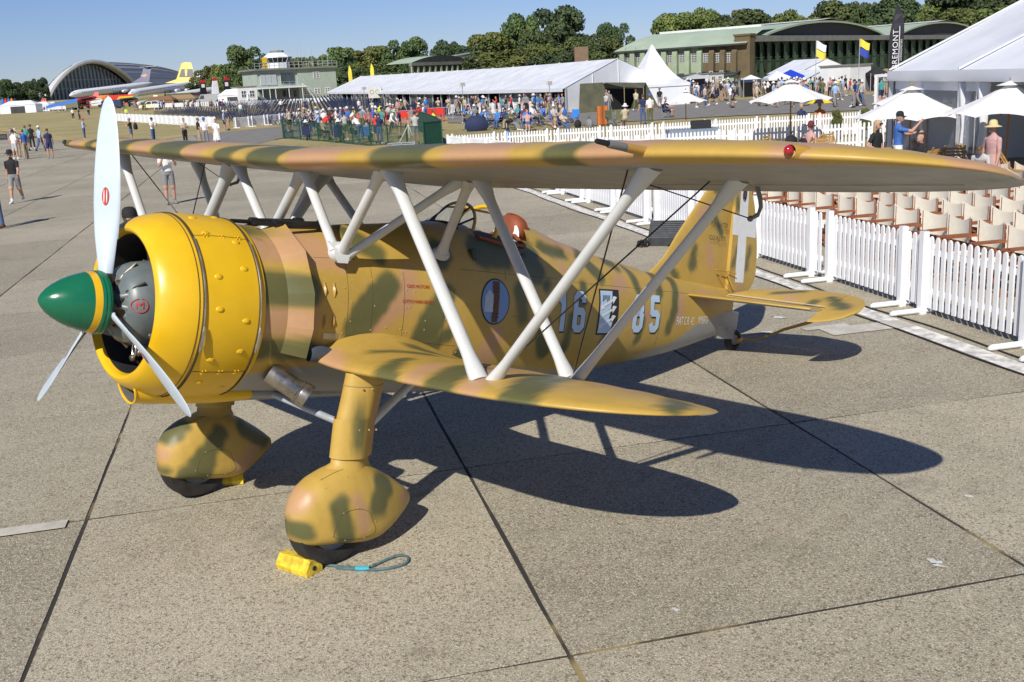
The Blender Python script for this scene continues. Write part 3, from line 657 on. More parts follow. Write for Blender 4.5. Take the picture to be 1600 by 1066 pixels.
def shoe(c, nrm, r=.07, par=None):
    mb = MB(); n = np.asarray(nrm, float); n /= np.linalg.norm(n); x = np.array([1., 0, 0]); x = x-n*(x@n); x /= np.linalg.norm(x); y = np.cross(n, x)
    mb.loft([[wfp(np.asarray(c)+n*h+x*r*k*1.15*cos(f)+y*r*k*.8*sin(f)) for f in np.linspace(0, 2*pi, 20, endpoint=False)] for h, k in ((-.01, 1.1), (.004, 1.08), (.03, .8))], cap=(False, True)); mb.obj('strut_shoe', M_strut, par or plane)
IFa, IRa = 1.86, 2.68; LFa, LRa = 1.93, 2.75; LS = 2.10
for sd in (-1, 1):
    def U(a, s): return (a, sd*s, u_low(a, s)+.012)
    def Lw(a, s): return (a, sd*s, l_up(a, s)-.01)
    strut(U(IFa, 1.07), Lw(LFa, LS-.045), .105, .072, (1.55, .2), (1.4, .2)); strut(U(IRa, 1.07), Lw(LRa, LS-.03), .10, .068, (1.6, .2), (1.4, .2))
    strut(U(IFa+.03, 3.25), Lw(LFa+.04, LS+.06), .085, .060, (1.75, .26), (1.35, .16)); strut(U(IRa, 3.27), Lw(LRa-.01, LS+.05), .085, .060, (1.75, .26), (1.3, .3))
    cf = (1.93, sd*.47, .47); cr = (2.90, sd*.44, .53)
    strut(U(IFa, .96), cf, .085, .06, (1.5, .14), (1.25, .12), 'cabane_strut'); strut((IFa, .02*sd, u_low(IFa, 0)+.01), (1.88, sd*.46, .49), .085, .06, (1.4, .14), (1.25, .1), 'cabane_strut')
    strut(U(IRa, .95), cr, .085, .06, (1.5, .14), (1.4, .14), 'cabane_strut'); strut(U(IRa-.03, .88), (1.99, sd*.48, .46), .075, .055, (1.6, .2), (1.1, .1), 'cabane_strut')
    shoe(cf, (0, sd, .25), .085); shoe(cr, (0, sd*.8, .6), .07)
    pl = MB(); pl.add([wf(1.84, sd*.475, .545), wf(1.96, sd*.475, .545), wf(1.985, sd*.515, .42), wf(1.86, sd*.515, .42)], [(0, 1, 2, 3)]); pl.loft([[wf(1.82, sd*.44, .55), wf(1.99, sd*.44, .55)], [wf(1.84, sd*.50, .50), wf(2.0, sd*.50, .50)], [wf(1.87, sd*.525, .40), wf(1.96, sd*.525, .40)]], closed=False); pl.obj('strut_plate', M_strut, plane)
    w_ = MB()
    for p, q in ((U(IFa+.05, 3.08), Lw(LRa, LS)), (U(IRa, 3.08), Lw(LFa+.03, LS+.03))):
        w_.tube([wfp(p), wfp(q)], .0055, 5)
    w_.obj('bracing_wire', M_wire, plane)
    # aileron balance weight on a curved arm under the wing, with its cable
    b = MB(); z0 = u_low(3.1, 3.16); b.tube([wf(3.04, sd*3.16, z0+.02), wf(3.10, sd*3.16, z0-.06), wf(3.12, sd*3.16, z0-.11), wf(3.10, sd*3.16, z0-.16), wf(3.03, sd*3.16, z0-.19)], [.022, .024, .022, .018, .012], 8, flat=.35); b.sphere(wf(3.02, sd*3.16, z0-.192), .020, 8, 5)
    b.obj('aileron_weight', mat('weight grey', (.16, .16, .15), .5), plane)
    c = MB(); c.tube([wf(3.02, sd*3.16, z0-.192), wf(2.4, sd*2.7, u_low(2.4, 2.7))], .004, 5); c.obj('control_cable', M_wire, plane)
# navigation lights
for sd, col, nm in ((-1, (.42, .008, .012), 'red lens'), (1, (.01, .05, .06), 'blue green lens')):
    sL = 4.17; aL = ule(sL); wL = uwl(sL, ute(sL)-aL)+UIN*(ute(sL)-aL)+.015
    m, nt, b = nodes(nm); b.inputs['Base Color'].default_value = (*col, 1); b.inputs['Roughness'].default_value = .08; b.inputs['Coat Weight'].default_value = 1
    l = MB(); l.sphere(wf(aL-.010, sd*(sL+.01), wL+.005), (.023, .023, .023), 16, 10); l.obj('navigation_light', m, plane)
    h = MB(); h.lathe([(r, a) for a, r in ((-.012, .032), (.01, .036), (.06, .038), (.14, .015))], 18, axis='x'); h.xf(lambda p: wf(aL+.01+p[0], sd*(sL+.015+p[0]*.45)+p[1], wL+p[2])).obj('light_housing', M_brass, plane)
# pitot tube on the port leading edge
pt = MB(); sP = -3.43; aP = ule(3.43); wP = uwl(3.43, 1.6)+.012
pt.tube([wf(aP-.34, sP, wP), wf(aP-.33, sP, wP), wf(aP-.25, sP, wP)], [.008, .013, .015], 12); pt.obj('pitot_head', M_blk, plane)
pt = MB(); pt.tube([wf(aP-.25, sP, wP), wf(aP-.24, sP, wP), wf(aP-.12, sP, wP)], [.018, .021, .021], 12); pt.obj('pitot_collar', mat('weight grey', (.16, .16, .15), .5), plane)
pt = MB(); pt.tube([wf(aP-.12, sP, wP), wf(aP+.02, sP, wP), wf(aP+.35, sP, wP+.045)], [.022, .026, .015], 12); pt.obj('pitot_boom', M_brass, plane)
# ---- tail
def plate(rows, tmax, th_dir, mb, k=12):
    """rows: (LE point, TE point) in aircraft coordinates; lens section thickened along th_dir"""
    th_dir = np.asarray(th_dir, float); rings = []
    x = (1-np.cos(np.linspace(0, pi, k)))/2
    for p, q in rows:
        p = np.asarray(p, float); q = np.asarray(q, float); c = np.linalg.norm(q-p); T = min(tmax, c*.14)
        yt = T*1.9*(np.sqrt(x)*.8*(1-x)+.04*x*(1-x)); 
        rings.append([p+(q-p)*xi+th_dir*yi for xi, yi in zip(x, yt)]+[p+(q-p)*xi-th_dir*yi for xi, yi in zip(x[-2:0:-1], yt[-2:0:-1])])
    mb.loft(rings, cap=(True, True)); return mb
FG = [[(7.13, 1.18, .05), (7.31, 1.03, .045)], [(6.82, .82, .05), (6.82, .66, .08)], [(7.9, .9, .04), (7.88, .67, .045)], [(7.64, .9, .035), (7.58, .68, .035)], [(7.49, 1.44, .03), (7.55, 1.33, .04)], [(6.4, .6, .05), (6.55, .5, .05)], [(7.1, 1.5, .06)]]
FP = [[(7.09, .88, .04), (7.15, .7, .07)], [(6.86, 1.2, .06), (7.0, 1.3, .05)], [(7.8, .45, .05)], [(7.3, 1.4, .05)]]
def camo_pts(o, V, g, p, ix=(0, 2), under=None):
    P = af_of(V); setattr_(o.data, 'green', capmask(P[:, ix[0]], P[:, ix[1]], g)); setattr_(o.data, 'pink', capmask(P[:, ix[0]], P[:, ix[1]], p, .045)); setattr_(o.data, 'under', np.zeros(len(P)) if under is None else under(P))
def curve(pts, xs): a = np.array(pts); return smooth_interp(np.asarray(xs), a[:, 0], a[:, 1])
wz = np.concatenate([np.linspace(.36, 1.7, 46), [1.74, 1.77, 1.79, 1.80]])
fle = curve([(.36, 5.95), (.5, 6.08), (.62, 6.24), (1.0, 6.55), (1.43, 6.92), (1.65, 7.14), (1.77, 7.36), (1.80, 7.44)], wz)
hng = np.interp(wz, [.36, 1.8], [7.515, 7.445])
mb = plate([((a, 0, w), (h, 0, w)) for a, h, w in zip(fle, hng, wz)], .05, (0, 1, 0), MB(), 40)
mb.xf(wfp); fin = mb.obj('fin', M_camo, plane, sharp=60); camo_pts(fin, mb.V, FG, FP)
rw = np.concatenate([[.34, .36], np.linspace(.40, 1.62, 40), [1.68, 1.73, 1.77, 1.79]])
rte = curve([(.34, 7.86), (.40, 7.98), (.50, 8.07), (.8, 8.09), (1.1, 8.02), (1.5, 7.85), (1.68, 7.70), (1.79, 7.48)], rw); rhg = np.interp(rw, [.34, 1.8], [7.53, 7.46])
def rud_t(x): return .035*(1-x)+.004
def rudder():
    mb = MB(); rings = []
    for h, t, w in zip(rhg, rte, rw):
        xs = np.linspace(0, 1, 14); rings.append([wf(h+(t-h)*x, -rud_t(x), w) for x in xs]+[wf(h+(t-h)*x, rud_t(x), w) for x in xs[::-1]])
    mb.loft(rings, cap=(True, True)); o = mb.obj('rudder', M_camo, plane, sharp=60); camo_pts(o, mb.V, FG, FP); return o
rud = rudder()
def rpt(a, w, off=.003, sd=-1):
    h = np.interp(w, rw, rhg); t = np.interp(w, rw, rte); x = np.clip((a-h)/(t-h), 0, 1); return wf(a, sd*(rud_t(x)+off), w)
for sd in (-1, 1):
    c = MB()
    for a0, a1, w0, w1 in ((7.66, 7.85, .50, 1.66), (7.53, 7.66, 1.03, 1.27), (7.85, 8.06, 1.03, 1.27)):
        lean = lambda w: -(w-.5)*.10
        c.loft([[rpt(a+lean(w), w, .003, sd) for a in np.linspace(a0, a1, 4)] for w in np.linspace(w0, w1, 8)], closed=False)
    cr = c.obj('rudder_cross', M_white2, rud, sharp=80)
    e = MB()
    cx, cw = 7.655, 1.50
    for ring in (.062, .045): e.tube([rpt(cx+ring*.62*cos(f), cw+ring*sin(f)*1.25, .005, sd) for f in np.linspace(0, 2*pi, 24)], .005, 4)
    for k in range(-2, 3): e.tube([rpt(cx+k*.012, cw+.05, .005, sd), rpt(cx+k*.010, cw-.045, .005, sd)], .003, 4)
    for k in (-1, 0, 1): e.sphere(rpt(cx+k*.018, cw+.092, .005, sd), .009, 6, 4)
    e.obj('rudder_crest', M_mblk, rud); s_ = MB(); s_.loft([[rpt(cx+x, cw+y, .006, sd) for x in (-.018, .018)] for y in (-.03, .03)], closed=False); s_.obj('crest_shield', M_red, rud)
# tailplane and elevators
def tailp(sd):
    S = np.linspace(.03, 1.30, 26); wt = .325
    le = np.interp(S, [0, .2, 1.3], [6.50, 6.64, 7.16]); mb = plate([((a, sd*s, wt), (7.46, sd*s, wt)) for a, s in zip(le, S)], .042, (0, 0, 1), MB(), 22).xf(wfp)
    o = mb.obj('tailplane', M_camo, plane, sharp=60)
    TG = [[(6.95, -.45, .06), (7.3, -.6, .08)], [(7.2, -1.05, .05), (7.6, -1.1, .06)], [(7.55, -1.45, .09), (7.75, -1.2, .06)], [(7.7, -.55, .06), (7.85, -.8, .05)]]; TP = [[(6.85, -.3, .06), (7.1, -.7, .06)], [(7.6, -.8, .08)], [(7.3, -1.2, .05)]]
    TG, TP = [[[(x, -sd*-1*-y if False else y*(1 if sd < 0 else -1), r) for x, y, r in c] for c in L] for L in (TG, TP)]
    und = lambda P: ss(-(P[:, 2]-wt), .004, .012)
    camo_pts(o, mb.V, TG, TP, (0, 1), und)
    S = np.concatenate([np.linspace(.06, 1.30, 22)]); te = np.interp(S, [.06, .25, .9, 1.3], [7.62, 7.82, 8.0, 7.97])
    rows = [((7.465, sd*s, wt), (t, sd*s, wt)) for s, t in zip(S, te)]
    mb = plate(rows, .034, (0, 0, 1), MB(), 14)
    S2 = np.concatenate([np.linspace(1.303, 1.55, 8), [1.59, 1.62, 1.64, 1.65]])
    rows = [((float(np.interp(s, [1.3, 1.4, 1.5, 1.6, 1.65], [7.10, 7.13, 7.20, 7.34, 7.55])), sd*s, wt), (float(np.interp(s, [1.3, 1.45, 1.55, 1.62, 1.65], [7.97, 7.92, 7.84, 7.72, 7.57])), sd*s, wt)) for s in S2]
    plate(rows, .034, (0, 0, 1), mb, 16); ED = R(21)
    mb.xf(lambda p: (7.465+(p[0]-7.465)*cos(ED)-(p[2]-wt)*sin(ED), p[1], wt+(p[0]-7.465)*sin(ED)+(p[2]-wt)*cos(ED))); mb.xf(wfp); e = mb.obj('elevator', M_camo, plane, sharp=60); camo_pts(e, mb.V, TG, TP, (0, 1))
    g_ = MB(); g_.tube([wf(7.462, sd*s, wt+.036) for s in np.linspace(.1, 1.3, 20)], .006, 5); g_.obj('hinge_gap', mat('tape grey', (.45, .42, .36), .6, var=0), o)
tailp(-1); tailp(1)
h = MB(); h.tube([wf(7.22, -.055, .62), wf(7.42, -.06, .615), wf(7.60, -.075, .60)], [.006, .006, .006], 5); h.tube([wf(7.42, -.06, .615), wf(7.58, -.08, .42)], .011, 6); h.tube([wf(7.22, -.06, .62), wf(7.50, -.10, .40)], .005, 5); h.obj('rudder_horn', M_brass, plane)
# tail wheel
tw = MB(); rings = []
for w, a0, a1, hw in ((.16, 6.95, 7.86, .085), (.06, 7.12, 7.86, .085), (-.02, 7.32, 7.85, .08), (-.09, 7.42, 7.84, .07), (-.15, 7.46, 7.82, .062)):
    rings.append([wf((a0+a1)/2+(a1-a0)/2*cos(f), hw*sin(f)*(1-.35*cos(f)), w) for f in np.linspace(0, 2*pi, 24, endpoint=False)])
tw.loft(rings, cap=(True, True)); tw.obj('tail_wheel_fairing', M_under, plane)
def wheel(par, c, r, wd, hubr, rz=0):
    c = np.asarray(c, float); t = MB(); t.lathe([(r*.60, -wd*.42), (r*.80, -wd*.5), (r*.93, -wd*.44), (r, -wd*.2), (r, wd*.2), (r*.93, wd*.44), (r*.80, wd*.5), (r*.60, wd*.42)], 40, c=c, axis='y'); o = t.obj('tyre', M_tyre, par)
    h = MB(); h.lathe([(.002, -wd*.30), (hubr*.3, -wd*.32), (hubr*.32, -wd*.2), (hubr*.8, -wd*.25), (hubr*.97, -wd*.40), (hubr, -wd*.42), (hubr, wd*.42), (hubr*.97, wd*.40), (hubr*.8, wd*.25), (.002, wd*.3)], 32, c=c, axis='y'); h.obj('wheel_rim', M_rim, par)
zr = .12; twp = MB(); T_ = D.objects.new('tail_wheel', None); COL.objects.link(T_); T_.parent = plane; wheel(T_, np.array([7.58, 0, zr])-PL0, zr, .085, .06)
# ---- main gear
SG = [[(1.32, .62, .04), (1.30, .5, .04)]]
GX = .045
def gear(sd):
    y = .96*sd; spx = [(.985, .40, .33, .02), (.995, .47, .28, .065), (1.03, .535, .245, .115), (1.10, .605, .220, .160), (1.20, .650, .195, .188), (1.32, .675, .16, .200), (1.42, .683, .13, .203), (1.52, .668, .105, .198), (1.62, .622, .10, .184), (1.72, .555, .125, .157), (1.82, .47, .165, .12), (1.91, .385, .205, .078), (1.97, .32, .232, .04), (2.0, .285, .25, .01)]
    xx_ = np.linspace(.985, 2.0, 400); cols = []
    for k in (1, 2, 3):
        y_ = np.interp(xx_, [p[0] for p in spx], [p[k] for p in spx]); y_ = np.concatenate([np.full(30, y_[0]), y_, np.full(30, y_[-1])]); ker = np.hanning(41); ker /= ker.sum(); ys = np.convolve(y_, ker, 'same')[30:-30]
        bl = ss(xx_, .985, 1.06)*(1-ss(xx_, 1.95, 2.0)); cols.append(ys*bl+y_[30:-30]*(1-bl))
    cols[1] = cols[1]-.022
    spf = lambda x: [float(np.interp(x-GX, xx_, c)) for c in cols]
    sp_ = np.array(spx); xs = GX+np.concatenate([[.985, .988, .993], np.linspace(1.0, 2.0, 120)]); rings = []
    for x in xs:
        t, b, hw = spf(x); c = b+(t-b)*.42; ring = []
        for j in range(84):
            f = 2*pi*j/84; cf, sf = cos(f), sin(f); hh = (t-c) if cf > 0 else (c-b)
            ring.append(np.array([x, y+hw*np.sign(sf)*abs(sf)**(.85), c+hh*np.sign(cf)*abs(cf)**(.9 if cf > 0 else .40)])-PL0)
        rings.append(ring)
    mb = MB(); mb.loft(rings, cap=(True, True)); o = mb.obj('wheel_spat', M_camo, plane, sharp=65); V = np.array(mb.V)+PL0-np.array([GX, 0, 0])
    g_ = [[(1.28, .46, .075), (1.30, .18, .07)], [(1.68, .46, .10), (1.60, .36, .085)], [(1.03, .34, .075)]] if sd < 0 else [[(1.20, .24, .14), (1.33, .40, .09), (1.46, .52, .07)], [(1.72, .48, .1), (1.9, .36, .1)], [(1.06, .55, .04), (1.2, .63, .05)], [(1.0, .3, .04)]]
    p_ = [[(1.42, .46, .04), (1.46, .25, .05)], [(1.08, .56, .04), (1.0, .47, .03)], [(1.9, .3, .05)], [(1.75, .55, .03)]] if sd < 0 else [[(1.0, .45, .05)], [(1.62, .2, .08), (1.8, .3, .06)]]
    X, Z = V[:, 0], V[:, 2]; setattr_(o.data, 'green', capmask(X, Z, g_)); setattr_(o.data, 'pink', capmask(X, Z, p_, .045)); setattr_(o.data, 'under', np.zeros(len(V)))
    def spt(x, f): 
        t, b, hw = spf(x); c = b+(t-b)*.42; cf, sf = cos(f), sin(f); hh = (t-c) if cf > 0 else (c-b)
        return np.array([x, y+hw*np.sign(sf)*abs(sf)**.85, c+hh*np.sign(cf)*abs(cf)**(.9 if cf > 0 else .40)])-PL0
    r_ = MB()
    for x, f in ((1.2, 100), (1.3, 84), (1.42, 82), (1.55, 92), (1.3, 118), (1.45, 116), (1.22, 40), (1.4, 38), (1.58, 42), (1.5, 100)): r_.sphere(spt(x+GX, -R(f)), .0055, 6, 4)
    seam([[spt(GX+1.38+.17*cos(t), -R(100+17*sin(t))) for t in np.linspace(0, 2*pi, 30)]], .0016, o); seam([[spt(x+GX, -R(20)) for x in np.linspace(1.22, 1.42, 8)]], .0022, o); tag(r_.obj('spat_fasteners', M_rivet, o), kind='stuff')
    # leg fairings
    def legring(x, z, ch, th, n=28): 
        out = []
        for j in range(n):
            f = 2*pi*j/n; cx = cos(f); tx = 1 if cx < 0 else (1-cx**1.6*.75)
            out.append(np.array([x+ch*.5*cx*cos(TH*.3), y+th*.5*sin(f)*tx, z-ch*.5*cx*sin(TH)*.9])-PL0)
        return out
    rows = [(1.775, 1.262), (1.735, 1.15), (1.685, 1.02), (1.648, .93)]
    up = MB(); up.loft([legring(x, z, .325, .19) for x, z in rows]); ou = up.obj('leg_fairing', M_camo, plane, sharp=70)
    rows2 = [(1.65, .965), (1.638, .93), (1.605, .80), (1.58, .70)]
    lo = MB(); lo.loft([legring(x, z, .338, .205) for x, z in rows2]); lo.loft([legring(*rows2[-1], .338, .205), legring(*rows2[-1], .31, .18)]); ol = lo.obj('leg_cuff', M_camo, plane, sharp=70)
    cu = MB(); cu.loft([legring(1.578, .72, .295, .165), legring(1.565, .66, .305, .175), legring(1.535, .625, .40, .24)]); oc = cu.obj('spat_collar', M_camo, plane, sharp=70)
    for m_, ob in ((up, ou), (lo, ol), (cu, oc)):
        V = np.array(m_.V)+PL0; X, Z = V[:, 0], V[:, 2]; setattr_(ob.data, 'green', capmask(X, Z, [[(1.62, 1.0, .05), (1.59, .83, .055)]])); setattr_(ob.data, 'pink', capmask(X, Z, [[(1.80, .98, .05), (1.76, .76, .05)]], .04)); setattr_(ob.data, 'under', np.zeros(len(V)))
    rb = MB()
    for x, z in ((1.66, 1.185), (1.74, 1.165), (1.60, .905), (1.68, .885), (1.74, .87)): rb.sphere(np.array([x, y-.098, z])-PL0, .008, 6, 4)
    rb.tube([p+np.array([0, 0, 0]) for p in legring(1.745, 1.18, .328, .194)], .003, 4); tag(rb.obj('fairing_fasteners', M_rivet, ou), kind='stuff')
    Wn = D.objects.new('main_wheel', None); COL.objects.link(Wn); Wn.parent = plane; wheel(Wn, np.array([1.29+GX, y, .29])-PL0, .29, .20, .185)
    k = MB(); k.tube([np.array([1.74, y-.0*sd, .88])-PL0, wf(2.62, sd*.62, -.44)], .033, 10); k.obj('gear_brace', M_strut, plane); k2 = MB(); k2.tube([np.array([1.64, y-.05*sd, .88])-PL0, wf(1.62, sd*.16, -.60)], [.026, .026], 10); k2.obj('gear_brace', mat('brace grey', (.42, .45, .48), .4, .3), plane)
gear(-1); gear(1)
# exhaust stub and carburettor intake each side
for sd in (-1, 1):
    e = MB(); p0 = wf(1.43, sd*.46, -.40); p1 = wf(1.645, sd*.64, -.555); e.tube([p0, p0+(p1-p0)*.72], .078, 22, cap=False); e.tube([p0+(p1-p0)*.72, p0+(p1-p0)*.75, p0+(p1-p0)*.78], [.078, .088, .088], 22, cap=False); e.tube([p0+(p1-p0)*.80, p0+(p1-p0)*.83, p1], [.088, .090, .090], 22, cap=False); e.tube([p1, p1-(p1-p0)*.3], [.086, .08], 22)
    e.obj('exhaust_stub', M_steel, plane)
    i = MB(); rings = []
    c0 = np.array([1.66, sd*.585, -.25])
    for d, k in ((0, .9), (.02, 1.0), (.06, 1.02), (.12, .9), (.2, .55)): rings.append([wfp(c0+np.array([d-.01, sd*.05*cos(f)*k, .062*sin(f)*k])) for f in np.linspace(0, 2*pi, 20, endpoint=False)])
    i.loft(rings, cap=(False, True)); i.loft([rings[0], [wfp(c0+np.array([.06, sd*.035*cos(f), .045*sin(f)])) for f in np.linspace(0, 2*pi, 20, endpoint=False)]], cap=(False, True)); i.obj('air_scoop', mat('scoop blue grey', (.07, .085, .10), .5), plane)
# gun blast tubes on the deck
for sd in (-1, 1):
    g_ = MB(); y = sd*.165
    g_.tube([wf(1.38, y, .618), wf(1.56, y, .625), wf(1.565, y, .625), wf(1.97, y, .655)], [.014, .016, .028, .030], 12); g_.tube([wf(1.54, y, .624), wf(1.60, y, .628)], .034, 12); g_.tube([wf(1.92, y, .652), wf(1.99, y, .656)], .040, 12); g_.obj('gun_blast_tube', M_blk, plane)
# windscreen, headrest, fairing behind it
hr = MB(); rings = []
for a, k, z in ((3.985, .25, .0), (3.995, .62, .0), (4.02, .9, .0), (4.07, 1.0, .0), (4.13, .93, -.015), (4.19, .72, -.04), (4.24, .45, -.07), (4.27, .2, -.09)):
    rings.append([wf(a, .165*k*sin(f), .80+z+(.135*k*cos(f))) for f in np.linspace(0, 2*pi, 26, endpoint=False)])
hr.loft(rings, cap=(True, True)); hro = hr.obj('headrest', M_leather, plane, sharp=180)
hs = MB(); hs.tube([wf(4.02+.1*(abs(x)), .165*x, .80+.136*sqrt(max(0, 1-x*x))) for x in np.linspace(-.99, .99, 20)], .005, 5); hs.obj('stitching', M_leather, hro)
hp = MB(); hp.lathe([(.01, .0), (.15, 0), (.17, .01), (.15, .03)], 24, axis='x'); hp.xf(lambda p: wf(4.0+p[0], p[1], .74+p[2]*.8)).obj('headrest_plate', M_white2, plane)
hf = MB(); rings = []
for a in np.linspace(4.06, 6.1, 40):
    t = np.interp(a, [4.06, 4.3, 4.62, 5.2, 5.9, 6.1], [.87, .825, .74, .64, .55, .52]); hw = np.interp(a, [4.06, 5.0, 6.1], [.21, .15, .04]); b = sec(a)[0]-.07
    rings.append([(a, hw*sin(f)*1.05, b+max(t-b, .01)*abs(cos(f))**.9) for f in np.linspace(-pi/2, pi/2, 25)])
P = np.array([p for r in rings for p in r]); hf.loft([[wfp(p) for p in r] for r in rings], closed=False); o = hf.obj('headrest_fairing', M_camo, plane); camo_side(o.data, P)
ws = D.objects.new('windscreen', None); COL.objects.link(ws); ws.parent = plane
def arch(a, hw, w0, h, lean, n=17): return [np.array([a+lean*(sin(f)**.8 if sin(f) > 0 else 0), hw*cos(f), w0+h*abs(sin(f))**.75]) for f in np.linspace(0, pi, n)]
A0 = arch(3.22, .235, .74, .05, .0); A1 = arch(3.38, .255, .735, .235, .06); A2 = arch(3.62, .265, .70, .265, .12)
gm = MB(); gm.loft([[wfp(p) for p in A0], [wfp(p) for p in A1]], closed=False); gm.obj('windscreen_glass', M_glass, ws)
for arc, r, m in ((A1, .014, M_brass), (A2, .020, M_yel), (A0, .010, M_blk)):
    f_ = MB(); f_.tube([wfp(p) for p in arc], r, 8); f_.obj('windscreen_frame', m, ws)
for k in (5, 11, 2, 14): f_ = MB(); f_.tube([wfp(A0[k]), wfp(A1[k])], .009, 6); f_.obj('windscreen_post', M_blk, ws)
for k in (4, 12): f_ = MB(); f_.tube([wfp(A1[k]), wfp(A2[k])], .011, 6); f_.obj('canopy_rail', M_brass, ws)
cm = MB(); cm.tube([wfp(p) for p in ([(3.42, .29*k, .695) for k in (-1, -.5, .5, 1)]+[(3.7, .33, .655), (3.95, .31, .66), (3.98, .15, .74), (3.98, -.15, .74), (3.95, -.31, .66), (3.7, -.33, .655), (3.42, -.29, .695)])], .016, 8); cm.obj('cockpit_coaming', M_leather, plane)
# ---- markings on the fuselage side
def quadgrid(poly, fn, m, name, par, nx=6):                            # convex polygons in (a, w), diced so that they follow the skin
    mb = MB()
    for q in poly:
        q = [np.array(p, float) for p in q]; a, b, c, d = q
        mb.loft([[fn(*(a*(1-u)*(1-v)+b*u*(1-v)+c*u*v+d*(1-u)*v)) for u in np.linspace(0, 1, nx)] for v in np.linspace(0, 1, nx)], closed=False)
    return mb.obj(name, m, par, sharp=80)
def rect(x0, y0, x1, y1): return [(x0, y0), (x1, y0), (x1, y1), (x0, y1)]
T = .068; Hh = .378; Wd = .190; c_ = .05
def stroke(pts, t=T):
    out = []
    for p, q in zip(pts[:-1], pts[1:]):
        p = np.array(p); q = np.array(q); d = (q-p)/np.linalg.norm(q-p); n = np.array([-d[1], d[0]])*t/2; out.append([p-n-d*t*.2, q-n+d*t*.2, q+n+d*t*.2, p+n-d*t*.2])
    return out
h2 = T/2
L_, Rr, Bt, Tp, Md = h2, Wd-h2, h2, Hh-h2, Hh*.52
oct_ = lambda x0, y0, x1, y1, c=.03: [(x0+c, y0), (x1-c, y0), (x1, y0+c), (x1, y1-c), (x1-c, y1), (x0+c, y1), (x0, y1-c), (x0, y0+c), (x0+c, y0)]
DIG = {'1': stroke([(.065, Tp-.055), (.115, Tp)])+stroke([(.118, Tp+.01), (.118, Bt-.01)]),
 '6': stroke([(Rr, Tp-.055), (Rr, Tp-.03), (Rr-.03, Tp), (L_+.03, Tp), (L_, Tp-.03), (L_, Bt+.03), (L_+.03, Bt), (Rr-.03, Bt), (Rr, Bt+.03), (Rr, Md-.03), (Rr-.03, Md), (L_, Md)]),
 '8': stroke(oct_(L_, Bt, Rr, Md))+stroke(oct_(L_+.006, Md, Rr-.006, Tp)),
 '5': stroke([(Rr, Tp), (L_, Tp), (L_, Md), (Rr-.03, Md), (Rr, Md-.03), (Rr, Bt+.03), (Rr-.03, Bt), (L_+.03, Bt), (L_, Bt+.05)])}
for sd in (-1, 1):
    for ch, a0 in (('1', 4.275), ('6', 4.545), ('8', 5.555), ('5', 5.86)):
        if sd > 0: a0 = 10.24-a0-Wd
        fx = (lambda x: x) if sd < 0 else (lambda x: Wd-x)
        w0 = -.075
        quadgrid([[(fx(x)+.014, y-.016) for x, y in q] for q in DIG[ch]], lambda x, y: on_side(a0+x, w0+y, .003, sd), M_mblk, 'number_shadow', fus, 4)
        quadgrid([[(fx(x), y) for x, y in q] for q in DIG[ch]], lambda x, y: on_side(a0+x, w0+y, .006, sd), M_pblue, 'number', fus, 4)
    e0 = 4.97; ew, eh, w0 = .30, .40, -.08
    pn = lambda x, y, o=.003: on_side(e0+x, w0+y, o, sd)
    quadgrid([rect(-.02, -.02, ew+.02, eh+.015)], pn, M_mblk, 'squadron_panel', fus, 10)
    quadgrid([[(0, 0), (.14, 0), (.21, eh), (0, eh)], [(.14, 0), (.20, 0), (.23, .10), (.16, .12)]], lambda x, y: pn(x, y, .006), M_pblue, 'squadron_field', fus, 8)
    for yy in (.10, .19, .28):
        quadgrid([[(.03, yy-.045), (.23, yy+.035), (.225, yy+.055), (.02, yy-.02)], [(.21, yy+.0), (.275, yy+.065), (.22, yy+.075), (.20, yy+.06)], [(.01, yy-.06), (.07, yy-.045), (.05, yy-.005), (.0, yy-.02)]], lambda x, y: pn(x, y, .009), M_white2, 'squadron_arrow', fus, 5)
    quadgrid([[(.03+k*.025, .30+.012*((k*7) % 3)), (.045+k*.025, .30+.012*((k*7) % 3)), (.055+k*.025, .36), (.04+k*.025, .36)] for k in range(5)], lambda x, y: pn(x, y, .009), mat('marking slate', (.09, .13, .2), .5, var=0), 'squadron_script', fus, 3)
    # oval fasces badge
    ca, cw, ra, rw_ = 3.49, .175, .16, .18
    bp = lambda x, y, o: on_side(ca+x, cw+y, o, sd)
    def disk(rx, ry, o, m, nm):
        mb = MB(); mb.loft([[bp(rx*k*cos(f), ry*k*sin(f), o) for f in np.linspace(0, 2*pi, 40, endpoint=False)] for k in (1, .8, .6, .4, .2, .02)], cap=(False, True)); return mb.obj(nm, m, fus, sharp=180)
    disk(ra+.012, rw_+.012, .003, M_mblk, 'badge_rim'); disk(ra, rw_, .005, mat('badge blue', (.17, .30, .56), .45, var=.03), 'badge_field')
    br = mat('badge brown', (.15, .055, .025), .5, var=.2, scale=30)
    quadgrid([[(-.035, -.172), (.035, -.172), (.045, .170), (-.035, .170)]], lambda x, y: bp(x, y, .008), br, 'badge_rods', fus, 10)
    quadgrid([rect(-.037, y, .045, y+.008) for y in (-.13, -.10, .08, .11)]+[[(-.035, -.06), (.04, .04), (.04, .055), (-.035, -.045)], rect(-.012, -.17, -.008, .17), rect(.012, -.17, .016, .17)], lambda x, y: bp(x, y, .010), mat('badge dark brown', (.06, .02, .01), .5, var=0), 'badge_strap', fus, 6)
    q_ = -1
    quadgrid([[(-.135, -.085), (-.03, -.085), (-.03, .02), (-.130, .05)], [(-.125, .05), (-.03, .01), (-.03, .06), (-.08, .10)]], lambda x, y: bp(x, y, .008), mat('badge steel', (.42, .50, .60), .4, var=.1), 'badge_axe', fus, 5)
sidefn = lambda a0, w0, sd=-1, k=1.: (lambda x, y: on_side(a0+x*k, w0+y, .004, sd))
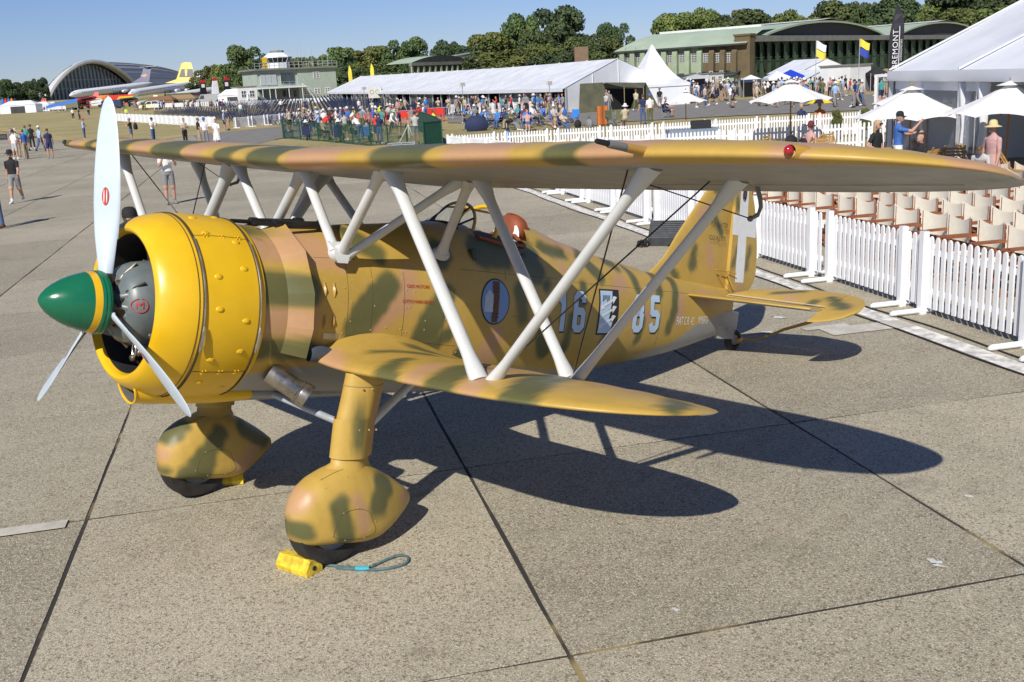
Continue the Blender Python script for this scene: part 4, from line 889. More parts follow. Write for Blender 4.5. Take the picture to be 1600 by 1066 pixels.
text_mesh('FIAT C.R. 42', .125, sidefn(6.40, .045, -1, .56), 'type_lettering', M_white2, fus, 2, 'LEFT', 1.0)
text_mesh('MM6976', .125, sidefn(6.86, .058, -1, .50), 'serial_lettering', M_white2, fus, 2, 'LEFT', 1.0)
text_mesh('OLIO MOTORE', .036, sidefn(2.54, .262), 'stencil_lettering', M_red, fus, 2, 'LEFT', .9); text_mesh('LOTTO MARE-GENZU', .036, sidefn(2.50, .145), 'stencil_lettering', M_red, fus, 2, 'LEFT', .82)
def finp(a, w): return wf(a, -.054, w)
text_mesh('P.V. Kg 1720', .07, lambda x, y: finp(7.03+x, 1.115+y), 'weight_lettering', M_mblk, fin, 0, 'LEFT', .9); text_mesh('C.U. Kg 575', .07, lambda x, y: finp(7.03+x, .965+y), 'weight_lettering', M_mblk, fin, 0, 'LEFT', .9)
# ------------------------------------------------------------------ people: one continuous remeshed body per pose, coloured per person
SKIN = mat('skin', (.46, .26, .18), .6, var=.05); HAIRS = {'dark': mat('dark hair', (.03, .02, .015), .6), 'brown': mat('brown hair', (.10, .06, .03), .6), 'grey': mat('grey hair', (.35, .33, .31), .6), 'blond': mat('blond hair', (.42, .30, .14), .6)}
CL = {k: mat(k+' cloth', c, .85, var=.1, scale=14) for k, c in {'white': (.75, .74, .72), 'black': (.014, .014, .016), 'navy': (.02, .03, .085), 'light blue': (.30, .46, .66), 'blue': (.05, .14, .42), 'bright blue': (.03, .2, .6), 'grey': (.22, .22, .22), 'pale grey': (.45, .45, .43),
 'red': (.55, .035, .03), 'khaki': (.33, .27, .17), 'olive': (.11, .12, .05), 'yellow': (.70, .62, .05), 'hi-vis yellow': (.62, .80, .05), 'pink': (.50, .30, .28), 'maroon': (.16, .02, .03), 'teal': (.05, .28, .27), 'beige': (.52, .44, .32), 'orange': (.65, .19, .04), 'green': (.06, .2, .07), 'denim': (.07, .11, .21), 'straw': (.62, .50, .26), 'brown': (.12, .07, .04)}.items()}
def person_mesh(name, th=(0, 0), kn=(0, 0), sh=((5, 8), (5, 8)), el=(15, 15), lean=0, sit=None, wear='long', sleeve='short', inw=(0, 0), look=0, vox=.021, fingers=False, spread=.0):
    mb = MB(); seg = []
    hz = .93; L1, L2 = .43, .42; dirx = lambda a: np.array([0, -sin(R(a)), -cos(R(a))])
    hipc = np.array([0, 0, hz]); ln = R(lean); up = np.array([0, -sin(ln), cos(ln)]); fw = np.array([0, -cos(ln), -sin(ln)]); sx = np.array([1., 0, 0])
    def limb(pts, rs, lab, n=12):
        P = []; Q = []
        for (a, b, ra, rb) in zip(pts[:-1], pts[1:], rs[:-1], rs[1:]):
            for t in np.linspace(0, 1, 5)[:-1]: P.append(a+(b-a)*t); Q.append(ra+(rb-ra)*t)
        P.append(pts[-1]); Q.append(rs[-1]); mb.tube(P, Q, n); mb.sphere(pts[0], rs[0], 10, 7); mb.sphere(pts[-1], rs[-1], 10, 7)
        for a, b in zip(pts[:-1], pts[1:]): pass
    rings = []
    for h, rx, ry, o in ((-.09, .10, .08, 0), (-.06, .155, .105, 0), (.02, .168, .118, 0), (.12, .152, .108, .0), (.25, .155, .112, .005), (.37, .178, .118, .005), (.45, .182, .112, 0), (.50, .15, .09, -.01), (.535, .085, .07, -.01), (.56, .058, .058, 0), (.62, .052, .055, .012)):
        c = hipc+up*h+fw*o; rings.append([c+sx*rx*cos(f)+fw*ry*sin(f) for f in np.linspace(0, 2*pi, 20, endpoint=False)])
    mb.loft(rings, cap=(True, True)); seg += [(hipc-up*.08, hipc+up*.05, 'hip'), (hipc+up*.10, hipc+up*.47, 'torso'), (hipc+up*.55, hipc+up*.62, 'neck')]
    hc = hipc+up*.73+fw*.025; lk = R(look); hf = cos(lk)*fw-sin(lk)*up; hu = cos(lk)*up+sin(lk)*fw
    rings = []
    for h, rx, ry, o in ((-.115, .035, .04, .035), (-.10, .055, .065, .025), (-.06, .068, .085, .01), (0, .075, .098, 0), (.05, .076, .098, -.005), (.09, .062, .08, -.01), (.115, .03, .04, -.012)):
        c = hc+hu*h+hf*o; rings.append([c+sx*rx*cos(f)+hf*ry*sin(f) for f in np.linspace(0, 2*pi, 18, endpoint=False)])
    mb.loft(rings, cap=(True, True)); mb.tube([hc+hf*.085+hu*.02, hc+hf*.112-hu*.03], [.012, .018], 8); mb.sphere(hc+hf*.088-hu*.085, .025, 8, 6); mb.sphere(hc+hf*.092-hu*.06, (.03, .012, .012), 8, 6)
    for s in (-1, 1): mb.sphere(hc+sx*.078*s-hf*.01, (.012, .022, .034), 8, 6)
    seg.append((hc-hu*.03, hc+hu*.03, 'head'))
    low = 9
    for i, s in enumerate((-1, 1)):
        h = hipc+np.array([.092*s, 0, -.03]); k = h+dirx(th[i])*L1+sx*spread*s; a = k+dirx(th[i]-kn[i])*L2+sx*spread*s*.6
        bag = 1.16 if wear == 'long' else 1
        limb([h, k], [.098, .066*(1.25 if wear != 'long' else 1.12)], 'th'); limb([k, k+(a-k)*.35, a], [.058*bag, .060*bag, .040*(1.45 if wear == 'long' else 1)], 'sk')
        fd = dirx(th[i]-kn[i]+90)*.7+np.array([0, -.3, 0]); fd = fd/np.linalg.norm(fd)*1.0
        if sit is None: fd = np.array([.12*s, -1, -.02]); 
        t = a+fd*.17+np.array([0, 0, -.04]); mb.tube([a-fd*.06-np.array([0, 0, .035]), a+fd*.03-np.array([0, 0, .03]), a+fd*.11-np.array([0, 0, .04]), t-np.array([0, 0, .008])], [.038, .047, .044, .032], 10); mb.sphere(t-np.array([0, 0, .008]), .032, 8, 6); mb.sphere(a-fd*.05-np.array([0, 0, .03]), .038, 8, 6)
        low = min(low, a[2]-.078, t[2]-.045)
        seg += [(h, k, 'thigh'), (k, a, 'shank'), (a-np.array([0, 0, .03])-fd*.03, t, 'foot')]
        so = hipc+up*.445+sx*.175*s; b, o = sh[i]
        def ad(p, o_): q = np.array([sin(R(o_))*s, 0, 0])+cos(R(o_))*(fw*sin(R(p))-up*cos(R(p))); return q/np.linalg.norm(q)
        e = so+ad(b, o)*.29; w = e+ad(b+el[i], o-inw[i]-el[i]*.12)*.255; hd = w+(w-e)/.255*.085
        limb([so, e], [.062 if sleeve else .055, .047], 'ua'); limb([e, e+(w-e)*.3, w], [.044, .043, .028], 'fa')
        d = (w-e)/np.linalg.norm(w-e); sd = np.cross(d, sx); sd = sd/(np.linalg.norm(sd)+1e-9)
        mb.tube([w, w+d*.03, w+d*.085], [.026, .034, .032], 10, flat=.62)
        if fingers:
            for q, ln_ in zip((-.028, -.010, .009, .027), (.066, .078, .074, .058)):
                c0 = w+d*.075+sd*q; nn = np.cross(d, sd)*s; mb.tube([c0, c0+d*ln_*.5, c0+d*ln_*.85-nn*.018, c0+d*ln_*.95-nn*.035], [.0105, .010, .009, .008], 7)
            mb.tube([w+d*.02+sd*.028, w+d*.055+sd*.055, w+d*.085+sd*.058], [.013, .012, .009], 7)
        else: mb.tube([w+d*.075, w+d*.13, w+d*.155-np.cross(d, sd)*.01*s], [.031, .025, .012], 9, flat=.55); mb.tube([w+d*.02+sd*.02, w+d*.07+sd*.048], [.014, .011], 7)
        seg += [(so, e, 'uarm'), (e, w, 'farm'), (w, hd, 'hand')]
    if wear == 'dress':
        rings = []
        for h, rx in ((.10, .15), (-.05, .19), (-.25, .225), (-.5, .26)): c = hipc+up*h if sit is None else hipc+np.array([0, 0, h]); rings.append([c+sx*rx*cos(f)+fw*rx*.8*sin(f) for f in np.linspace(0, 2*pi, 18, endpoint=False)])
        mb.loft(rings, cap=(True, True))
    dz = -low if sit is None else sit-(hz-.10)
    me = mb.me('tmp', []); o = link('tmp', me); m = o.modifiers.new('r', 'REMESH'); m.mode = 'VOXEL'; m.voxel_size = vox; m.use_smooth_shade = True
    sm_ = o.modifiers.new('s', 'SMOOTH'); sm_.iterations = 2; sm_.factor = .5
    bpy.context.view_layer.update(); out = D.meshes.new_from_object(o.evaluated_get(bpy.context.evaluated_depsgraph_get())); D.objects.remove(o); out.name = name
    n = len(out.vertices); co = np.empty(n*3); out.vertices.foreach_get('co', co); co = co.reshape(-1, 3)
    A = np.array([a for a, b, l in seg]); B = np.array([b for a, b, l in seg]); AB = B-A; fc = np.array([p.center for p in out.polygons])
    t = np.clip(np.einsum('fsk,sk->fs', fc[:, None]-A[None], AB)/np.maximum((AB**2).sum(1), 1e-9), 0, 1); dist = np.linalg.norm(fc[:, None]-(A[None]+t[..., None]*AB[None]), axis=2)
    rad = np.array([{'hip': .13, 'torso': .13, 'head': .08, 'thigh': .08}.get(l, .05) for a, b, l in seg]); idx = np.argmin(dist-rad[None], 1); mi = np.zeros(len(fc), int)
    for f in range(len(fc)):
        l = seg[idx[f]][2]; tt = t[f, idx[f]]
        if l == 'torso': m_ = 1
        elif l == 'hip': m_ = 1 if wear == 'dress' else (2 if (fc[f]-hipc)@up < .05 else 1)
        elif l == 'thigh': m_ = 2 if (wear != 'dress' and (wear != 'short' or tt < .82)) else (1 if wear == 'dress' and fc[f][2] > hz-.52 else 0)
        elif l == 'shank': m_ = (2 if tt < .93 else 3) if wear == 'long' else (0 if tt < .8 else 3)
        elif l == 'foot': m_ = 3
        elif l == 'uarm': m_ = 1 if (sleeve == 'long' or (sleeve == 'short' and tt < .72)) else 0
        elif l == 'farm': m_ = 1 if sleeve == 'long' and tt < .9 else 0
        elif l == 'head': q = fc[f]-hc; m_ = 4 if (q@hu > .062 or (q@hf < -.005 and q@hu > -.05)) else 0
        elif l == 'neck': m_ = 0
        else: m_ = 0
        if wear == 'dress' and m_ == 2: m_ = 1
        mi[f] = m_
    for m_ in (SKIN, CL['white'], CL['navy'], CL['black'], HAIRS['brown']): out.materials.append(m_)
    out.polygons.foreach_set('material_index', mi.astype(np.int32)); out.transform(Matrix.Translation((0, 0, dz))); out.update()
    return out, Vector(hc+np.array([0, 0, dz])), Vector(hf), Vector(hu)
POSES = {}
def pose(key):
    if key in POSES: return POSES[key]
    k, wear = key.split(':'); sl = 'short'
    kw = dict(stand=dict(th=(2, -2), sh=((4, 9), (-2, 9)), el=(18, 12), spread=.02), walk=dict(th=(24, -16), kn=(10, 22), sh=((-20, 7), (22, 7)), el=(16, 30)), camera=dict(th=(3, -3), sh=((42, 12), (42, 12)), el=(105, 105), inw=(22, 22), spread=.02),
     hip=dict(th=(4, -4), sh=((-12, 32), (5, 8)), el=(72, 15), inw=(60, 0), spread=.03), chest=dict(th=(1, -1), sh=((22, 10), (22, 10)), el=(95, 95), inw=(35, 35), look=12), lean=dict(th=(-14, -8), kn=(4, 8), lean=26, sh=((44, 14), (44, 14)), el=(35, 35), inw=(10, 10)),
     sit=dict(th=(84, 80), kn=(86, 78), sh=((28, 10), (28, 10)), el=(48, 48), inw=(12, 12), sit=.47, lean=-8), lounge=dict(th=(76, 70), kn=(42, 36), sh=((30, 12), (30, 14)), el=(40, 60), inw=(14, 14), sit=.38, lean=-26), pole=dict(th=(2, -3), sh=((78, 6), (58, 10)), el=(58, 40), inw=(10, 26), spread=.02), bow=dict(th=(-8, 4), kn=(6, 12), lean=38, sh=((30, 10), (60, 12)), el=(50, 35), look=22))[k]
    hero = key.endswith('!'); wear = wear.rstrip('!')
    POSES[key] = person_mesh('person_body', wear=wear, sleeve='long' if wear == 'long' and k in ('lean',) else sl, fingers=hero, vox=.0125 if hero else .022, **kw); return POSES[key]
def hat_mesh(kind):
    mb = MB(); dome = [(.098, -.005), (.097, .04), (.085, .085), (.055, .115), (.01, .122)]
    mb.lathe([(r*1.0, h) for r, h in dome], 20)
    if kind == 'cap': mb.loft([[np.array([r*sin(a)*.95, -r*cos(a)-.0, h]) for a in np.linspace(-1.05, 1.05, 11)] for r, h in ((.095, .0), (.14, -.008), (.175, -.022))], closed=False); mb.loft([[np.array([r*sin(a)*.95, -r*cos(a), h-.006]) for a in np.linspace(-1.05, 1.05, 11)] for r, h in ((.095, .0), (.14, -.008), (.175, -.022))], closed=False)
    else: mb.lathe([(.097, 0), (.13, -.012), (.175, -.032), (.19, -.040), (.175, -.038), (.13, -.02), (.09, -.01)], 24)
    return mb.V, mb.F
HATS = {}
def hat(kind, col):
    if (kind, col) not in HATS: HATS[kind, col] = mesh('cap' if kind == 'cap' else 'sun_hat', *hat_mesh(kind), CL[col], me_only=True)
    return HATS[kind, col]
FANG = atan2(-_f0[1], -_f0[0]); USED = set(); NPEOPLE = [0]
def person(P, ps, face, shirt, legs, where, hatc=None, hair='brown', group=None, h=1., label=None, wearx=None, doing=None):
    wear = wearx or ('long' if legs in ('denim', 'khaki', 'olive', 'black', 'grey') and (NPEOPLE[0] % 3) else 'short')
    NPEOPLE[0] += 1
    me, hc, hf, hu = pose(ps+':'+wear.rstrip('!')+('!' if wear.endswith('!') else '')); rz = FANG+R(face)+pi/2
    o = link('person', me, None, (P[0], P[1], P[2] if len(P) > 2 else gz(P[0], P[1])), (0, 0, rz), h)
    for i, m_ in ((1, CL[shirt]), (2, CL[legs]), (4, HAIRS[hair]), (3, CL[('black', 'white', 'brown', 'grey')[NPEOPLE[0] % 4]])): o.material_slots[i].link = 'OBJECT'; o.material_slots[i].material = m_
    w = wear.rstrip('!'); bottom = f'{legs} shorts' if w == 'short' else f'{legs} trousers'
    act = doing or {'stand': 'standing', 'walk': 'walking', 'camera': 'with camera', 'hip': 'posing', 'chest': 'with phone', 'lean': 'leaning', 'sit': 'sitting', 'lounge': 'lounging', 'pole': 'holding pole', 'bow': 'bending'}[ps]
    hatd = ''
    if hatc:
        kind, col = hatc; hm = link(hat(kind, col).name.split('.')[0], hat(kind, col), o); zq = hu.to_track_quat('Z', 'Y'); hm.location = hc+hu*.035-hf*.002; hm.rotation_euler = zq.to_euler() if abs(hu.x)+abs(hu.y) > .02 else (0, 0, 0)
        if abs(hu.x)+abs(hu.y) > .02: hm.rotation_euler = (math.atan2(-hu.y, hu.z), 0, 0)
        hatd = f', {col} {"cap" if kind == "cap" else "sun hat"}'
    top = f'{shirt} dress' if w == 'dress' else f'{shirt} top'
    lab = label or (f'person {act} in {top}{hatd} {where}' if w == 'dress' else f'person {act} in {top}, {bottom}{hatd} {where}')
    tag(o, lab, 'person', group); return o
# ------------------------------------------------------------------ buildings
class Wall:                                                          # vertical plane through two surveyed ground points; t metres along, z up, y out of the wall (towards the viewer)
    def __init__(s, u0, d0, u1, d1):
        def gp(u, d): rr = ray(u, 140.); k = d/(rr@_F); P = CAM+rr*k; return P[:2]
        s.A = gp(u0, d0); s.B = gp(u1, d1); s.L = np.linalg.norm(s.B-s.A); s.x = (s.B-s.A)/s.L; n = np.array([s.x[1], -s.x[0]]); s.n = n if n@(CAM[:2]-s.A) > 0 else -n
        s.z0 = gz(*((s.A+s.B)/2))
    def tz(s, u, v):
        r = ray(u, v); k = ((s.A-CAM[:2])@s.n)/(r[:2]@s.n); P = CAM+r*k; return (P[:2]-s.A)@s.x, P[2]-s.z0
    def p(s, t, z, y=0.): q = s.A+s.x*t+s.n*y; return np.array([q[0], q[1], s.z0+z])
    def box(s, mb, t0, t1, z0, z1, y0=0., y1=.1, m=0):
        P = [s.p(t, z, y) for z in (z0, z1) for y in (y0, y1) for t in (t0, t1)]
        return mb.add(P, [(0, 2, 3, 1), (4, 5, 7, 6), (0, 1, 5, 4), (2, 6, 7, 3), (0, 4, 6, 2), (1, 3, 7, 5)], m)
    def slab(s, t0, t1, z0, z1, y0, y1, name, m, par): mb = MB(); s.box(mb, t0, t1, z0, z1, y0, y1); return mb.obj(name, m, par, smooth=False)
def root(name, label, cat, P, group=None): return thing(name, label, cat, (0, 0, 0), 0, group)
M_tent = mat('tent pvc', (.74, .755, .77), .45, var=.05, scale=.5, bmp=.10, bscale=.8, bdist=.12); M_tent2 = mat('tent seam', (.62, .63, .64), .5, var=0)
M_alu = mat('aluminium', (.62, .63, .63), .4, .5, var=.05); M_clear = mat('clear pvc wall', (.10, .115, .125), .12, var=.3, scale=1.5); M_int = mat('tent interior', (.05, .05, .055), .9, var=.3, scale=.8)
M_hgreen = mat('hangar pale green', (.30, .36, .24), .8, var=.12, scale=.7); M_hbrown = mat('hangar brown', (.13, .098, .05), .85, var=.14, scale=.7); M_hdoor = mat('hangar door green', (.050, .085, .045), .75, var=.16, scale=.6)
M_hroof = mat('hangar roof green', (.36, .44, .33), .75, var=.06, scale=.25); M_hroofw = mat('ridge pale', (.62, .64, .60), .6, var=.1, scale=.5); M_gable = mat('gable dark', (.045, .05, .05), .8, var=.2, scale=.6); M_fascia = mat('door track grey', (.20, .20, .18), .8, var=.15, scale=.5)
M_winf = mat('window frame white', (.72, .72, .70), .5, var=0); M_wing = mat('window glass', (.06, .075, .085), .08, var=.2, scale=.6); M_tile = mat('lean-to slate', (.035, .04, .045), .7, var=.2, scale=2)
def window(W_, par, t0, t1, z0, z1, nx, nz, bar=.05, y=.02, gl=None):
    mb = MB(); W_.box(mb, t0, t1, z0, z1, -.05, y+.02)
    f = mb.obj('window', gl or M_wing, par, smooth=False); b = MB()
    for i in range(nx+1): t = t0+(t1-t0)*i/nx; W_.box(b, t-bar/2, t+bar/2, z0, z1, y, y+.05+.004*(i % nx == 0))
    for j in range(nz+1): z = z0+(z1-z0)*j/nz; W_.box(b, t0-bar/2, t1+bar/2, z-bar/2, z+bar/2, y, y+.045+.002*(j % nz == 0))
    b.obj('window_frame', M_winf, f, smooth=False); return f
# ---- Belfast truss hangar
def hangar():
    h = root('hangar', 'large green wartime hangar with two curved roofs and ribbed doors', 'hangar', None)
    F = Wall(1168, 165, 1560, 300); S = Wall(1160, 164, 968, 176)
    ez = F.tz(1180, 62)[1]; L = F.L
    ts = [F.tz(u, 60)[0] for u in (1195, 1372, 1402, 1528)]
    # sliding doors: tall leaves stepped so that each throws a strip of shade
    k = 0; t = F.tz(1172, 60)[0]
    n = 34
    for i in range(n):
        a = t+(L-t)*(i/n)**1.25; b = t+(L-t)*((i+1)/n)**1.25; mb = MB(); w = b-a
        mb.add([F.p(a, 0, .75), F.p(a+w*.62, 0, .75), F.p(a+w*.62, ez-1.0, .15), F.p(a, ez-1.0, .75), F.p(a, ez-.2, .1), F.p(b, ez-.2, .1), F.p(b, 0, .1), F.p(a+w*.62, 0, .1), F.p(a+w*.62, ez-.2, .1)], [(0, 1, 2, 3), (3, 2, 8, 4), (1, 7, 8, 2), (7, 6, 5, 8)])
        F.box(mb, a, a+w*.62, ez*.52, ez*.52+.12, .7, .78); mb.obj('door_leaf', M_hdoor, h, smooth=False)
    F.slab(-.3, L+1, ez-.35, ez+.55, -.6, 1.0, 'door_track', M_fascia, h); F.slab(-.3, L+1, 0, ez-.3, -.6, -.1, 'inner_wall', M_hdoor, h)
    F.slab(-1.6, .2, 0, F.tz(1160, 56)[1], -1.5, 1.1, 'corner_pier', M_hbrown, h); F.slab(-1.75, .35, F.tz(1160, 56)[1], F.tz(1160, 56)[1]+.3, -1.65, 1.25, 'pier_cap', M_hbrown, h)
    bdir = np.append(S.x, 0)*S.L*1.0
    for (t0, t1, up_v, uu) in ((ts[0]-2, ts[1]+1.5, 34, 1290), (ts[2]-2, ts[3]+3, 35, 1455)):
        pk = F.tz(uu, up_v)[1]; arc = [F.p(t0+(t1-t0)*f, ez+.5+(pk-ez-.5)*(1-(2*f-1)**2)**.9, 0.) for f in np.linspace(0, 1, 25)]
        mb = MB(); V = [a-np.append(F.n, 0)*.0 for a in arc]+[F.p(t0+(t1-t0)*f, ez+.5, 0.) for f in np.linspace(0, 1, 25)]; mb.add(V, [(i, i+1, 26+i, 25+i) for i in range(24)]); mb.obj('gable', M_gable, h, smooth=False)
        mb = MB(); front = [a+np.append(F.n, 0)*.9+np.array([0, 0, .15]) for a in arc]; back = [a+bdir*1.02+np.array([0, 0, .0]) for a in arc]
        mb.loft([front, back], closed=False); mb.loft([front, [a-np.array([0, 0, .32]) for a in front]], closed=False); mb.obj('roof', M_hroof, h)
        mb = MB(); c = 12; mb.loft([[front[c-3]+np.array([0, 0, .1]), front[c]+np.array([0, 0, .45]), front[c+3]+np.array([0, 0, .1])], [back[c-3]+np.array([0, 0, .1]), back[c]+np.array([0, 0, .45]), back[c+3]+np.array([0, 0, .1])]], closed=False); mb.obj('ridge_vent', M_hroofw, h, smooth=False)
    # long side with piers and windows
    sz = S.tz(1155, 68)[1]; l2 = S.L; half = S.tz(1097, 80)[0]
    S.slab(-.5, half, 0, sz, -.3, 0, 'side_wall', M_hbrown, h); S.slab(half, l2, 0, sz, -.3, 0, 'side_wall', M_hgreen, h)
    p0, p1 = S.p(-1, sz, .9), S.p(l2+.5, sz, .9); pk = F.tz(1290, 34)[1]
    mb = MB(); rr = []
    for f in np.linspace(0, 1, 9): z = sz+(pk-sz)*sin(f*pi/2)*.96; off = 1-f; rr.append([S.p(-1, z, .9-f*13), S.p(l2*.55, z, .9-f*13), S.p(l2+.5-f*3, z, .9-f*13)])
    mb.loft(rr, closed=False); mb.obj('side_roof', M_hroof, h); mb = MB(); mb.beam(S.p(-1, sz-.1, .95), S.p(l2+.5, sz-.1, .95), .22, .25); mb.obj('gutter', M_gable, h, smooth=False)
    e0, e1 = S.p(1.0, sz+(pk-sz)*.97, -11), S.p(l2-2.5, sz+(pk-sz)*.97, -11); mb = MB(); mb.beam(e0, e1, 1.2, .5); mb.obj('ridge_vent', M_hroofw, h, smooth=False)
    us = [1140, 1123, 1105, 1086, 1067, 1049, 1032, 1016, 999, 983]
    for u in us:
        ta, za = S.tz(u+5.5, 97); tb, zb = S.tz(u-5.5, 84); window(S, h, ta, tb, za, zb, 4, 4, .05)
    for i, u in enumerate([1149, 1131, 1114, 1095, 1076, 1057, 1040, 1024, 1007, 991, 975]):
        t = S.tz(u, 100)[0]; zt = S.tz(u, 74)[1]; mb = MB(); w = .42; mt = M_hbrown if t < half else M_hgreen
        V = [S.p(t-w, 0, .0), S.p(t+w, 0, .0), S.p(t+w, 0, .9), S.p(t-w, 0, .9), S.p(t-w, zt, 0), S.p(t+w, zt, 0), S.p(t+w, zt-.8, .75), S.p(t-w, zt-.8, .75)]
        mb.add(V, [(0, 1, 5, 4), (1, 2, 6, 5), (2, 3, 7, 6), (3, 0, 4, 7), (4, 5, 6, 7)]); mb.obj('buttress', mt, h, smooth=False)
    # lean-to along the side
    z1 = S.tz(1120, 113)[1]
    S.slab(.5, l2*.62, 0, z1-.5, 0, 2.3, 'lean_to', M_hgreen, h); mb = MB(); mb.add([S.p(.2, z1+.1, 0), S.p(l2*.64, z1+.1, 0), S.p(l2*.64, z1-.6, 2.6), S.p(.2, z1-.6, 2.6)], [(0, 1, 2, 3)]); mb.add([S.p(.2, z1+.0, 0), S.p(l2*.64, z1, 0), S.p(l2*.64, z1-.7, 2.6), S.p(.2, z1-.7, 2.6)], [(0, 1, 2, 3)]); mb.obj('lean_to_roof', M_tile, h, smooth=False)
    for f in (.08, .16, .25): window(S, h, .5+l2*f, .5+l2*f+.5, 1.0, 2.1, 1, 2, .06, 2.3)
hangar()
def far_hangar():
    h = root('hangar', 'distant second hangar showing its curved roof above the trees and marquee', 'hangar', None)
    F = Wall(670, 235, 742, 250); z = F.tz(705, 97)[1]; zt = F.tz(705, 86)[1]; L = F.L
    F.slab(-6, L+6, 0, z-.6, -.5, 0, 'door_wall', M_hdoor, h); F.slab(-6, L+6, z-.6, z+.1, -.5, .4, 'door_track', M_fascia, h)
    for k in range(14): F.slab(-6+k*(L+12)/14, -6+k*(L+12)/14+.5, 0, z-.7, 0, .3, 'door_rib', M_hgreen, h)
    arc = [F.p(-6+(L+6)*f, z+(zt-z)*(1-(2*f-1)**2), 0) for f in np.linspace(0, 1, 15)]; mb = MB(); back = [a-np.append(F.n, 0)*7 for a in arc]; mb.loft([arc, back], closed=False); mb.obj('roof', M_hroof, h)
    mb = MB(); mb.add(arc+[F.p(-6+(L+6)*f, z, 0) for f in np.linspace(0, 1, 15)], [(i, i+1, 16+i, 15+i) for i in range(14)]); mb.obj('gable', M_gable, h, smooth=False)
    mb = MB(); a = F.p(L*.45, zt-.6, -3); b = F.p(L+3, zt+.5, -3); mb.add([a, b, b-np.array([0, 0, 2.2]), a-np.array([0, 0, 1.6])+np.append(F.x, 0)*3], [(0, 1, 2, 3)]); mb.beam(a, b, .3, .3, 1); mb.obj('roof_slope', [M_hroof, M_hroofw], h, smooth=False)
far_hangar()
W_chim = Wall(900, 200, 921, 200); t = W_chim.slab(0, W_chim.L, 0, W_chim.tz(910, 73)[1], -2.5, 0, 'brick_tower', mat('brown brick', (.20, .135, .085), .9, var=.12, scale=1.5), None); tag(t, 'plain brown brick block rising among the dark trees behind the marquee', 'building')
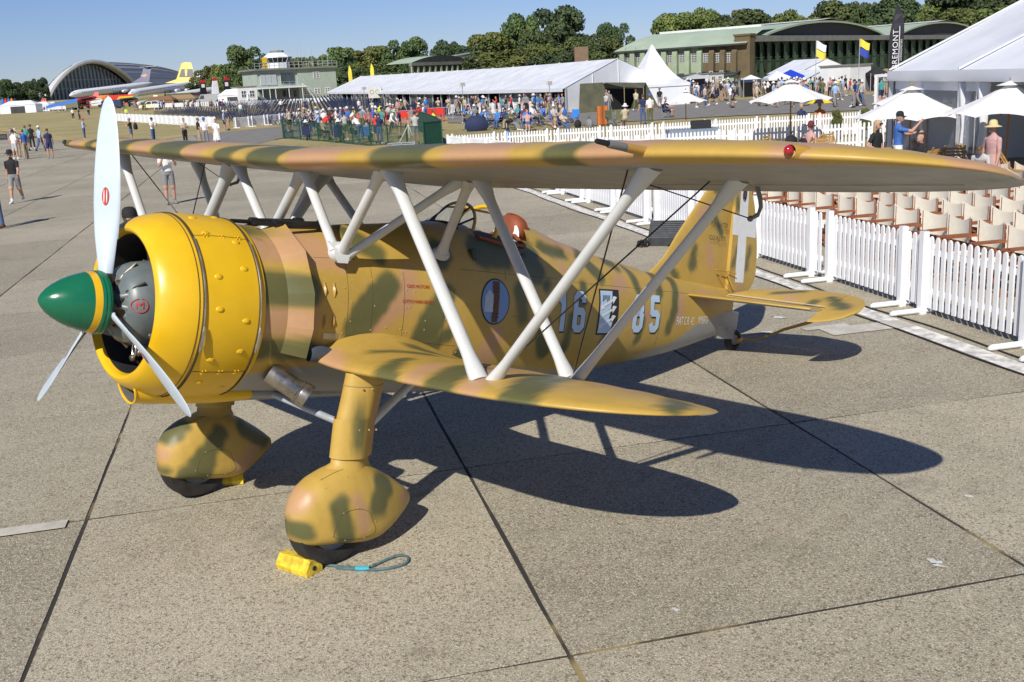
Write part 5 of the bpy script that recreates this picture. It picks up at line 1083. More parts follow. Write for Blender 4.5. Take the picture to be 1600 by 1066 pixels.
# ---- control tower
def control_tower():
    h = root('control_tower', 'pale green two storey control tower with glazed cabin on its roof', 'building', None)
    F = Wall(404, 212, 527, 222); L = F.L; zr = F.tz(466, 108)[1]; M_ct = mat('tower render green', (.36, .42, .35), .85, var=.06, scale=.5); M_ctw = mat('tower white', (.70, .74, .76), .6, var=.05, scale=.6)
    tsplit = F.tz(466, 130)[0]
    F.slab(tsplit, L, 0, zr, -8, 0, 'right_block', M_ct, h); F.slab(0, tsplit, 0, zr, -8, -.25, 'left_block', M_ct, h)
    F.slab(-.7, L+.3, zr, zr+.35, -8.3, .6, 'roof_slab', M_fascia, h)
    zb = F.tz(440, 136)[1]
    F.slab(-.4, tsplit+1, zb-.25, zb, -.3, 1.9, 'balcony', M_ctw, h)
    for u in (406, 417, 426, 447, 468): t = F.tz(u, 150)[0]; F.slab(t-.06, t+.06, 0, zb-.25, 1.7, 1.82, 'balcony_post', M_ctw, h)
    mb = MB()
    for z in (.5, 1.0): mb.beam(F.p(-.3, zb+z, 1.85), F.p(tsplit+1, zb+z, 1.85), .05, .05)
    for t in np.linspace(-.3, tsplit+1, 9): mb.beam(F.p(t, zb, 1.85), F.p(t, zb+1, 1.85), .05, .05)
    tag(mb.obj('balcony_rail', M_alu, h, smooth=False), kind='stuff')
    F.slab(.2, tsplit, 0, zb-.3, -.25, -.2, 'ground_floor_recess', mat('recess grey', (.17, .19, .19), .8), h)
    for u0, u1, v0, v1, nx, nz in ((408, 414, 133, 116, 2, 5), (416.5, 423, 133, 116, 2, 5), (425.5, 431.5, 133, 116, 2, 5), (440, 446, 131, 115, 1, 6), (447, 453, 131, 115, 1, 6), (454.5, 459.5, 131, 115, 1, 6)):
        a, z0 = F.tz(u0, v0); b, z1 = F.tz(u1, v1); window(F, h, a, b, z0, z1, nx, nz, .12, -.23, mat('pale glass', (.42, .45, .45), .2) if u0 < 430 else None)
    for u0, u1, v0, v1, nx, nz in ((490, 498, 122, 112.5, 2, 3), (475.5, 483, 148, 138.5, 2, 3), (492, 500, 147, 138, 2, 3), (508.5, 515, 145.5, 137, 2, 3)):
        a, z0 = F.tz(u0, v0); b, z1 = F.tz(u1, v1); window(F, h, a, b, z0, z1, nx, nz, .14, .02)
    for u0, u1 in ((442, 447), (449, 454), (459, 463)): a, z0 = F.tz(u0, 152); b, z1 = F.tz(u1, 140.5); window(F, h, a, b, z0, z1, 1, 3, .1, -.19)
    mb = MB(); mb.beam(F.p(tsplit+.4, zb+.4, 1.2), F.p(tsplit+2.6, .6, 1.2), .9, .12); mb.beam(F.p(tsplit+.4, zb+1.3, 1.6), F.p(tsplit+2.6, 1.6, 1.6), .06, .06); mb.obj('outside_stair', M_ctw, h, smooth=False)
    # cabin: octagonal, leaning glazing
    ta, zc0 = F.tz(428, 109); tb, _ = F.tz(462, 109); zc1 = F.tz(445, 97.5)[1]; zc2 = F.tz(445, 85.5)[1]; cc = (ta+tb)/2; r0 = (tb-ta)/2
    def octa(r, z): return [F.p(cc+r*cos(a), z, -3.2+r*sin(a)) for a in np.arange(8)*pi/4+pi/8]
    mb = MB(); mb.loft([octa(r0, zr+.3), octa(r0, zc1)], cap=(False, True)); mb.obj('cabin_base', M_ctw, h, smooth=False)
    mb = MB(); mb.loft([octa(r0*.97, zc1), octa(r0*1.24, zc2-.45)], cap=(False, True)); mb.obj('cabin_glazing', mat('dark cabin glass', (.03, .035, .04), .1, var=0), h, smooth=False)
    mb = MB(); a_, b_ = octa(r0*1.0, zc1), octa(r0*1.25, zc2-.55)
    for i in range(8):
        for f in (0, .5): mb.beam(a_[i]+(a_[(i+1) % 8]-a_[i])*f, b_[i]+(b_[(i+1) % 8]-b_[i])*f, .07, .07)
    mb.loft([octa(r0*1.27, zc2-.5), octa(r0*1.27, zc2-.35), octa(r0*.75, zc2+.5)], cap=(True, True)); tag(mb.obj('cabin_frame', M_ctw, h, smooth=False), kind='stuff')
    mb = MB(); mb.loft([octa(r0*.6, zc2+.5), octa(r0*.6, zc2+.95)], cap=(True, True)); mb.obj('cabin_vent', M_fascia, h, smooth=False)
    mb = MB(); z = zr+.35
    for za in (.55, 1.1): mb.beam(F.p(-.5, z+za, .4), F.p(L+.2, z+za, .4), .07, .07)
    for t in np.linspace(-.5, L+.2, 18): mb.beam(F.p(t, z, .4), F.p(t, z+1.1, .4), .07, .07)
    tag(mb.obj('roof_rail', M_alu, h, smooth=False), kind='stuff')
    for u, v in ((442, 62), (456, 58), (470, 56), (476, 60), (484, 72), (492, 58), (510, 78), (519, 80)):
        t, zz = F.tz(u, v); mb = MB(); mb.tube([F.p(t, z, -2.5), F.p(t, zz, -2.5)], [.05, .025], 5); mb.obj('aerial', M_alu, h)
    t = F.tz(414, 107)[0]; F.slab(t-.5, t+.5, z, z+2.2, .1, .3, 'signal_board', mat('signal yellow', (.7, .45, .02), .6), h)
control_tower()
def cabin(u0, u1, v0, v1, d, label, col=(.72, .73, .73), win=True):
    F = Wall(u0, d, u1, d+2); z = F.tz((u0+u1)/2, v1)[1]; h = root('portable_cabin', label, 'cabin', None)
    F.slab(0, F.L, 0, z, -4, 0, 'cabin_body', mat('cabin paint', col, .6, var=.05, scale=.8), h); F.slab(-.15, F.L+.15, z, z+.15, -4.1, .15, 'cabin_roof', M_fascia, h)
    if win: window(F, h, F.L*.15, F.L*.4, z*.45, z*.8, 2, 2, .08); window(F, h, F.L*.6, F.L*.85, z*.45, z*.8, 2, 2, .08)
cabin(372, 401, 160, 136, 205, 'white flat roofed cabin beside the control tower')
# ---- glass fronted museum
def museum():
    h = root('museum', 'vast arched museum building with glazed front and grey curved roof', 'building', None)
    F = Wall(66, 700, 212, 820); prof = [(66, 153), (72, 141), (80, 130), (88, 121), (98, 112), (110, 104), (122, 99.5), (134, 98), (146, 99), (158, 102), (170, 107.5), (182, 115), (192, 123), (202, 134), (209, 148)]
    arc = [F.tz(u, v) for u, v in prof]; L = F.L; P = [F.p(t, z, 0) for t, z in arc]; dv = AT(318, 150, 1080)-AT(180, 150, 800); dv[2] = 0; mids = arc[7][0]; M_shell = mat('museum roof', (.46, .46, .445), .6, var=.06, scale=.05)
    secs = []
    for k in range(13):
        f = k/12; s_ = 1-.5*f**1.6; secs.append([F.p(mids+(t-mids)*s_, z*(1.02+.12*f-.45*f**3) if z > 0 else z, 0)+dv*f for t, z in arc])
    mb = MB(); mb.loft(secs, closed=False); sh = mb.obj('roof_shell', M_shell, h)
    rb = MB()
    for j in range(1, 14, 1): rb.tube([s_[j]+np.array([0, 0, .15]) for s_ in secs], .28, 4)
    tag(rb.obj('roof_joint', mat('joint grey', (.30, .30, .30), .7, var=0), sh), kind='stuff')
    mb = MB(); rim = [p+np.append(F.n, 0)*5+np.array([0, 0, .6]) for p in P]; mb.tube(rim, 1.5, 6); mb.loft([rim, P], closed=False); mb.obj('arch_rim', mat('museum rim', (.55, .55, .54), .6, var=0), h)
    mb = MB(); n = len(P); base = [F.p(t, -1, -2) for t, z in arc]; gl = [F.p(t, max(z-1, 0), -2) for t, z in arc]; mb.add(gl+base, [(i, i+1, n+i+1, n+i) for i in range(n-1)]); mb.obj('glazing', mat('museum glass', (.07, .10, .125), .15, var=.35, scale=.06), h, smooth=False)
    mb = MB()
    for t in np.linspace(arc[0][0]+2, arc[-1][0]-1, 25):
        z = float(np.interp(t, [a for a, b in arc], [b for a, b in arc]))-1.2
        if z > 1: F.box(mb, t-.32, t+.32, 0, z, -2.2, -1.2)
    for zz in (7, 13.):
        tt = [t for t, z in arc if z > zz+1.5]; F.box(mb, min(tt), max(tt), zz-.22, zz+.22, -2.2, -1.5)
    tag(mb.obj('glazing_bars', mat('mullion pale', (.34, .38, .40), .6, var=0), h, smooth=False), kind='stuff')
museum()
# ---- long white marquee
def gable_tent(name, label, W0, W1, ez, rz, nb, clear=True, gwhite=True, cat='marquee'):
    """eave line W0 from far end to near corner, gable W1 from near corner across"""
    h = root(name, label, cat, None); a0, a1 = np.append(W0.A, 0), np.append(W0.B, 0); g0, g1 = np.append(W1.A, 0), np.append(W1.B, 0); x = np.append(W0.x, 0); across = g1-g0
    def P(f, s, z): return a0+(a1-a0)*f+across*s+np.array([0, 0, z+gz(*(a0+(a1-a0)*f)[:2])])
    for k in range(nb):
        f0, f1 = k/nb, (k+1)/nb; sag = .06; mb = MB()
        rows = [[P(f, s, ez+(rz-ez)*(s/.5) - sag*sin(pi*min(1, s*2))*(1 if f not in (f0, f1) else .2)) for f in np.linspace(f0, f1, 5)] for s in np.linspace(-.025, .5, 5)]
        mb.loft(rows, closed=False); mb.loft([[P(f, 1-s if s >= 0 else 1-s, ez+(rz-ez)*(s/.5)) for f in (f0, f1)] for s in np.linspace(-.025, .5, 3)], closed=False)
        mb.obj('roof_panel', M_tent, h)
    rb = MB()
    for k in range(nb+1): rb.tube([P(k/nb, s, ez+(rz-ez)*(s/.5)+.04) for s in np.linspace(-.03, .5, 5)], .05, 5)
    tag(rb.obj('roof_rail', M_tent2, h), kind='stuff')
    vb = MB(); vb.loft([[P(f, -.026, ez-.02) for f in np.linspace(0, 1, nb*2+1)], [P(f, -.027, ez-.34) for f in np.linspace(0, 1, nb*2+1)]], closed=False); vb.obj('valance', M_tent, h)
    for k in range(nb*2+1): lg = MB(); f = k/(nb*2); lg.beam(P(f, 0, 0), P(f, 0, ez), .14, .14); lg.obj('tent_leg', M_alu if clear else M_tent, h, smooth=False)
    for k in range(nb*2):
        r = (k*7) % 5
        mb = MB(); f0, f1 = (k+.04)/(nb*2), (k+.96)/(nb*2); mb.add([P(f0, .004, .02), P(f1, .004, .02), P(f1, .004, ez-.05), P(f0, .004, ez-.05)], [(0, 1, 2, 3)])
        if clear and r in (1, 3): continue
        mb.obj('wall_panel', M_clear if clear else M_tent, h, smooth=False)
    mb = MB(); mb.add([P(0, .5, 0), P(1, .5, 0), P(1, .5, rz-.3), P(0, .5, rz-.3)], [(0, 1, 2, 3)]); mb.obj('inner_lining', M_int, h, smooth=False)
    for f, nm in ((1, 'gable_wall'), (0, 'gable_wall')):
        mb = MB(); s_ = np.linspace(0, 1, 9); mb.loft([[P(f, s, 0) for s in s_], [P(f, s, ez+(rz-ez)*(1-abs(2*s-1))-.03) for s in s_]], closed=False); mb.obj(nm, M_tent, h, smooth=False)
    sb = MB()
    for s in (.25, .5, .75): sb.beam(P(1.0005, s, ez*.2), P(1.0005, s, ez+(rz-ez)*(1-abs(2*s-1))-.1), .09, .03)
    tag(sb.obj('gable_seam', M_tent2, h, smooth=False), kind='stuff'); return h, P
W0 = Wall(514, 178, 884, 92); W1 = Wall(884, 92, 1042, 101)
mq, MP = gable_tent('marquee', 'long white marquee with clear side walls behind the seated crowd', W0, W1, 2.15, W0.tz(963, 97)[1]-.05 if False else 4.45, 15)
def pagoda():
    h = root('pagoda_tent', 'white pagoda tent with a tall pointed peak beside the marquee', 'tent', None); c = AT(1020, 150, 99); c[2] = 0; hw = 2.7; ez, pz = 1.95, 5.55
    rings = []
    for f in np.linspace(0, 1, 9):
        r = hw*(1-f)**1.0*(1-.18*sin(pi*f)); z = ez+(pz-ez)*(f**1.25); r = max(r, .06)
        rings.append([c+D1*r*sx+D2*r*sy+np.array([0, 0, z]) for sx, sy in ((-1, -1), (0, -1), (1, -1), (1, 0), (1, 1), (0, 1), (-1, 1), (-1, 0))])
    mb = MB(); mb.loft(rings, cap=(False, True)); mb.loft([rings[0], [p-np.array([0, 0, .25]) for p in rings[0]]]); mb.obj('canopy', M_tent, h)
    for sx, sy in ((-1, -1), (1, -1), (1, 1), (-1, 1)): lg = MB(); q = c+D1*hw*sx*.98+D2*hw*sy*.98; lg.beam(q, q+np.array([0, 0, ez]), .1, .1); lg.obj('tent_leg', M_alu, h, smooth=False)
    for (a, b), m in ((((-1, -1), (1, -1)), M_tent), (((-1, -1), (-1, 1)), M_tent)):
        mb = MB(); q0 = c+D1*hw*a[0]*.97+D2*hw*a[1]*.97; q1 = c+D1*hw*b[0]*.97+D2*hw*b[1]*.97; mb.add([q0, q1, q1+np.array([0, 0, ez]), q0+np.array([0, 0, ez])], [(0, 1, 2, 3)]); mb.obj('wall_panel', m, h, smooth=False)
pagoda()
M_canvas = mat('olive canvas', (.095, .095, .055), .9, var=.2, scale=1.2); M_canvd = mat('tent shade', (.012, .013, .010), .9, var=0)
def army_tent():
    h = root('army_tent', 'olive green army tent awning pitched against the marquee gable', 'tent', None); W_ = Wall(905, 89.5, 1017, 93)
    def q(u, v, y): t, z = W_.tz(u, v); return W_.p(t, max(z, .0), y)
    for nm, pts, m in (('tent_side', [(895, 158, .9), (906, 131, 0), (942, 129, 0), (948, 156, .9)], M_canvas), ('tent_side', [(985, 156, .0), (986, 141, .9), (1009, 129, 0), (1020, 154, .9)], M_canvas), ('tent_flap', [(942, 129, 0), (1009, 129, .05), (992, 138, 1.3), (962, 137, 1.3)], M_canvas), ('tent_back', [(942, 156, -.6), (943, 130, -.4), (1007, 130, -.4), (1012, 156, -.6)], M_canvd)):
        mb = MB(); P = [q(*p) for p in pts]; P = [p if i not in (0, 3) or nm == 'tent_flap' else np.array([p[0], p[1], 0]) for i, p in enumerate(P)]
        g_ = [[P[0]*(1-a)*(1-b)+P[3]*a*(1-b)+P[1]*(1-a)*b+P[2]*a*b-np.array([0, 0, .06*sin(pi*a)*sin(pi*b)]) for a in np.linspace(0, 1, 6)] for b in np.linspace(0, 1, 5)]; mb.loft(g_, closed=False); mb.obj(nm, m, h)
    for u in (962, 992): mb = MB(); b = q(u, 137, 1.3); mb.tube([b, np.array([b[0], b[1], 0])], .03, 5); mb.obj('tent_pole', mat('pole wood', (.36, .27, .14), .7), h)
    t2 = root('army_tent', 'small olive green tent side standing right of the pagoda', 'tent', None); W_ = Wall(1044, 97, 1078, 99); mb = MB(); P = [q(1044, 150, .1), q(1044, 128, -.1), q(1068, 127, -.1), q(1077, 144, .8)]; P[0][2] = 0
    mb.add(P+[P[3]*np.array([1, 1, 0])], [(0, 1, 2, 3), (0, 3, 4)]); mb.obj('tent_side', M_canvas, t2, smooth=False)
army_tent()
# ---- hospitality tent on the right
def near_tent():
    A = G(1394, 120, 2.62); B = G(1640, 119, 2.62); A[2] = B[2] = 0; h = root('hospitality_tent', 'white framed hospitality tent with clear walls behind the parasols', 'marquee', None)
    x = (B-A)/np.linalg.norm(B-A); L = np.linalg.norm(B-A); L = 10.2; nrm = np.array([-x[1], x[0], 0]); nrm = nrm if nrm@_r0 > 0 else -nrm; up = np.array([0, 0, 1.])
    ez, w, rz = 2.62, 10., 5.0
    def P(t, s, z): return A+x*t+nrm*s+up*z
    rake = AT(1600, 24, 34); 
    for k in range(2):
        t0, t1 = k*5.1, (k+1)*5.1; mb = MB(); rows = [[P(t, s, ez+.18+(rz-ez)*s/(w/2)-.08*sin(pi*s/(w/2))*sin(pi*(t-t0)/5.1)) for t in np.linspace(t0-.02, t1, 7)] for s in np.linspace(-.12, w/2, 8)]
        mb.loft(rows, closed=False); mb.loft([[P(t, w-s, ez+.18+(rz-ez)*s/(w/2)) for t in (t0, t1)] for s in (-.1, w/2)], closed=False); mb.obj('roof_panel', M_tent, h)
        mb = MB(); mb.loft([[P(t, -.13, ez+.17) for t in np.linspace(t0, t1, 7)], [P(t, -.16, ez-.04+.02*sin(pi*(t-t0)/5.1)) for t in np.linspace(t0, t1, 7)], [P(t, -.14, ez-.12) for t in np.linspace(t0, t1, 7)]], closed=False); mb.obj('valance', M_tent, h)
    for k in range(3):
        lg = MB(); lg.beam(P(k*5.1, 0, 0), P(k*5.1, 0, ez), .14, .10); lg.obj('tent_leg', M_alu, h, smooth=False)
        rl = MB(); rl.beam(P(k*5.1, -.1, ez+.2), P(k*5.1, w/2, rz+.2), .05, .05); rl.obj('roof_rail', M_tent2, h, smooth=False)
    for k, (t0, t1) in enumerate(((.15, 2.4), (2.5, 4.95), (5.25, 6.4))):
        mb = MB(); mb.loft([[P(t, .03+.03*sin(t*9), z) for t in np.linspace(t0, t1, 9)] for z in (.35, 1.3, ez-.35)], closed=False); mb.obj('clear_wall', M_clear2, h)
        for z0, z1 in ((.0, .36), (ez-.36, ez-.12)): mb = MB(); mb.loft([[P(t, .028+.03*sin(t*9), z) for t in np.linspace(t0, t1, 9)] for z in (z0, z1)], closed=False); mb.obj('wall_hem', M_tent, h)
    for t in (2.45, 5.0): mb = MB(); mb.beam(P(t, .02, 0), P(t, .02, ez-.1), .09, .05); mb.obj('wall_upright', M_tent, h, smooth=False)
    for t in (5.2, 6.3, 9.6): mb = MB(); mb.tube([P(t, .05, ez-.15), P(t+.06, .06, 1.4), P(t-.1, .1, .4)], [.16, .09, .14], 9); mb.obj('gathered_curtain', M_tent, h)
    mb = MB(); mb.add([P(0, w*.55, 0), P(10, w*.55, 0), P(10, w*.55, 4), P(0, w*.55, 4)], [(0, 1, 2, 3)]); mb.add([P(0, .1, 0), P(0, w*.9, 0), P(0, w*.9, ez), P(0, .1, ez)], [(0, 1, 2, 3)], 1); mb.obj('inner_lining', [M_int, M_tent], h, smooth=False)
    # white gateway frame at the corner
    g_ = thing('gate_frame', 'plain white gate frame by the corner of the hospitality tent', 'frame', (0, 0, 0)); a = GT(1368, 180); b = a+_r0*1.2+_f0*.6
    for p in (a, b): m_ = MB(); m_.beam(p, p+up*2.2, .16, .16); m_.obj('gate_post', M_tent, g_, smooth=False)
    m_ = MB(); m_.beam(a+up*2.2-_r0*.08, b+up*2.2+_r0*.08, .16, .16); m_.obj('gate_beam', M_tent, g_, smooth=False)
    return P
m, nt, b = nodes('clear pvc'); b.inputs['Base Color'].default_value = (.8, .85, .9, 1); b.inputs['Roughness'].default_value = .12; b.inputs['Transmission Weight'].default_value = .85; b.inputs['IOR'].default_value = 1.03; b.inputs['Specular IOR Level'].default_value = .8; M_clear2 = m
NT = near_tent()
# ---- stalls by the hangar
def small_gable(u0, u1, d, ezv, rzv, label, m=None, m2=None, depth=6):
    h = root('trade_tent', label, 'tent', None); F = Wall(u0, d, u1, d+1.5); ez = F.tz((u0+u1)/2, ezv)[1]; rz = F.tz((u0+u1)/2, rzv)[1]; L = F.L; m = m or M_tent; m2 = m2 or m
    mb = MB(); mb.loft([[F.p(-.1, ez, y) for y in (.2, -depth)], [F.p(L/2, rz, y) for y in (.2, -depth)], [F.p(L+.1, ez, y) for y in (.2, -depth)]], closed=False); mb.obj('roof_panel', m2, h, smooth=False)
    mb = MB(); mb.add([F.p(0, ez, .1), F.p(L, ez, .1), F.p(L/2, rz-.05, .1), F.p(0, ez-.4, .1), F.p(L, ez-.4, .1)], [(0, 1, 2), (3, 4, 1, 0)]); mb.obj('gable_panel', m, h, smooth=False)
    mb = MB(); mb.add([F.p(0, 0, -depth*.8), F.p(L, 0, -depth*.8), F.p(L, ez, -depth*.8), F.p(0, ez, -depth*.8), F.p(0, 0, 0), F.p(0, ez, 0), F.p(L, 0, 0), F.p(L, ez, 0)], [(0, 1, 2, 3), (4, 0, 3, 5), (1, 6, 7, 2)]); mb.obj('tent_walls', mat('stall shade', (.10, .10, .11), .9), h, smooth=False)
    for t in (0.05, L-.05): lg = MB(); lg.beam(F.p(t, 0, .1), F.p(t, ez, .1), .09, .09); lg.obj('tent_leg', M_alu, h, smooth=False)
    return h, F, ez
M_blue = mat('gazebo blue', (.01, .05, .50), .6, var=.05); M_navyc = mat('gazebo navy', (.02, .035, .09), .6); M_dkgrey = mat('banner dark', (.025, .022, .03), .6, var=.05); M_blk2 = mat('gazebo black', (.02, .02, .022), .7)
h_, F_, e_ = small_gable(1258, 1318, 118, 122, 108, 'white trade tent with blue logo below its gable by the hangar doors')
mb = MB(); t, z = F_.tz(1288, 115.5); mb.add([F_.p(t+1.0*cos(a)*.5*1.0, z+.32*sin(a), .13) for a in np.linspace(0, 2*pi, 20, endpoint=False)], [tuple(range(20))]); mb.obj('logo_disc', M_blue, h_, smooth=False)
h_, F_, e_ = small_gable(1246, 1334, 132, 112, 91, 'tall white marquee behind the blue gazebos', depth=9)
def gazebo(u0, u1, d, ev, pv, label, m, val=None, text=None):
    h = root('gazebo', label, 'gazebo', None); F = Wall(u0, d, u1, d); L = F.L; ez = F.tz((u0+u1)/2, ev)[1]; pz = F.tz((u0+u1)/2, pv)[1]; c = lambda t, y, z: F.p(t, z, y)
    mb = MB(); B = [c(0, 0, ez), c(L, 0, ez), c(L, -L, ez), c(0, -L, ez)]; T = c(L/2, -L/2, pz); mid = [[(B[i]*.5+T*.5)-np.array([0, 0, .12])] for i in range(4)]
    mb.add(B+[T], [(0, 1, 4), (1, 2, 4), (2, 3, 4), (3, 0, 4)]); mb.obj('canopy', m, h, smooth=False)
    mb = MB(); D_ = [p-np.array([0, 0, .28]) for p in B]; mb.add(B+D_, [(0, 1, 5, 4), (1, 2, 6, 5), (2, 3, 7, 6), (3, 0, 4, 7)]); mb.obj('valance', val or m, h, smooth=False)
    for p in B: lg = MB(); lg.beam(p*np.array([1, 1, 0]), p, .05, .05); lg.obj('gazebo_leg', M_alu, h, smooth=False)
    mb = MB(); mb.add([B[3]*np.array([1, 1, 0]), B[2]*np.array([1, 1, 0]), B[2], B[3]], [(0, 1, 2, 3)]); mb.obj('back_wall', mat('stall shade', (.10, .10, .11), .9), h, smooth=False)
gazebo(1162, 1190, 108, 124, 117, 'small white topped gazebo with navy valance by the hangar pier', M_tent, M_navyc); gazebo(1200, 1236, 106, 121, 111, 'white gazebo with blue sides left of the blue gazebo', M_tent, M_tent); gazebo(1222, 1257, 111, 119, 108.5, 'bright blue pointed gazebo in front of the tall marquee', M_blue, M_blue); gazebo(1360, 1386, 104, 114, 103, 'black gazebo beside the hospitality tent', M_blk2, M_blk2)
cabin(1328, 1360, 140, 102, 112, 'white trailer unit parked right of the trade tents', (.66, .68, .70), False); cabin(1108, 1131, 134, 115, 150, 'white kiosk with a blue panel under the hangar windows'); gazebo(1073, 1108, 140, 120, 116, 'pale grey awning over a stall beneath the hangar side', mat('awning grey', (.45, .47, .48), .7), mat('awning grey', (.45, .47, .48), .7))
# ---- feather banners and flags
def feather(u, v0, v1, d, w, m, label, txt=None, z=None):
    b = AT(u, v0, d); b[2] = gz(b[0], b[1]); top = AT(u, v1, d)[2]; h = thing('feather_banner', label, 'banner', b); H = top-b[2]; x = _r0
    mb = MB(); mb.tube([(0, 0, 0), (0, 0, H*.8), tuple(x*w*.4+np.array([0, 0, H]))], .03, 5); mb.obj('banner_pole', M_blk2, h)
    mb = MB(); V = []; n = 12
    for k in range(n+1): f = k/n; zz = H*(.28+.72*f); V += [x*(.02+(w*.38*max(0, (f-.7)/.3)**1.6))+np.array([0, 0, zz]), x*(w*(1-.02*f) if f < .75 else w*(.985-.02*(f-.75)-.5*((f-.75)/.25)**2.2))+np.array([0, 0, zz])+_f0*.08*sin(f*5)]
    mb.add(V, [(2*k, 2*k+1, 2*k+3, 2*k+2) for k in range(n)]); s_ = mb.obj('banner_cloth', m, h, smooth=False); return h, H, s_
hb_, H_, s_ = feather(1387, 182, 11, 36, .46, M_dkgrey, 'tall dark feather banner lettered in white beside the hospitality tent')
for txt, sz, off, zc in (('BREMONT', .265, .17, .705), ('CHRONOMETERS', .085, .37, .70)):
    text_mesh(txt, sz, lambda x, y: np.array(_r0*(off-y))+np.array([0, 0, H_*zc+x])-_f0*.05, 'banner_lettering', M_white2, hb_, 0, 'CENTER', 1.08)
mb = MB(); mb.beam(_r0*.295+np.array([0, 0, H_*.56])-_f0*.05, _r0*.295+np.array([0, 0, H_*.86])-_f0*.05, .025, .004); mb.obj('banner_rule', M_white2, hb_, smooth=False)
M_yflag = mat('flag yellow', (.72, .62, .06), .7, var=.05)
for u, v1, lb in ((547.5, 102.5, 'slim yellow feather flag left of the marquee roof'), (582, 99, 'slim yellow feather flag further right above the marquee roof')): feather(u, 158, v1, 185, .7, M_yflag, lb)
def flagpole(u, v0, v1, d, cols, label):
    b = AT(u, v0, d); b[2] = 0; H = AT(u, v1, d)[2]; h = thing('flagpole', label, 'flag', b); mb = MB(); mb.tube([(0, 0, 0), (0, 0, H)], [.04, .025], 6); mb.obj('pole', M_alu, h)
    for k, m_ in enumerate(cols):
        mb = MB(); z1 = H-k*.70; mb.loft([[_r0*x*(1-.06*y)+np.array([0, 0, z1-(.68-.10*x)*y-.50*x+.06*sin(x*7+k)])+_f0*.10*sin(x*6+k) for x in np.linspace(.03, .88, 10)] for y in np.linspace(0, 1, 4)], closed=False); mb.obj('flag_cloth', m_, h)
flagpole(1274, 150, 64, 92, (M_tent, M_yflag), 'flagpole flying a white flag over a pale yellow flag'); flagpole(1341, 150, 61, 92, (M_yflag, mat('flag blue', (.03, .06, .35), .7)), 'flagpole flying a yellow flag over a blue flag')
# ------------------------------------------------------------------ trees
def leaf_mat(name, c1, c2, c3):
    m, nt, b = nodes(name); a = nt.nodes.new('ShaderNodeAttribute'); a.attribute_name = 'tint'; oi = nt.nodes.new('ShaderNodeObjectInfo')
    c = mixc(nt, ramp(nt, a.outputs['Fac'], 0, .6), c1, c2); c = mixc(nt, ramp(nt, a.outputs['Fac'], .6, 1), c, c3)
    hs = nt.nodes.new('ShaderNodeHueSaturation'); nt.links.new(c, hs.inputs['Color']); nt.links.new(ramp(nt, oi.outputs['Random'], 0, 1, .95, 1.5), hs.inputs['Value']); nt.links.new(ramp(nt, oi.outputs['Random'], 0, 1, .485, .515), hs.inputs['Hue'])
    nt.links.new(hs.outputs[0], b.inputs['Base Color']); b.inputs['Roughness'].default_value = .75; b.inputs['Subsurface Weight'].default_value = 0; return m
LM = [leaf_mat('oak leaves', (.036, .060, .018), (.064, .095, .026), (.115, .135, .036)), leaf_mat('lime leaves', (.055, .078, .018), (.10, .125, .028), (.165, .165, .042)), leaf_mat('dark leaves', (.026, .046, .018), (.044, .072, .024), (.078, .10, .034))]
M_bark = mat('bark', (.09, .07, .05), .9, var=.3, scale=3, bmp=.5, bscale=8)
def crown_mesh(seed, n=11000, aspect=1., leaf=.046):
    r = np.random.default_rng(seed); nl = 34; lob = []
    for i in range(nl):
        z = r.uniform(.08, .93); rr = (1-((z-.45)/.62)**2)**.5*.5*aspect*r.uniform(.35, .82); a = r.uniform(0, 2*pi); lob.append((rr*cos(a), rr*sin(a), z, r.uniform(.10, .20)))
    lob.append((0, 0, .55, .30)); lob.append((0, 0, .8, .18)); lob = np.array(lob); w = lob[:, 3]**2; k = r.choice(len(lob), n, p=w/w.sum())
    d = r.normal(size=(n, 3)); d /= np.linalg.norm(d, axis=1)[:, None]; d[:, 2] = np.where(d[:, 2] < -.5, -d[:, 2], d[:, 2]); rad = lob[k, 3]*r.uniform(.55, 1.08, n)**.7
    c = lob[k, :3]+d*rad[:, None]*np.array([1.05, 1.05, .88]); nrm = d+r.normal(size=(n, 3))*.55; nrm /= np.linalg.norm(nrm, axis=1)[:, None]
    t = np.cross(nrm, r.normal(size=(n, 3))); t /= np.linalg.norm(t, axis=1)[:, None]; b = np.cross(nrm, t); s = leaf*r.uniform(.5, 1.15, n)[:, None]
    V = np.stack([c-t*s*.6-b*s*.25, c+b*s*.5-t*s*.1, c+t*s*.6+b*s*.1, c-b*s*.5+t*s*.15], 1).reshape(-1, 3); Fc = np.arange(4*n).reshape(-1, 4)
    me = mesh('crown', V, Fc, LM[0], smooth=False, me_only=True); tint = np.clip(r.uniform(0, 1, n)*.6+.4*r.uniform(0, 1, len(lob))[k], 0, 1); setattr_(me, 'tint', np.repeat(tint, 4)); return me
CROWNS = [crown_mesh(i, aspect=(.9, 1.15, 1.0, 1.35)[i]) for i in range(4)]
def trunk_mesh(seed):
    r = random.Random(seed); mb = MB(); mb.tube([(0, 0, -.3), (0, 0, .1), (.01, 0, .32), (.0, .01, .62)], [.034, .026, .02, .008], 9)
    for k in range(6): a = r.uniform(0, 2*pi); z = r.uniform(.12, .4); l = r.uniform(.18, .32); mb.tube([(0, 0, z), (l*.5*cos(a), l*.5*sin(a), z+.1), (l*cos(a), l*sin(a), z+.26)], [.014, .009, .003], 6)
    return mb.me('trunk', M_bark)
TRUNKS = [trunk_mesh(i) for i in range(3)]; NTREE = [0]
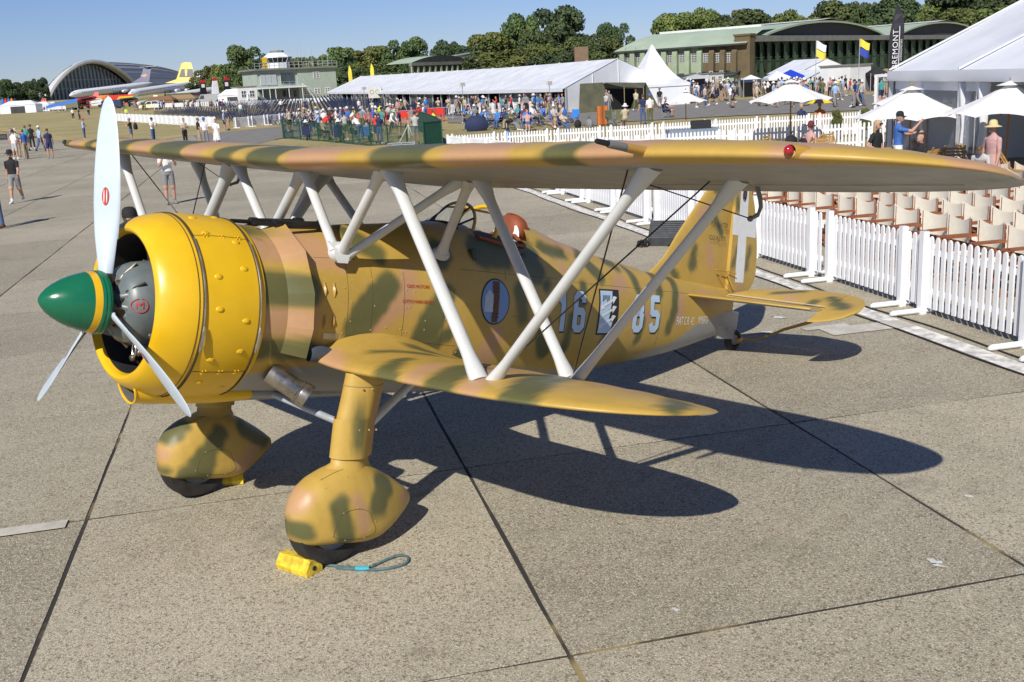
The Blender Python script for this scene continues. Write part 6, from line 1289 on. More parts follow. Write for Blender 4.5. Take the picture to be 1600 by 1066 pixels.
def tree(u, vt, hw, d, lm, label, z0=.05, group='trees behind the airfield'):
    P = AT(u, 140, d); P[2] = gz(P[0], P[1]); H = AT(u, vt, d)[2]-P[2]; wd = hw*2.5*PX(d); i = NTREE[0]; NTREE[0] += 1; cm = CROWNS[i % 4]; zc = H*z0; hz = H-zc
    o = thing('tree', label, 'tree', P, random.uniform(0, 6.28), group); c = link('crown', cm, o, (0, 0, zc), None, (wd/(.98*(.9, 1.15, 1.0, 1.35)[i % 4]), wd/(.98*(.9, 1.15, 1.0, 1.35)[i % 4]), hz)); c.material_slots[0].link = 'OBJECT'; c.material_slots[0].material = LM[lm]
    link('trunk', TRUNKS[i % 3], o, (0, 0, zc*.6), None, (min(wd, H)*.9, min(wd, H)*.9, hz*.9))
for u, vt, hw, d, lm, lb in ((8, 122, 16, 430, 2, 'dark rounded tree at the far left edge behind the museum'), (30, 130, 14, 450, 2, 'low dark tree second from the far left edge'), (47, 128, 12, 440, 2, 'dark tree between the left edge clump and the museum'), (63, 124, 12, 460, 2, 'dark tree touching the left foot of the museum arch'), (-14, 124, 16, 430, 2, 'dark tree half cut by the left picture edge'),
 (333, 104, 22, 330, 1, 'light green tree right of the airliner tails'), (352, 103, 16, 310, 1, 'olive tree left of the tall oak by the tower'), (391, 76, 32, 290, 0, 'tall spreading oak left of the control tower'), (367, 112, 18, 300, 0, 'low dark tree filling under the oak by the tower'), (440, 95, 20, 310, 0, 'tree crown showing behind the tower cabin'), (470, 92, 22, 320, 1, 'pale tree behind the tower roof rails'), (500, 90, 20, 310, 1, 'light tree left of the dark oak by the tower'), (534, 71, 26, 285, 0, 'dark tall tree just right of the control tower'), (562, 86, 22, 300, 2, 'shaded tree between the two yellow feather flags'), (590, 75, 34, 270, 1, 'broad olive tree above the left part of the marquee'), (640, 65, 32, 262, 0, 'dark round tree left of the distant hangar'), (612, 92, 20, 260, 0, 'low tree in front of the olive one above the marquee'),
 (706, 67, 26, 330, 2, 'pair of dark crowns behind the distant hangar roof'), (735, 72, 18, 340, 2, 'small dark crown right of the pair behind the distant hangar'), (690, 76, 16, 345, 2, 'small dark crown left of the pair behind the distant hangar'), (772, 48, 34, 235, 1, 'big olive tree rising over the middle of the marquee'), (816, 27, 32, 240, 0, 'tall tree beside the highest oak above the marquee'), (880, 16, 38, 245, 2, 'highest dark oak above the marquee ridge'), (842, 52, 30, 225, 0, 'lower green tree under the highest oak'), (800, 75, 40, 215, 1, 'broad lower tree hiding the marquee ridge middle'), (945, 57, 30, 205, 0, 'dense round tree next to the brick block'), (912, 80, 24, 215, 0, 'low tree in front of the brick block'), (962, 41, 26, 310, 2, 'dark crown behind the dense round tree by the hangar'), (925, 62, 22, 300, 2, 'dark tree above the brick block'), (870, 85, 40, 205, 2, 'shadowy low tree behind the marquee near its gable'),
 (1050, 25, 30, 300, 1, 'olive tree behind the left end of the hangar ridge'), (1090, 22, 34, 310, 1, 'wide olive tree above the hangar ridge'), (1165, 12, 36, 320, 0, 'dark tree above the middle of the hangar roof'), (1235, 22, 30, 330, 1, 'pale green trees left of the first curved gable'), (1300, 6, 36, 330, 0, 'tall dark tree above the first curved gable'), (1335, 10, 26, 325, 0, 'tree right of the tall one over the first gable'), (1392, -4, 40, 320, 2, 'very tall dark tree behind the feather banner'), (1440, 6, 36, 330, 1, 'light green tree between the two curved gables'), (1480, -12, 44, 330, 2, 'large dark tree above the second curved gable'), (1540, -22, 50, 320, 2, 'large dark tree above the right end of the hangar'), (1600, -35, 52, 315, 2, 'dark tree at the right picture edge'), (1500, 18, 40, 310, 1, 'yellowish tree low behind the second gable'), (1560, 14, 44, 305, 1, 'yellowish tree low at the hangar right end'), (1425, 28, 30, 315, 1, 'low pale tree between hangar gables'), (1270, 26, 28, 320, 1, 'low pale tree behind the first curved gable')):
    tree(u, vt, hw, d, lm, lb)
for k, (u, vt, hw, d, lm) in enumerate([(315, 122, 20, 340, 2), (345, 118, 20, 335, 0), (410, 108, 20, 300, 2), (425, 112, 18, 305, 0), (550, 100, 22, 275, 2), (655, 92, 24, 255, 2), (575, 106, 22, 262, 0), (760, 82, 28, 225, 2), (850, 70, 30, 222, 1), (905, 60, 26, 225, 0), (780, 60, 26, 245, 0), (1350, 34, 30, 318, 0), (1465, 30, 34, 318, 0), (1520, 0, 40, 330, 0), (1575, -10, 44, 325, 1), (1410, 12, 36, 335, 0), (1200, 30, 26, 335, 2), (1125, 26, 24, 330, 2)]):
    tree(u, vt, hw, d, lm, 'filler tree, '+FST[k]+' counted from the left along the lower tree line', group='lower trees closing the tree line')
# ------------------------------------------------------------------ fences
M_fence = mat('fence white', (.78, .79, .80), .5, var=.05, scale=3)
ZD = atan2(D2[1], D2[0])
def picket_me():
    mb = MB(); w, t = .034, .011; pr_ = [(-w, .085), (w, .085), (w, .955), (w*.7, .985), (0, 1.0), (-w*.7, .985), (-w, .955)]
    n = len(pr_); mb.add([(x, -t, z) for x, z in pr_]+[(x, t, z) for x, z in pr_], [tuple(range(n)), tuple(reversed(range(n, 2*n)))]+[(i, i+n, (i+1) % n+n, (i+1) % n) for i in range(n)]); return mb
PK = picket_me(); PKm = PK.me('picket', M_fence, smooth=False)
def panel_proto(label, group, detail=True, L=2.3):
    o = thing('fence_panel', label, 'fence', (0, 0, 0), 0, group); n = 19
    xs = np.linspace(-L/2+.05, L/2-.05, n)
    if detail:
        for x in xs: link('picket', PKm, o, (x, 0, 0))
    else:
        mb = MB()
        for x in xs: mb.add([(v[0]+x, v[1], v[2]) for v in PK.V], PK.F)
        tag(mb.obj('pickets', M_fence, o, smooth=False), kind='stuff')
    for z in (.30, .80): mb = MB(); mb.box((0, .025, z), (L-.02, .024, .075)); mb.obj('rail', M_fence, o, smooth=False)
    for x in (-L/2+.22, L/2-.22):
        mb = MB(); mb.box((x, -.055, .53), (.085, .085, 1.06)); mb.obj('post', M_fence, o, smooth=False)
        mb = MB(); mb.tube([(x, -.50, .04), (x, -.46, .045), (x, .26, .045), (x, .30, .04)], [.02, .036, .036, .02], 10); mb.obj('foot', M_fence, o)
    return o
PF = panel_proto('first white picket fence panel along the apron, counted from the near right end', 'picket fence panels beside the deck chairs'); first = True
for k in range(12):
    P = PQ(9.47+random.uniform(-.04, .04), -1.2+2.36*k); rz = ZD-pi+random.uniform(-.012, .012)
    if first: PF.location = tuple(P); PF.rotation_euler = (0, 0, rz); first = False
    else: dup(PF, P, rz, FST[k]+' white picket fence panel along the apron, counted from the near right end')
PG = None
def fence_line(A, B, label, group, first_=[None]):
    A = np.array(A)[:2]; B = np.array(B)[:2]; L = np.linalg.norm(B-A); n = max(1, round(L/2.36)); x = (B-A)/L; global PG
    for k in range(n):
        c = A+x*L*(k+.5)/n; sc = L/n/2.36; rz = atan2(x[1], x[0]); rz = rz if (np.array([sin(rz), -cos(rz)])@(CAM[:2]-c)) > 0 else rz+pi
        if PG is None: PG = panel_proto(label, group, False); o = PG; o.location = (c[0], c[1], gz(*c)); o.rotation_euler = (0, 0, rz)
        else: o = dup(PG, (c[0], c[1], gz(*c)), rz, None, group)
        o['label'] = FST[k]+' '+label+', from its left end'
        o.scale = (sc, 1, 1)
fence_line(PQ(9.1, 37.3), PQ(29, 33.6), 'picket panel of the back fence behind the parasols', 'picket fence panels of the back row'); fence_line(PQ(10.2, 29.6), PQ(25, 26.5), 'picket panel of the front fence behind the parasols', 'picket fence panels of the front row')
fence_line(PQ(9.1, 37.3), PQ(10.2, 29.8), 'picket panel joining the two fences near the compound', 'picket fence end panels')
fence_line(GT(172, 188), GT(338, 198), 'picket panel of the fence by the navy seating', 'picket fence panels by the navy seating'); fence_line(GT(366, 201), GT(505, 187), 'picket panel of the fence left of the compound', 'picket fence panels left of the green compound')
fence_line(GT(700, 179), GT(884, 175), 'low picket panel along the marquee front', 'picket fence panels before the marquee'); fence_line(GT(886, 173), GT(1003, 168), 'low picket panel before the olive army tent', 'picket fence panels before the army tent')
# white boards along the far taxiway
M_board = mat('barrier board', (.74, .75, .76), .5, var=.04)
def boards(A, B, n, label, group, hgt=1.0):
    A = np.array(A); B = np.array(B); x = (B-A)/np.linalg.norm(B-A); L = np.linalg.norm(B-A)/n
    for k in range(n):
        c = A+x*L*(k+.5); o = thing('barrier_board', FST[k]+' '+label+', from its left end', 'barrier', (c[0], c[1], gz(c[0], c[1])), atan2(x[1], x[0]), group); mb = MB(); mb.box((0, 0, hgt*.66), (L*.97, .06, hgt*.6)); mb.obj('board', M_board, o, smooth=False)
        for t in (-.4, 0, .4): mb = MB(); mb.box((L*t, .06, hgt*.5), (.1, .08, hgt)); mb.obj('board_post', M_board, o, smooth=False)
boards(GT(240, 172), GT(372, 169), 8, 'white board of the long barrier before the airliners', 'barrier boards before the airliners', 1.3); boards(GT(372, 169), GT(520, 163), 8, 'white board of the barrier before the control tower', 'barrier boards before the tower', 1.2); boards(GT(-20, 176), GT(104, 174), 6, 'white board of the low barrier at far left', 'barrier boards at the far left', 1.3)
# ------------------------------------------------------------------ deck chairs
M_cream = mat('cream canvas', (.77, .72, .59), .85, var=.06, scale=6); M_teak = mat('chair wood', (.26, .085, .03), .5, var=.2, scale=9)
def director_chair():
    o = thing('director_chair', 'cream canvas chair, nearest in the first row behind the picket fence', 'chair', (0, 0, 0), 0, 'canvas chairs behind the picket fence')
    def sheetm(nm, pts): mb = MB(); mb.loft(pts, closed=False); mb.obj(nm, M_cream, o)
    sheetm('back_canvas', [[(x, .245+.045*(1-(x/.29)**2), z-.085*(1-(x/.29)**2)*(z > .7)) for x in np.linspace(-.292, .292, 9)] for z in (.50, .60, .72, .86, .90)])
    sheetm('seat_canvas', [[(x, y, .44-.035*(1-(x/.25)**2)) for x in np.linspace(-.25, .25, 7)] for y in (-.2, 0, .2)])
    for s in (-1, 1):
        mb = MB(); mb.box((s*.28, -.02, .64), (.055, .50, .028)); mb.obj('arm', M_teak, o, smooth=False)
        mb = MB(); mb.box((s*.272, .262, .66), (.032, .024, .40)); mb.obj('back_post', M_teak, o, smooth=False)
        mb = MB(); mb.box((s*.28, -.22, .54), (.04, .03, .20)); mb.box((s*.27, 0, .44), (.035, .46, .04)); mb.obj('side_rail', M_teak, o, smooth=False)
        mb = MB(); mb.box((s*.28, 0, .03), (.04, .5, .04)); mb.obj('foot_rail', M_teak, o, smooth=False)
        for y in (-.2, .2): mb = MB(); mb.beam((-s*.27, y, .05), (s*.27, y, .44), .035, .03); mb.obj('leg', M_teak, o, smooth=False)
    return o
DC = director_chair(); first = True; cnt = 0; lastr = 0
zc = atan2(-D1[1], -D1[0])+pi/2                                      # facing the apron
for r in range(7):
    for k in range(24):
        q = 2.6+.635*k+(r % 2)*.25+random.uniform(-.05, .05); p = 11.1+.94*r+random.uniform(-.05, .05)
        if q > 15.5 or (r > 3 and q < 7.5-.0*r) or (r > 4 and q < 9): continue
        P = PQ(p, q); rz = zc+random.uniform(-.13, .13); cnt = cnt+1 if r == lastr else 0; lastr = r
        if first: DC.location = tuple(P); DC.rotation_euler = (0, 0, rz); first = False
        else: dup(DC, P, rz, f'cream canvas chair, {ORD[cnt]} in the {FST[r]} row behind the picket fence')
# ------------------------------------------------------------------ parasols, slatted chairs and tables of the terrace
M_para = mat('parasol cloth', (.76, .75, .72), .8, var=.04); M_pole = mat('parasol pole', (.36, .17, .05), .5, var=.15); M_slat = mat('slat wood', (.40, .235, .075), .55, var=.2, scale=9); M_brassf = mat('brass finial', (.5, .33, .05), .3, .9)
def parasol(u, d, rimv, peakv, dia, label):
    P = AT(u, 200, d); P[2] = 0; zr = AT(u, rimv, d)[2]; zp = AT(u, peakv, d)[2]; o = thing('parasol', label, 'parasol', P, random.uniform(0, .5)); r = dia/2
    def cz(f, a): return zp-(zp-zr)*f-.10*(1-abs(cos(4*a)))*f*f*.8-.05*sin(pi*f)
    mb = MB(); mb.loft([[(r*f*(1-.035*(1-abs(cos(4*a))))*cos(a), r*f*(1-.035*(1-abs(cos(4*a))))*sin(a), cz(f, a)) for a in np.linspace(0, 2*pi, 48, endpoint=False)] for f in (.02, .15, .4, .65, .85, 1.0)]); mb.obj('canopy', M_para, o, sharp=25)
    mb = MB(); mb.loft([[(r*.22*f*cos(a), r*.22*f*sin(a), zp+.05-.10*f) for a in np.linspace(0, 2*pi, 24, endpoint=False)] for f in (.05, .5, 1)]); mb.obj('vent_cap', M_para, o)
    mb = MB(); mb.tube([(0, 0, 0), (0, 0, zp)], .024, 10); mb.obj('pole', M_pole, o); mb = MB(); mb.sphere((0, 0, zp+.09), (.03, .03, .05), 8, 6); mb.obj('finial', M_brassf, o)
    for k in range(8): a = k*pi/4; mb = MB(); mb.beam((0, 0, zp-.16), (r*.95*cos(a), r*.95*sin(a), zr-.035), .02, .025); mb.beam((.02*cos(a), .02*sin(a), zr+.02), (r*.5*cos(a), r*.5*sin(a), (zp+zr)/2-.06), .016, .02); mb.obj('rib', M_pole, o, smooth=False)
    mb = MB(); mb.lathe([(.01, .0), (.26, 0), (.26, .06), (.05, .10), (.04, .35)], 20); mb.obj('base', M_blk2, o); return P
parasol(1235, 35.2, 155, 126, 2.75, 'white parasol standing alone in front of the back picket fences'); parasol(1422, 28.0, 180, 137, 2.9, 'white parasol whose pole the man in blue is holding'); parasol(1441, 30.5, 158, 124, 2.9, 'white parasol partly hidden behind the one held by the man'); parasol(1575, 23.8, 172, 129, 2.75, 'white parasol at the right edge with a brass finial'); parasol(1072, 53.5, 158, 142, 2.2, 'small distant white parasol left of the crowd')
def slat_chair():
    o = thing('slatted_chair', 'x', 'chair', (0, 0, 0), 0, None)
    for k in range(6): mb = MB(); mb.box((0, -.17+.066*k, .45), (.44, .052, .018)); mb.obj('seat_slat', M_slat, o, smooth=False)
    for k in range(6): mb = MB(); mb.box((0, .22+.022*k, .53+.075*k), (.44, .018, .055)); mb.obj('back_slat', M_slat, o, smooth=False)
    for s in (-1, 1):
        mb = MB(); mb.beam((s*.225, -.25, 0), (s*.225, .36, .98), .03, .04, up=(1, 0, 0)); mb.obj('leg', M_slat, o, smooth=False); mb = MB(); mb.beam((s*.2, .27, 0), (s*.2, -.2, .46), .03, .04, up=(1, 0, 0)); mb.obj('leg', M_slat, o, smooth=False)
    return o
SCH = slat_chair(); first = True
for u, d, rz, lb in ((1183, 32, 2.2, 'leftmost slatted chair left of the lone parasol pole'), (1212, 33.5, .2, 'slatted chair just left of the lone parasol pole'), (1262, 32, 3.0, 'slatted chair under the seated woman in the maroon hat'), (1284, 31, -1.2, 'slatted chair right of the woman in the maroon hat'), (1300, 33, -.5, 'slatted chair right of two others near the lone parasol'), (1447, 28.5, .3, 'slatted chair pushed to the table behind the man in blue'), (1450, 26, 2.9, 'slatted chair in front of the table by the man in blue'), (1492, 25.5, -1.2, 'slatted chair turned sideways and tilted open before the clear wall'), (1396, 27.2, 1.4, 'slatted chair left of the man in blue'), (1560, 21.2, .1, 'slatted chair with its back towards the straw hat woman'), (1592, 23, .3, 'slatted chair at the right edge under the parasol'), (1598, 20.5, 3.0, 'nearest slatted chair at the right edge table'), (1520, 26.5, .7, 'slatted chair near the tent leg')):
    P = AT(u, 220, d); P[2] = 0
    if first: SCH.location = tuple(P); SCH.rotation_euler = (0, 0, rz); SCH['label'] = lb; first = False
    else: dup(SCH, P, rz, lb)
def table(u, d, label):
    P = AT(u, 230, d); P[2] = 0; o = thing('slatted_table', label, 'table', P); 
    for k in range(9): x = -.44+.11*k; w = 2*sqrt(max(.02, .5**2-x*x)); mb = MB(); mb.box((0, x, .72), (w, .095, .022)); mb.obj('top_slat', M_slat, o, smooth=False)
    for a in (0, pi/2): mb = MB(); c, s = cos(a+.5), sin(a+.5); mb.beam((-.4*c, -.4*s, 0), (.35*c, .35*s, .70), .04, .05); mb.beam((.4*c, .4*s, 0), (-.35*c, -.35*s, .70), .04, .05); mb.obj('leg', M_slat, o, smooth=False)
    return P
TB = table(1236, 32, 'round slatted table under the lone parasol with black bags on it'); table(1440, 27.3, 'round slatted table behind the man in blue'); table(1585, 21.8, 'round slatted table at the right edge'); table(1525, 27.5, 'round slatted table near the clear tent wall')
def bag(P, sz, col, label, nm='bag'):
    mb = MB(); r = random.Random(label); rings = []
    for h, k in ((0, .85), (.25, 1.05), (.6, 1.0), (.85, .75), (1, .4)): rings.append([(sz[0]/2*k*cos(a)*(1+.1*sin(3*a)), sz[1]/2*k*sin(a), sz[2]*h) for a in np.linspace(0, 2*pi, 14, endpoint=False)])
    t = thing(nm, label, 'bag', P, r.uniform(0, 3)); mb.loft(rings, cap=(True, True)); mb.obj('bag_body', CL[col], t); mb = MB(); mb.tube([(-.25*sz[0], 0, sz[2]*.9), (0, 0, sz[2]*1.35), (.25*sz[0], 0, sz[2]*.9)], .015, 6); mb.obj('bag_handle', CL['black'], t)
bag(TB+np.array([.0, 0, .735]), (.5, .35, .30), 'black', 'black bag lying on the table under the lone parasol'); bag(TB+np.array([.35, -.25, .735]), (.35, .25, .2), 'black', 'smaller black bag beside the big one on the parasol table')
# ------------------------------------------------------------------ things on the apron by the aircraft
M_chock = mat('chock yellow', (.66, .47, .03), .75, var=.32, scale=16, bmp=.5, bscale=35, bdist=.01); M_rope = mat('rope grey green', (.09, .15, .15), .9, var=.3, scale=30, bmp=.6, bscale=120); M_tape = mat('turquoise tape', (.04, .32, .40), .6)
def chock(P, rz, L, label):
    o = thing('wheel_chock', label, 'chock', P, rz); mb = MB(); pr_ = [(-.07, 0), (.07, 0), (.075, .03), (.03, .10), (-.03, .105), (-.075, .035)]
    rr = random.Random(3); rings = [[(x, y*(1+rr.uniform(-.05, .05)), z*(1+rr.uniform(-.06, .06))+.002) for y, z in pr_] for x in np.linspace(-L/2, L/2, 9)]
    mb.loft(rings, cap=(True, True)); mb.obj('chock_block', M_chock, o, sharp=20); mb = MB(); mb.tube([(-L/2-.004, 0, .045), (-L/2-.001, 0, .045)], .018, 10); mb.tube([(L/2+.001, 0, .045), (L/2+.004, 0, .045)], .018, 10); mb.obj('rope_hole', M_blk, o, smooth=False)
a, b_ = G(437, 880), G(500, 900); c = (a+b_)/2; chock(c, atan2((b_-a)[1], (b_-a)[0]), .30, 'worn yellow chock lying in front of the near wheel'); a, b_ = G(352, 752), G(380, 755); chock((a+b_)/2, atan2((b_-a)[1], (b_-a)[0])+.5, .17, 'small yellow chock against the far wheel')
pts = [G(u, v, .013) for u, v in ((500, 882), (520, 884), (545, 886), (562, 887), (578, 886), (600, 876), (622, 868), (635, 869), (638, 876), (630, 882), (612, 887), (590, 890), (572, 890), (550, 889), (520, 887))]
rp = thing('rope_loop', 'grey green rope loop with turquoise binding lying beside the near wheel', 'rope', (0, 0, 0)); cs = []
for i in range(len(pts)-1):
    for t in (0, .25, .5, .75): p0, p1, p2, p3 = pts[max(i-1, 0)], pts[i], pts[i+1], pts[min(i+2, len(pts)-1)]; cs.append(.5*((2*p1)+(-p0+p2)*t+(2*p0-5*p1+4*p2-p3)*t*t+(-p0+3*p1-3*p2+p3)*t**3))
mb = MB(); mb.tube(cs, .010, 7); mb.obj('rope', M_rope, rp); mb = MB(); mb.tube([G(u, v, .018) for u, v in ((556, 888), (566, 888.5), (577, 888))], .017, 8); mb.obj('rope_binding', M_tape, rp)
# yellow tail tow bar
o = thing('tow_bar', 'thin yellow tail towing bar reaching from the tail wheel to the elevator tip', 'bar', (0, 0, 0)); a = G(1158, 530, .10); mb = MB(); mb.tube([a, G(1180, 531, .09), G(1200, 525, .12), G(1225, 515, .18), G(1268, 503, .26)], [.018, .014, .014, .018, .020], 8); mb.obj('bar_tube', M_brass, o); mb = MB(); mb.tube([a-np.array([.1, .02, -.0]), a], [.03, .03], 8); mb.obj('bar_clamp', M_brass, o)
# speaker box near the fence with its cables
P = G(1042, 382); o = thing('stage_speaker', 'black wedge shaped speaker box with tangled cables near the fence', 'speaker', P, R(-62)); mb = MB(); V = [(-.32, -.2, 0), (.32, -.2, 0), (.32, .24, 0), (-.32, .24, 0), (-.32, -.2, .14), (.32, -.2, .14), (.32, .10, .44), (-.32, .10, .44), (.32, .24, .40), (-.32, .24, .40)]
mb.add(V, [(0, 1, 2, 3), (0, 4, 5, 1), (4, 7, 6, 5), (7, 9, 8, 6), (2, 8, 9, 3), (1, 5, 6, 8, 2), (0, 3, 9, 7, 4)]); mb.obj('speaker_case', mat('speaker black', (.035, .036, .04), .5, var=.1), o, smooth=False)
for k in range(9): f = (k+.5)/9; mb = MB(); mb.box((0, -.2+.30*f-.008, .14+.30*f+.008), (.60, .02, .008), tilt=Matrix.Rotation(R(45), 4, 'X')); mb.obj('grille_bar', mat('grille grey', (.10, .105, .11), .4), o, smooth=False)
mb = MB(); rr = random.Random(5)
for k in range(6): mb.tube([(-.34+.12*cos(t*1.3+k)*rr.uniform(.6, 1.2)-.08, -.22+.14*sin(t+k), .05+.06*sin(2*t+k)) for t in np.linspace(0, 5, 16)], .009, 5)
mb.obj('cable_tangle', M_blk, o)
for k, (p, am, sd) in enumerate(((8.68, .03, 1), (9.06, .04, 2))):
    rr = random.Random(sd); mb = MB(); ph = rr.uniform(0, 6); mb.tube([PQ(p+am*sin(q*.9+ph)+am*.7*sin(q*2.1), q, .012) for q in np.arange(-14, 27, .35)], .011, 5); tag(mb.obj('power_cable', M_blk), ('black cable snaking along the apron side of the white line', 'black cable along the fence side of the white line')[k], 'cable')
# ------------------------------------------------------------------ green mesh compound, red barriers
m, nt, b = nodes('green mesh'); b.inputs['Base Color'].default_value = (.012, .075, .045, 1); b.inputs['Roughness'].default_value = .7
ck = nt.nodes.new('ShaderNodeTexNoise'); ck.inputs['Scale'].default_value = 5; mx = nt.nodes.new('ShaderNodeMixShader'); tr = nt.nodes.new('ShaderNodeBsdfTransparent'); mr = nt.nodes.new('ShaderNodeMapRange'); mr.inputs[1].default_value = .3; mr.inputs[2].default_value = .7; mr.inputs[3].default_value = .35; mr.inputs[4].default_value = .65
nt.links.new(ck.outputs['Fac'], mr.inputs[0]); nt.links.new(mr.outputs[0], mx.inputs[0]); nt.links.new(b.outputs[0], mx.inputs[1]); nt.links.new(tr.outputs[0], mx.inputs[2]); nt.links.new(mx.outputs[0], nt.nodes['Material Output'].inputs[0]); M_mesh = m
M_gpost = mat('green post', (.012, .07, .042), .5)
def mesh_panel(A, B, solid, label, group, h=1.15):
    A = np.array(A); B = np.array(B); L = np.linalg.norm(B-A); x = (B-A)/L; o = thing('mesh_barrier', label, 'barrier', (A[0], A[1], gz(*A[:2])), atan2(x[1], x[0]), group)
    mb = MB(); mb.add([(.03, 0, .06), (L-.03, 0, .06), (L-.03, 0, h), (.03, 0, h)], [(0, 1, 2, 3)]); mb.obj('mesh_sheet', mat('green sheet', (.012, .085, .05), .6, var=.2, scale=4) if solid else M_mesh, o, smooth=False)
    mb = MB(); mb.beam((0, 0, 0), (0, 0, h+.08), .06, .06); mb.obj('barrier_post', M_gpost, o, smooth=False)
    for z in (.06, h): mb = MB(); mb.beam((0, 0, z), (L, 0, z), .04, .04); mb.obj('barrier_rail', M_gpost, o, smooth=False)
cp = [GT(u, v) for u, v in ((443, 216), (470, 219), (498, 221), (525, 223.5), (552, 226), (580, 229), (607, 231), (637, 233.5), (664, 236))]
kk = 0
for a, b_ in zip(cp[:-1], cp[1:]): mesh_panel(a, b_, False, FST[kk]+' green mesh panel along the front of the compound, from left', 'green mesh barrier panels'); kk += 1
cq = [GT(u, v) for u, v in ((664, 236), (692, 232), (684, 222), (668, 211), (652, 203))]
for a, b_ in zip(cq[:-1], cq[1:]): mesh_panel(a, b_, True, FST[kk-8]+' solid green panel at the right end of the compound', 'solid green barrier panels', 1.35); kk += 1
cq = [GT(u, v) for u, v in ((443, 216), (444, 209), (447, 203))]
for a, b_ in zip(cq[:-1], cq[1:]): mesh_panel(a, b_, False, FST[kk-12]+' green mesh panel at the left end of the compound', 'green mesh end panels'); kk += 1
M_redb = mat('barrier red', (.62, .03, .02), .5, var=.05); M_steelb = mat('barrier steel', (.45, .46, .47), .4, .7)
def crowd_barrier(u, v, rz, red, label, group):
    P = GT(u, v); o = thing('crowd_barrier', label, 'barrier', P, rz, group); m_ = M_redb if red else M_steelb
    for z in (.2, 1.08): mb = MB(); mb.beam((-1.1, 0, z), (1.1, 0, z), .05, .05); mb.obj('rail', m_, o, smooth=False)
    if red: mb = MB(); mb.box((0, 0, .80), (2.1, .03, .50)); mb.obj('panel', m_, o, smooth=False)
    mb = MB()
    for x in np.linspace(-1.1, 1.1, 15): mb.beam((x, 0, .2), (x, 0, 1.08), .025, .025)
    tag(mb.obj('bars', m_, o, smooth=False), kind='stuff')
    for x in (-1, 1): mb = MB(); mb.beam((x, -.3, .02), (x, .3, .02), .05, .04); mb.beam((x, 0, 0), (x, 0, 1.1), .045, .045); mb.obj('foot', m_, o, smooth=False)
for k, (u, v) in enumerate(((573, 197), (590, 196), (608, 195), (626, 194), (645, 194), (662, 192), (676, 190), (690, 188))): crowd_barrier(u, v, YAW*-1+.2*(k % 3)-.2, k % 4 != 3, FST[k]+(' crowd barrier from the left, red, before the marquee' if k % 4 != 3 else ' crowd barrier from the left, bare steel, before the marquee'), 'red crowd barriers' if k % 4 != 3 else 'steel crowd barriers')
# tripods, frames, masts and the air unit on the marquee
def tripod(P, H, label, col=M_blk, spread=.55, head=True, bagc=None):
    o = thing('tripod', label, 'tripod', P, 0)
    for k in range(3): a = 2*pi*k/3+.4; mb = MB(); mb.tube([(spread*cos(a), spread*sin(a), 0), (0, 0, H*.85)], [.018, .025], 6); mb.obj('leg', col, o)
    mb = MB(); mb.tube([(0, 0, H*.4), (0, 0, H)], .022, 6); mb.obj('column', col, o)
    if head: mb = MB(); mb.box((0, 0, H+.07), (.13, .16, .13)); mb.tube([(0, -.05, H+.07), (0, -.33, H+.08)], [.045, .06], 8); mb.obj('camera', M_blk, o, smooth=False)
tripod(GT(641, 234), 1.45, 'pale surveying tripod standing at the corner of the green compound', mat('tripod pale', (.5, .5, .48), .5), .75, False); Pt = GT(795, 231); tripod(Pt, 1.15, 'black camera tripod behind the picket fence with a blue bag hung on it'); bag(Pt+np.array([0, 0, .35]), (.30, .2, .45), 'bright blue', 'blue bag hanging on the black camera tripod')
o = thing('low_frame', 'low pale metal frame box at the foot of the pale tripod', 'frame', GT(628, 236), -YAW); 
for x in (-.65, 0, .65): mb = MB(); mb.box((x, 0, .2), (.06, .06, .4)); mb.obj('frame_post', M_steelb, o, smooth=False)
for z in (.03, .4): mb = MB(); mb.box((0, 0, z), (1.36, .07, .05)); mb.obj('frame_rail', M_steelb, o, smooth=False)
mb = MB(); mb.box((0, .03, .21), (1.25, .02, .32)); mb.obj('frame_panel', mat('frame panel', (.42, .45, .46), .5), o, smooth=False)
P = MP((.33), -.02, 0); o = thing('air_unit', 'pale boxed air handling unit standing against the marquee front', 'machine', P, -YAW); mb = MB(); mb.box((0, -.6, 2.0), (1.9, .9, 1.5)); mb.obj('unit_case', mat('unit beige', (.56, .55, .49), .6), o, smooth=False)
for x in (-.4, .4): mb = MB(); mb.lathe([(.28, 0), (.3, .03), (.24, .04)], 18, axis='y', c=(x, -1.09, 2.1)); mb.obj('unit_fan', M_fascia, o)
for x in (-.8, .8): mb = MB(); mb.box((x, -.6, .6), (.1, .8, 1.3)); mb.obj('unit_leg', M_steelb, o, smooth=False)
for u, v0, v1, d, lb in ((572, 180, 138, 120, 'loudspeaker mast left of the air unit'), (725, 178, 132, 92, 'loudspeaker mast in front of the middle of the marquee'), (860, 176, 130, 88, 'loudspeaker mast near the marquee gable')):
    b_ = AT(u, v0, d); b_[2] = 0; H = AT(u, v1, d)[2]; o = thing('speaker_mast', lb, 'mast', b_); mb = MB(); mb.tube([(0, 0, 0), (0, 0, H)], .03, 6); mb.obj('mast', M_steelb, o); mb = MB(); mb.box((0, 0, H), (.55, .2, .32)); mb.obj('loudspeaker', mat('cream plastic', (.6, .58, .5), .6), o, smooth=False)
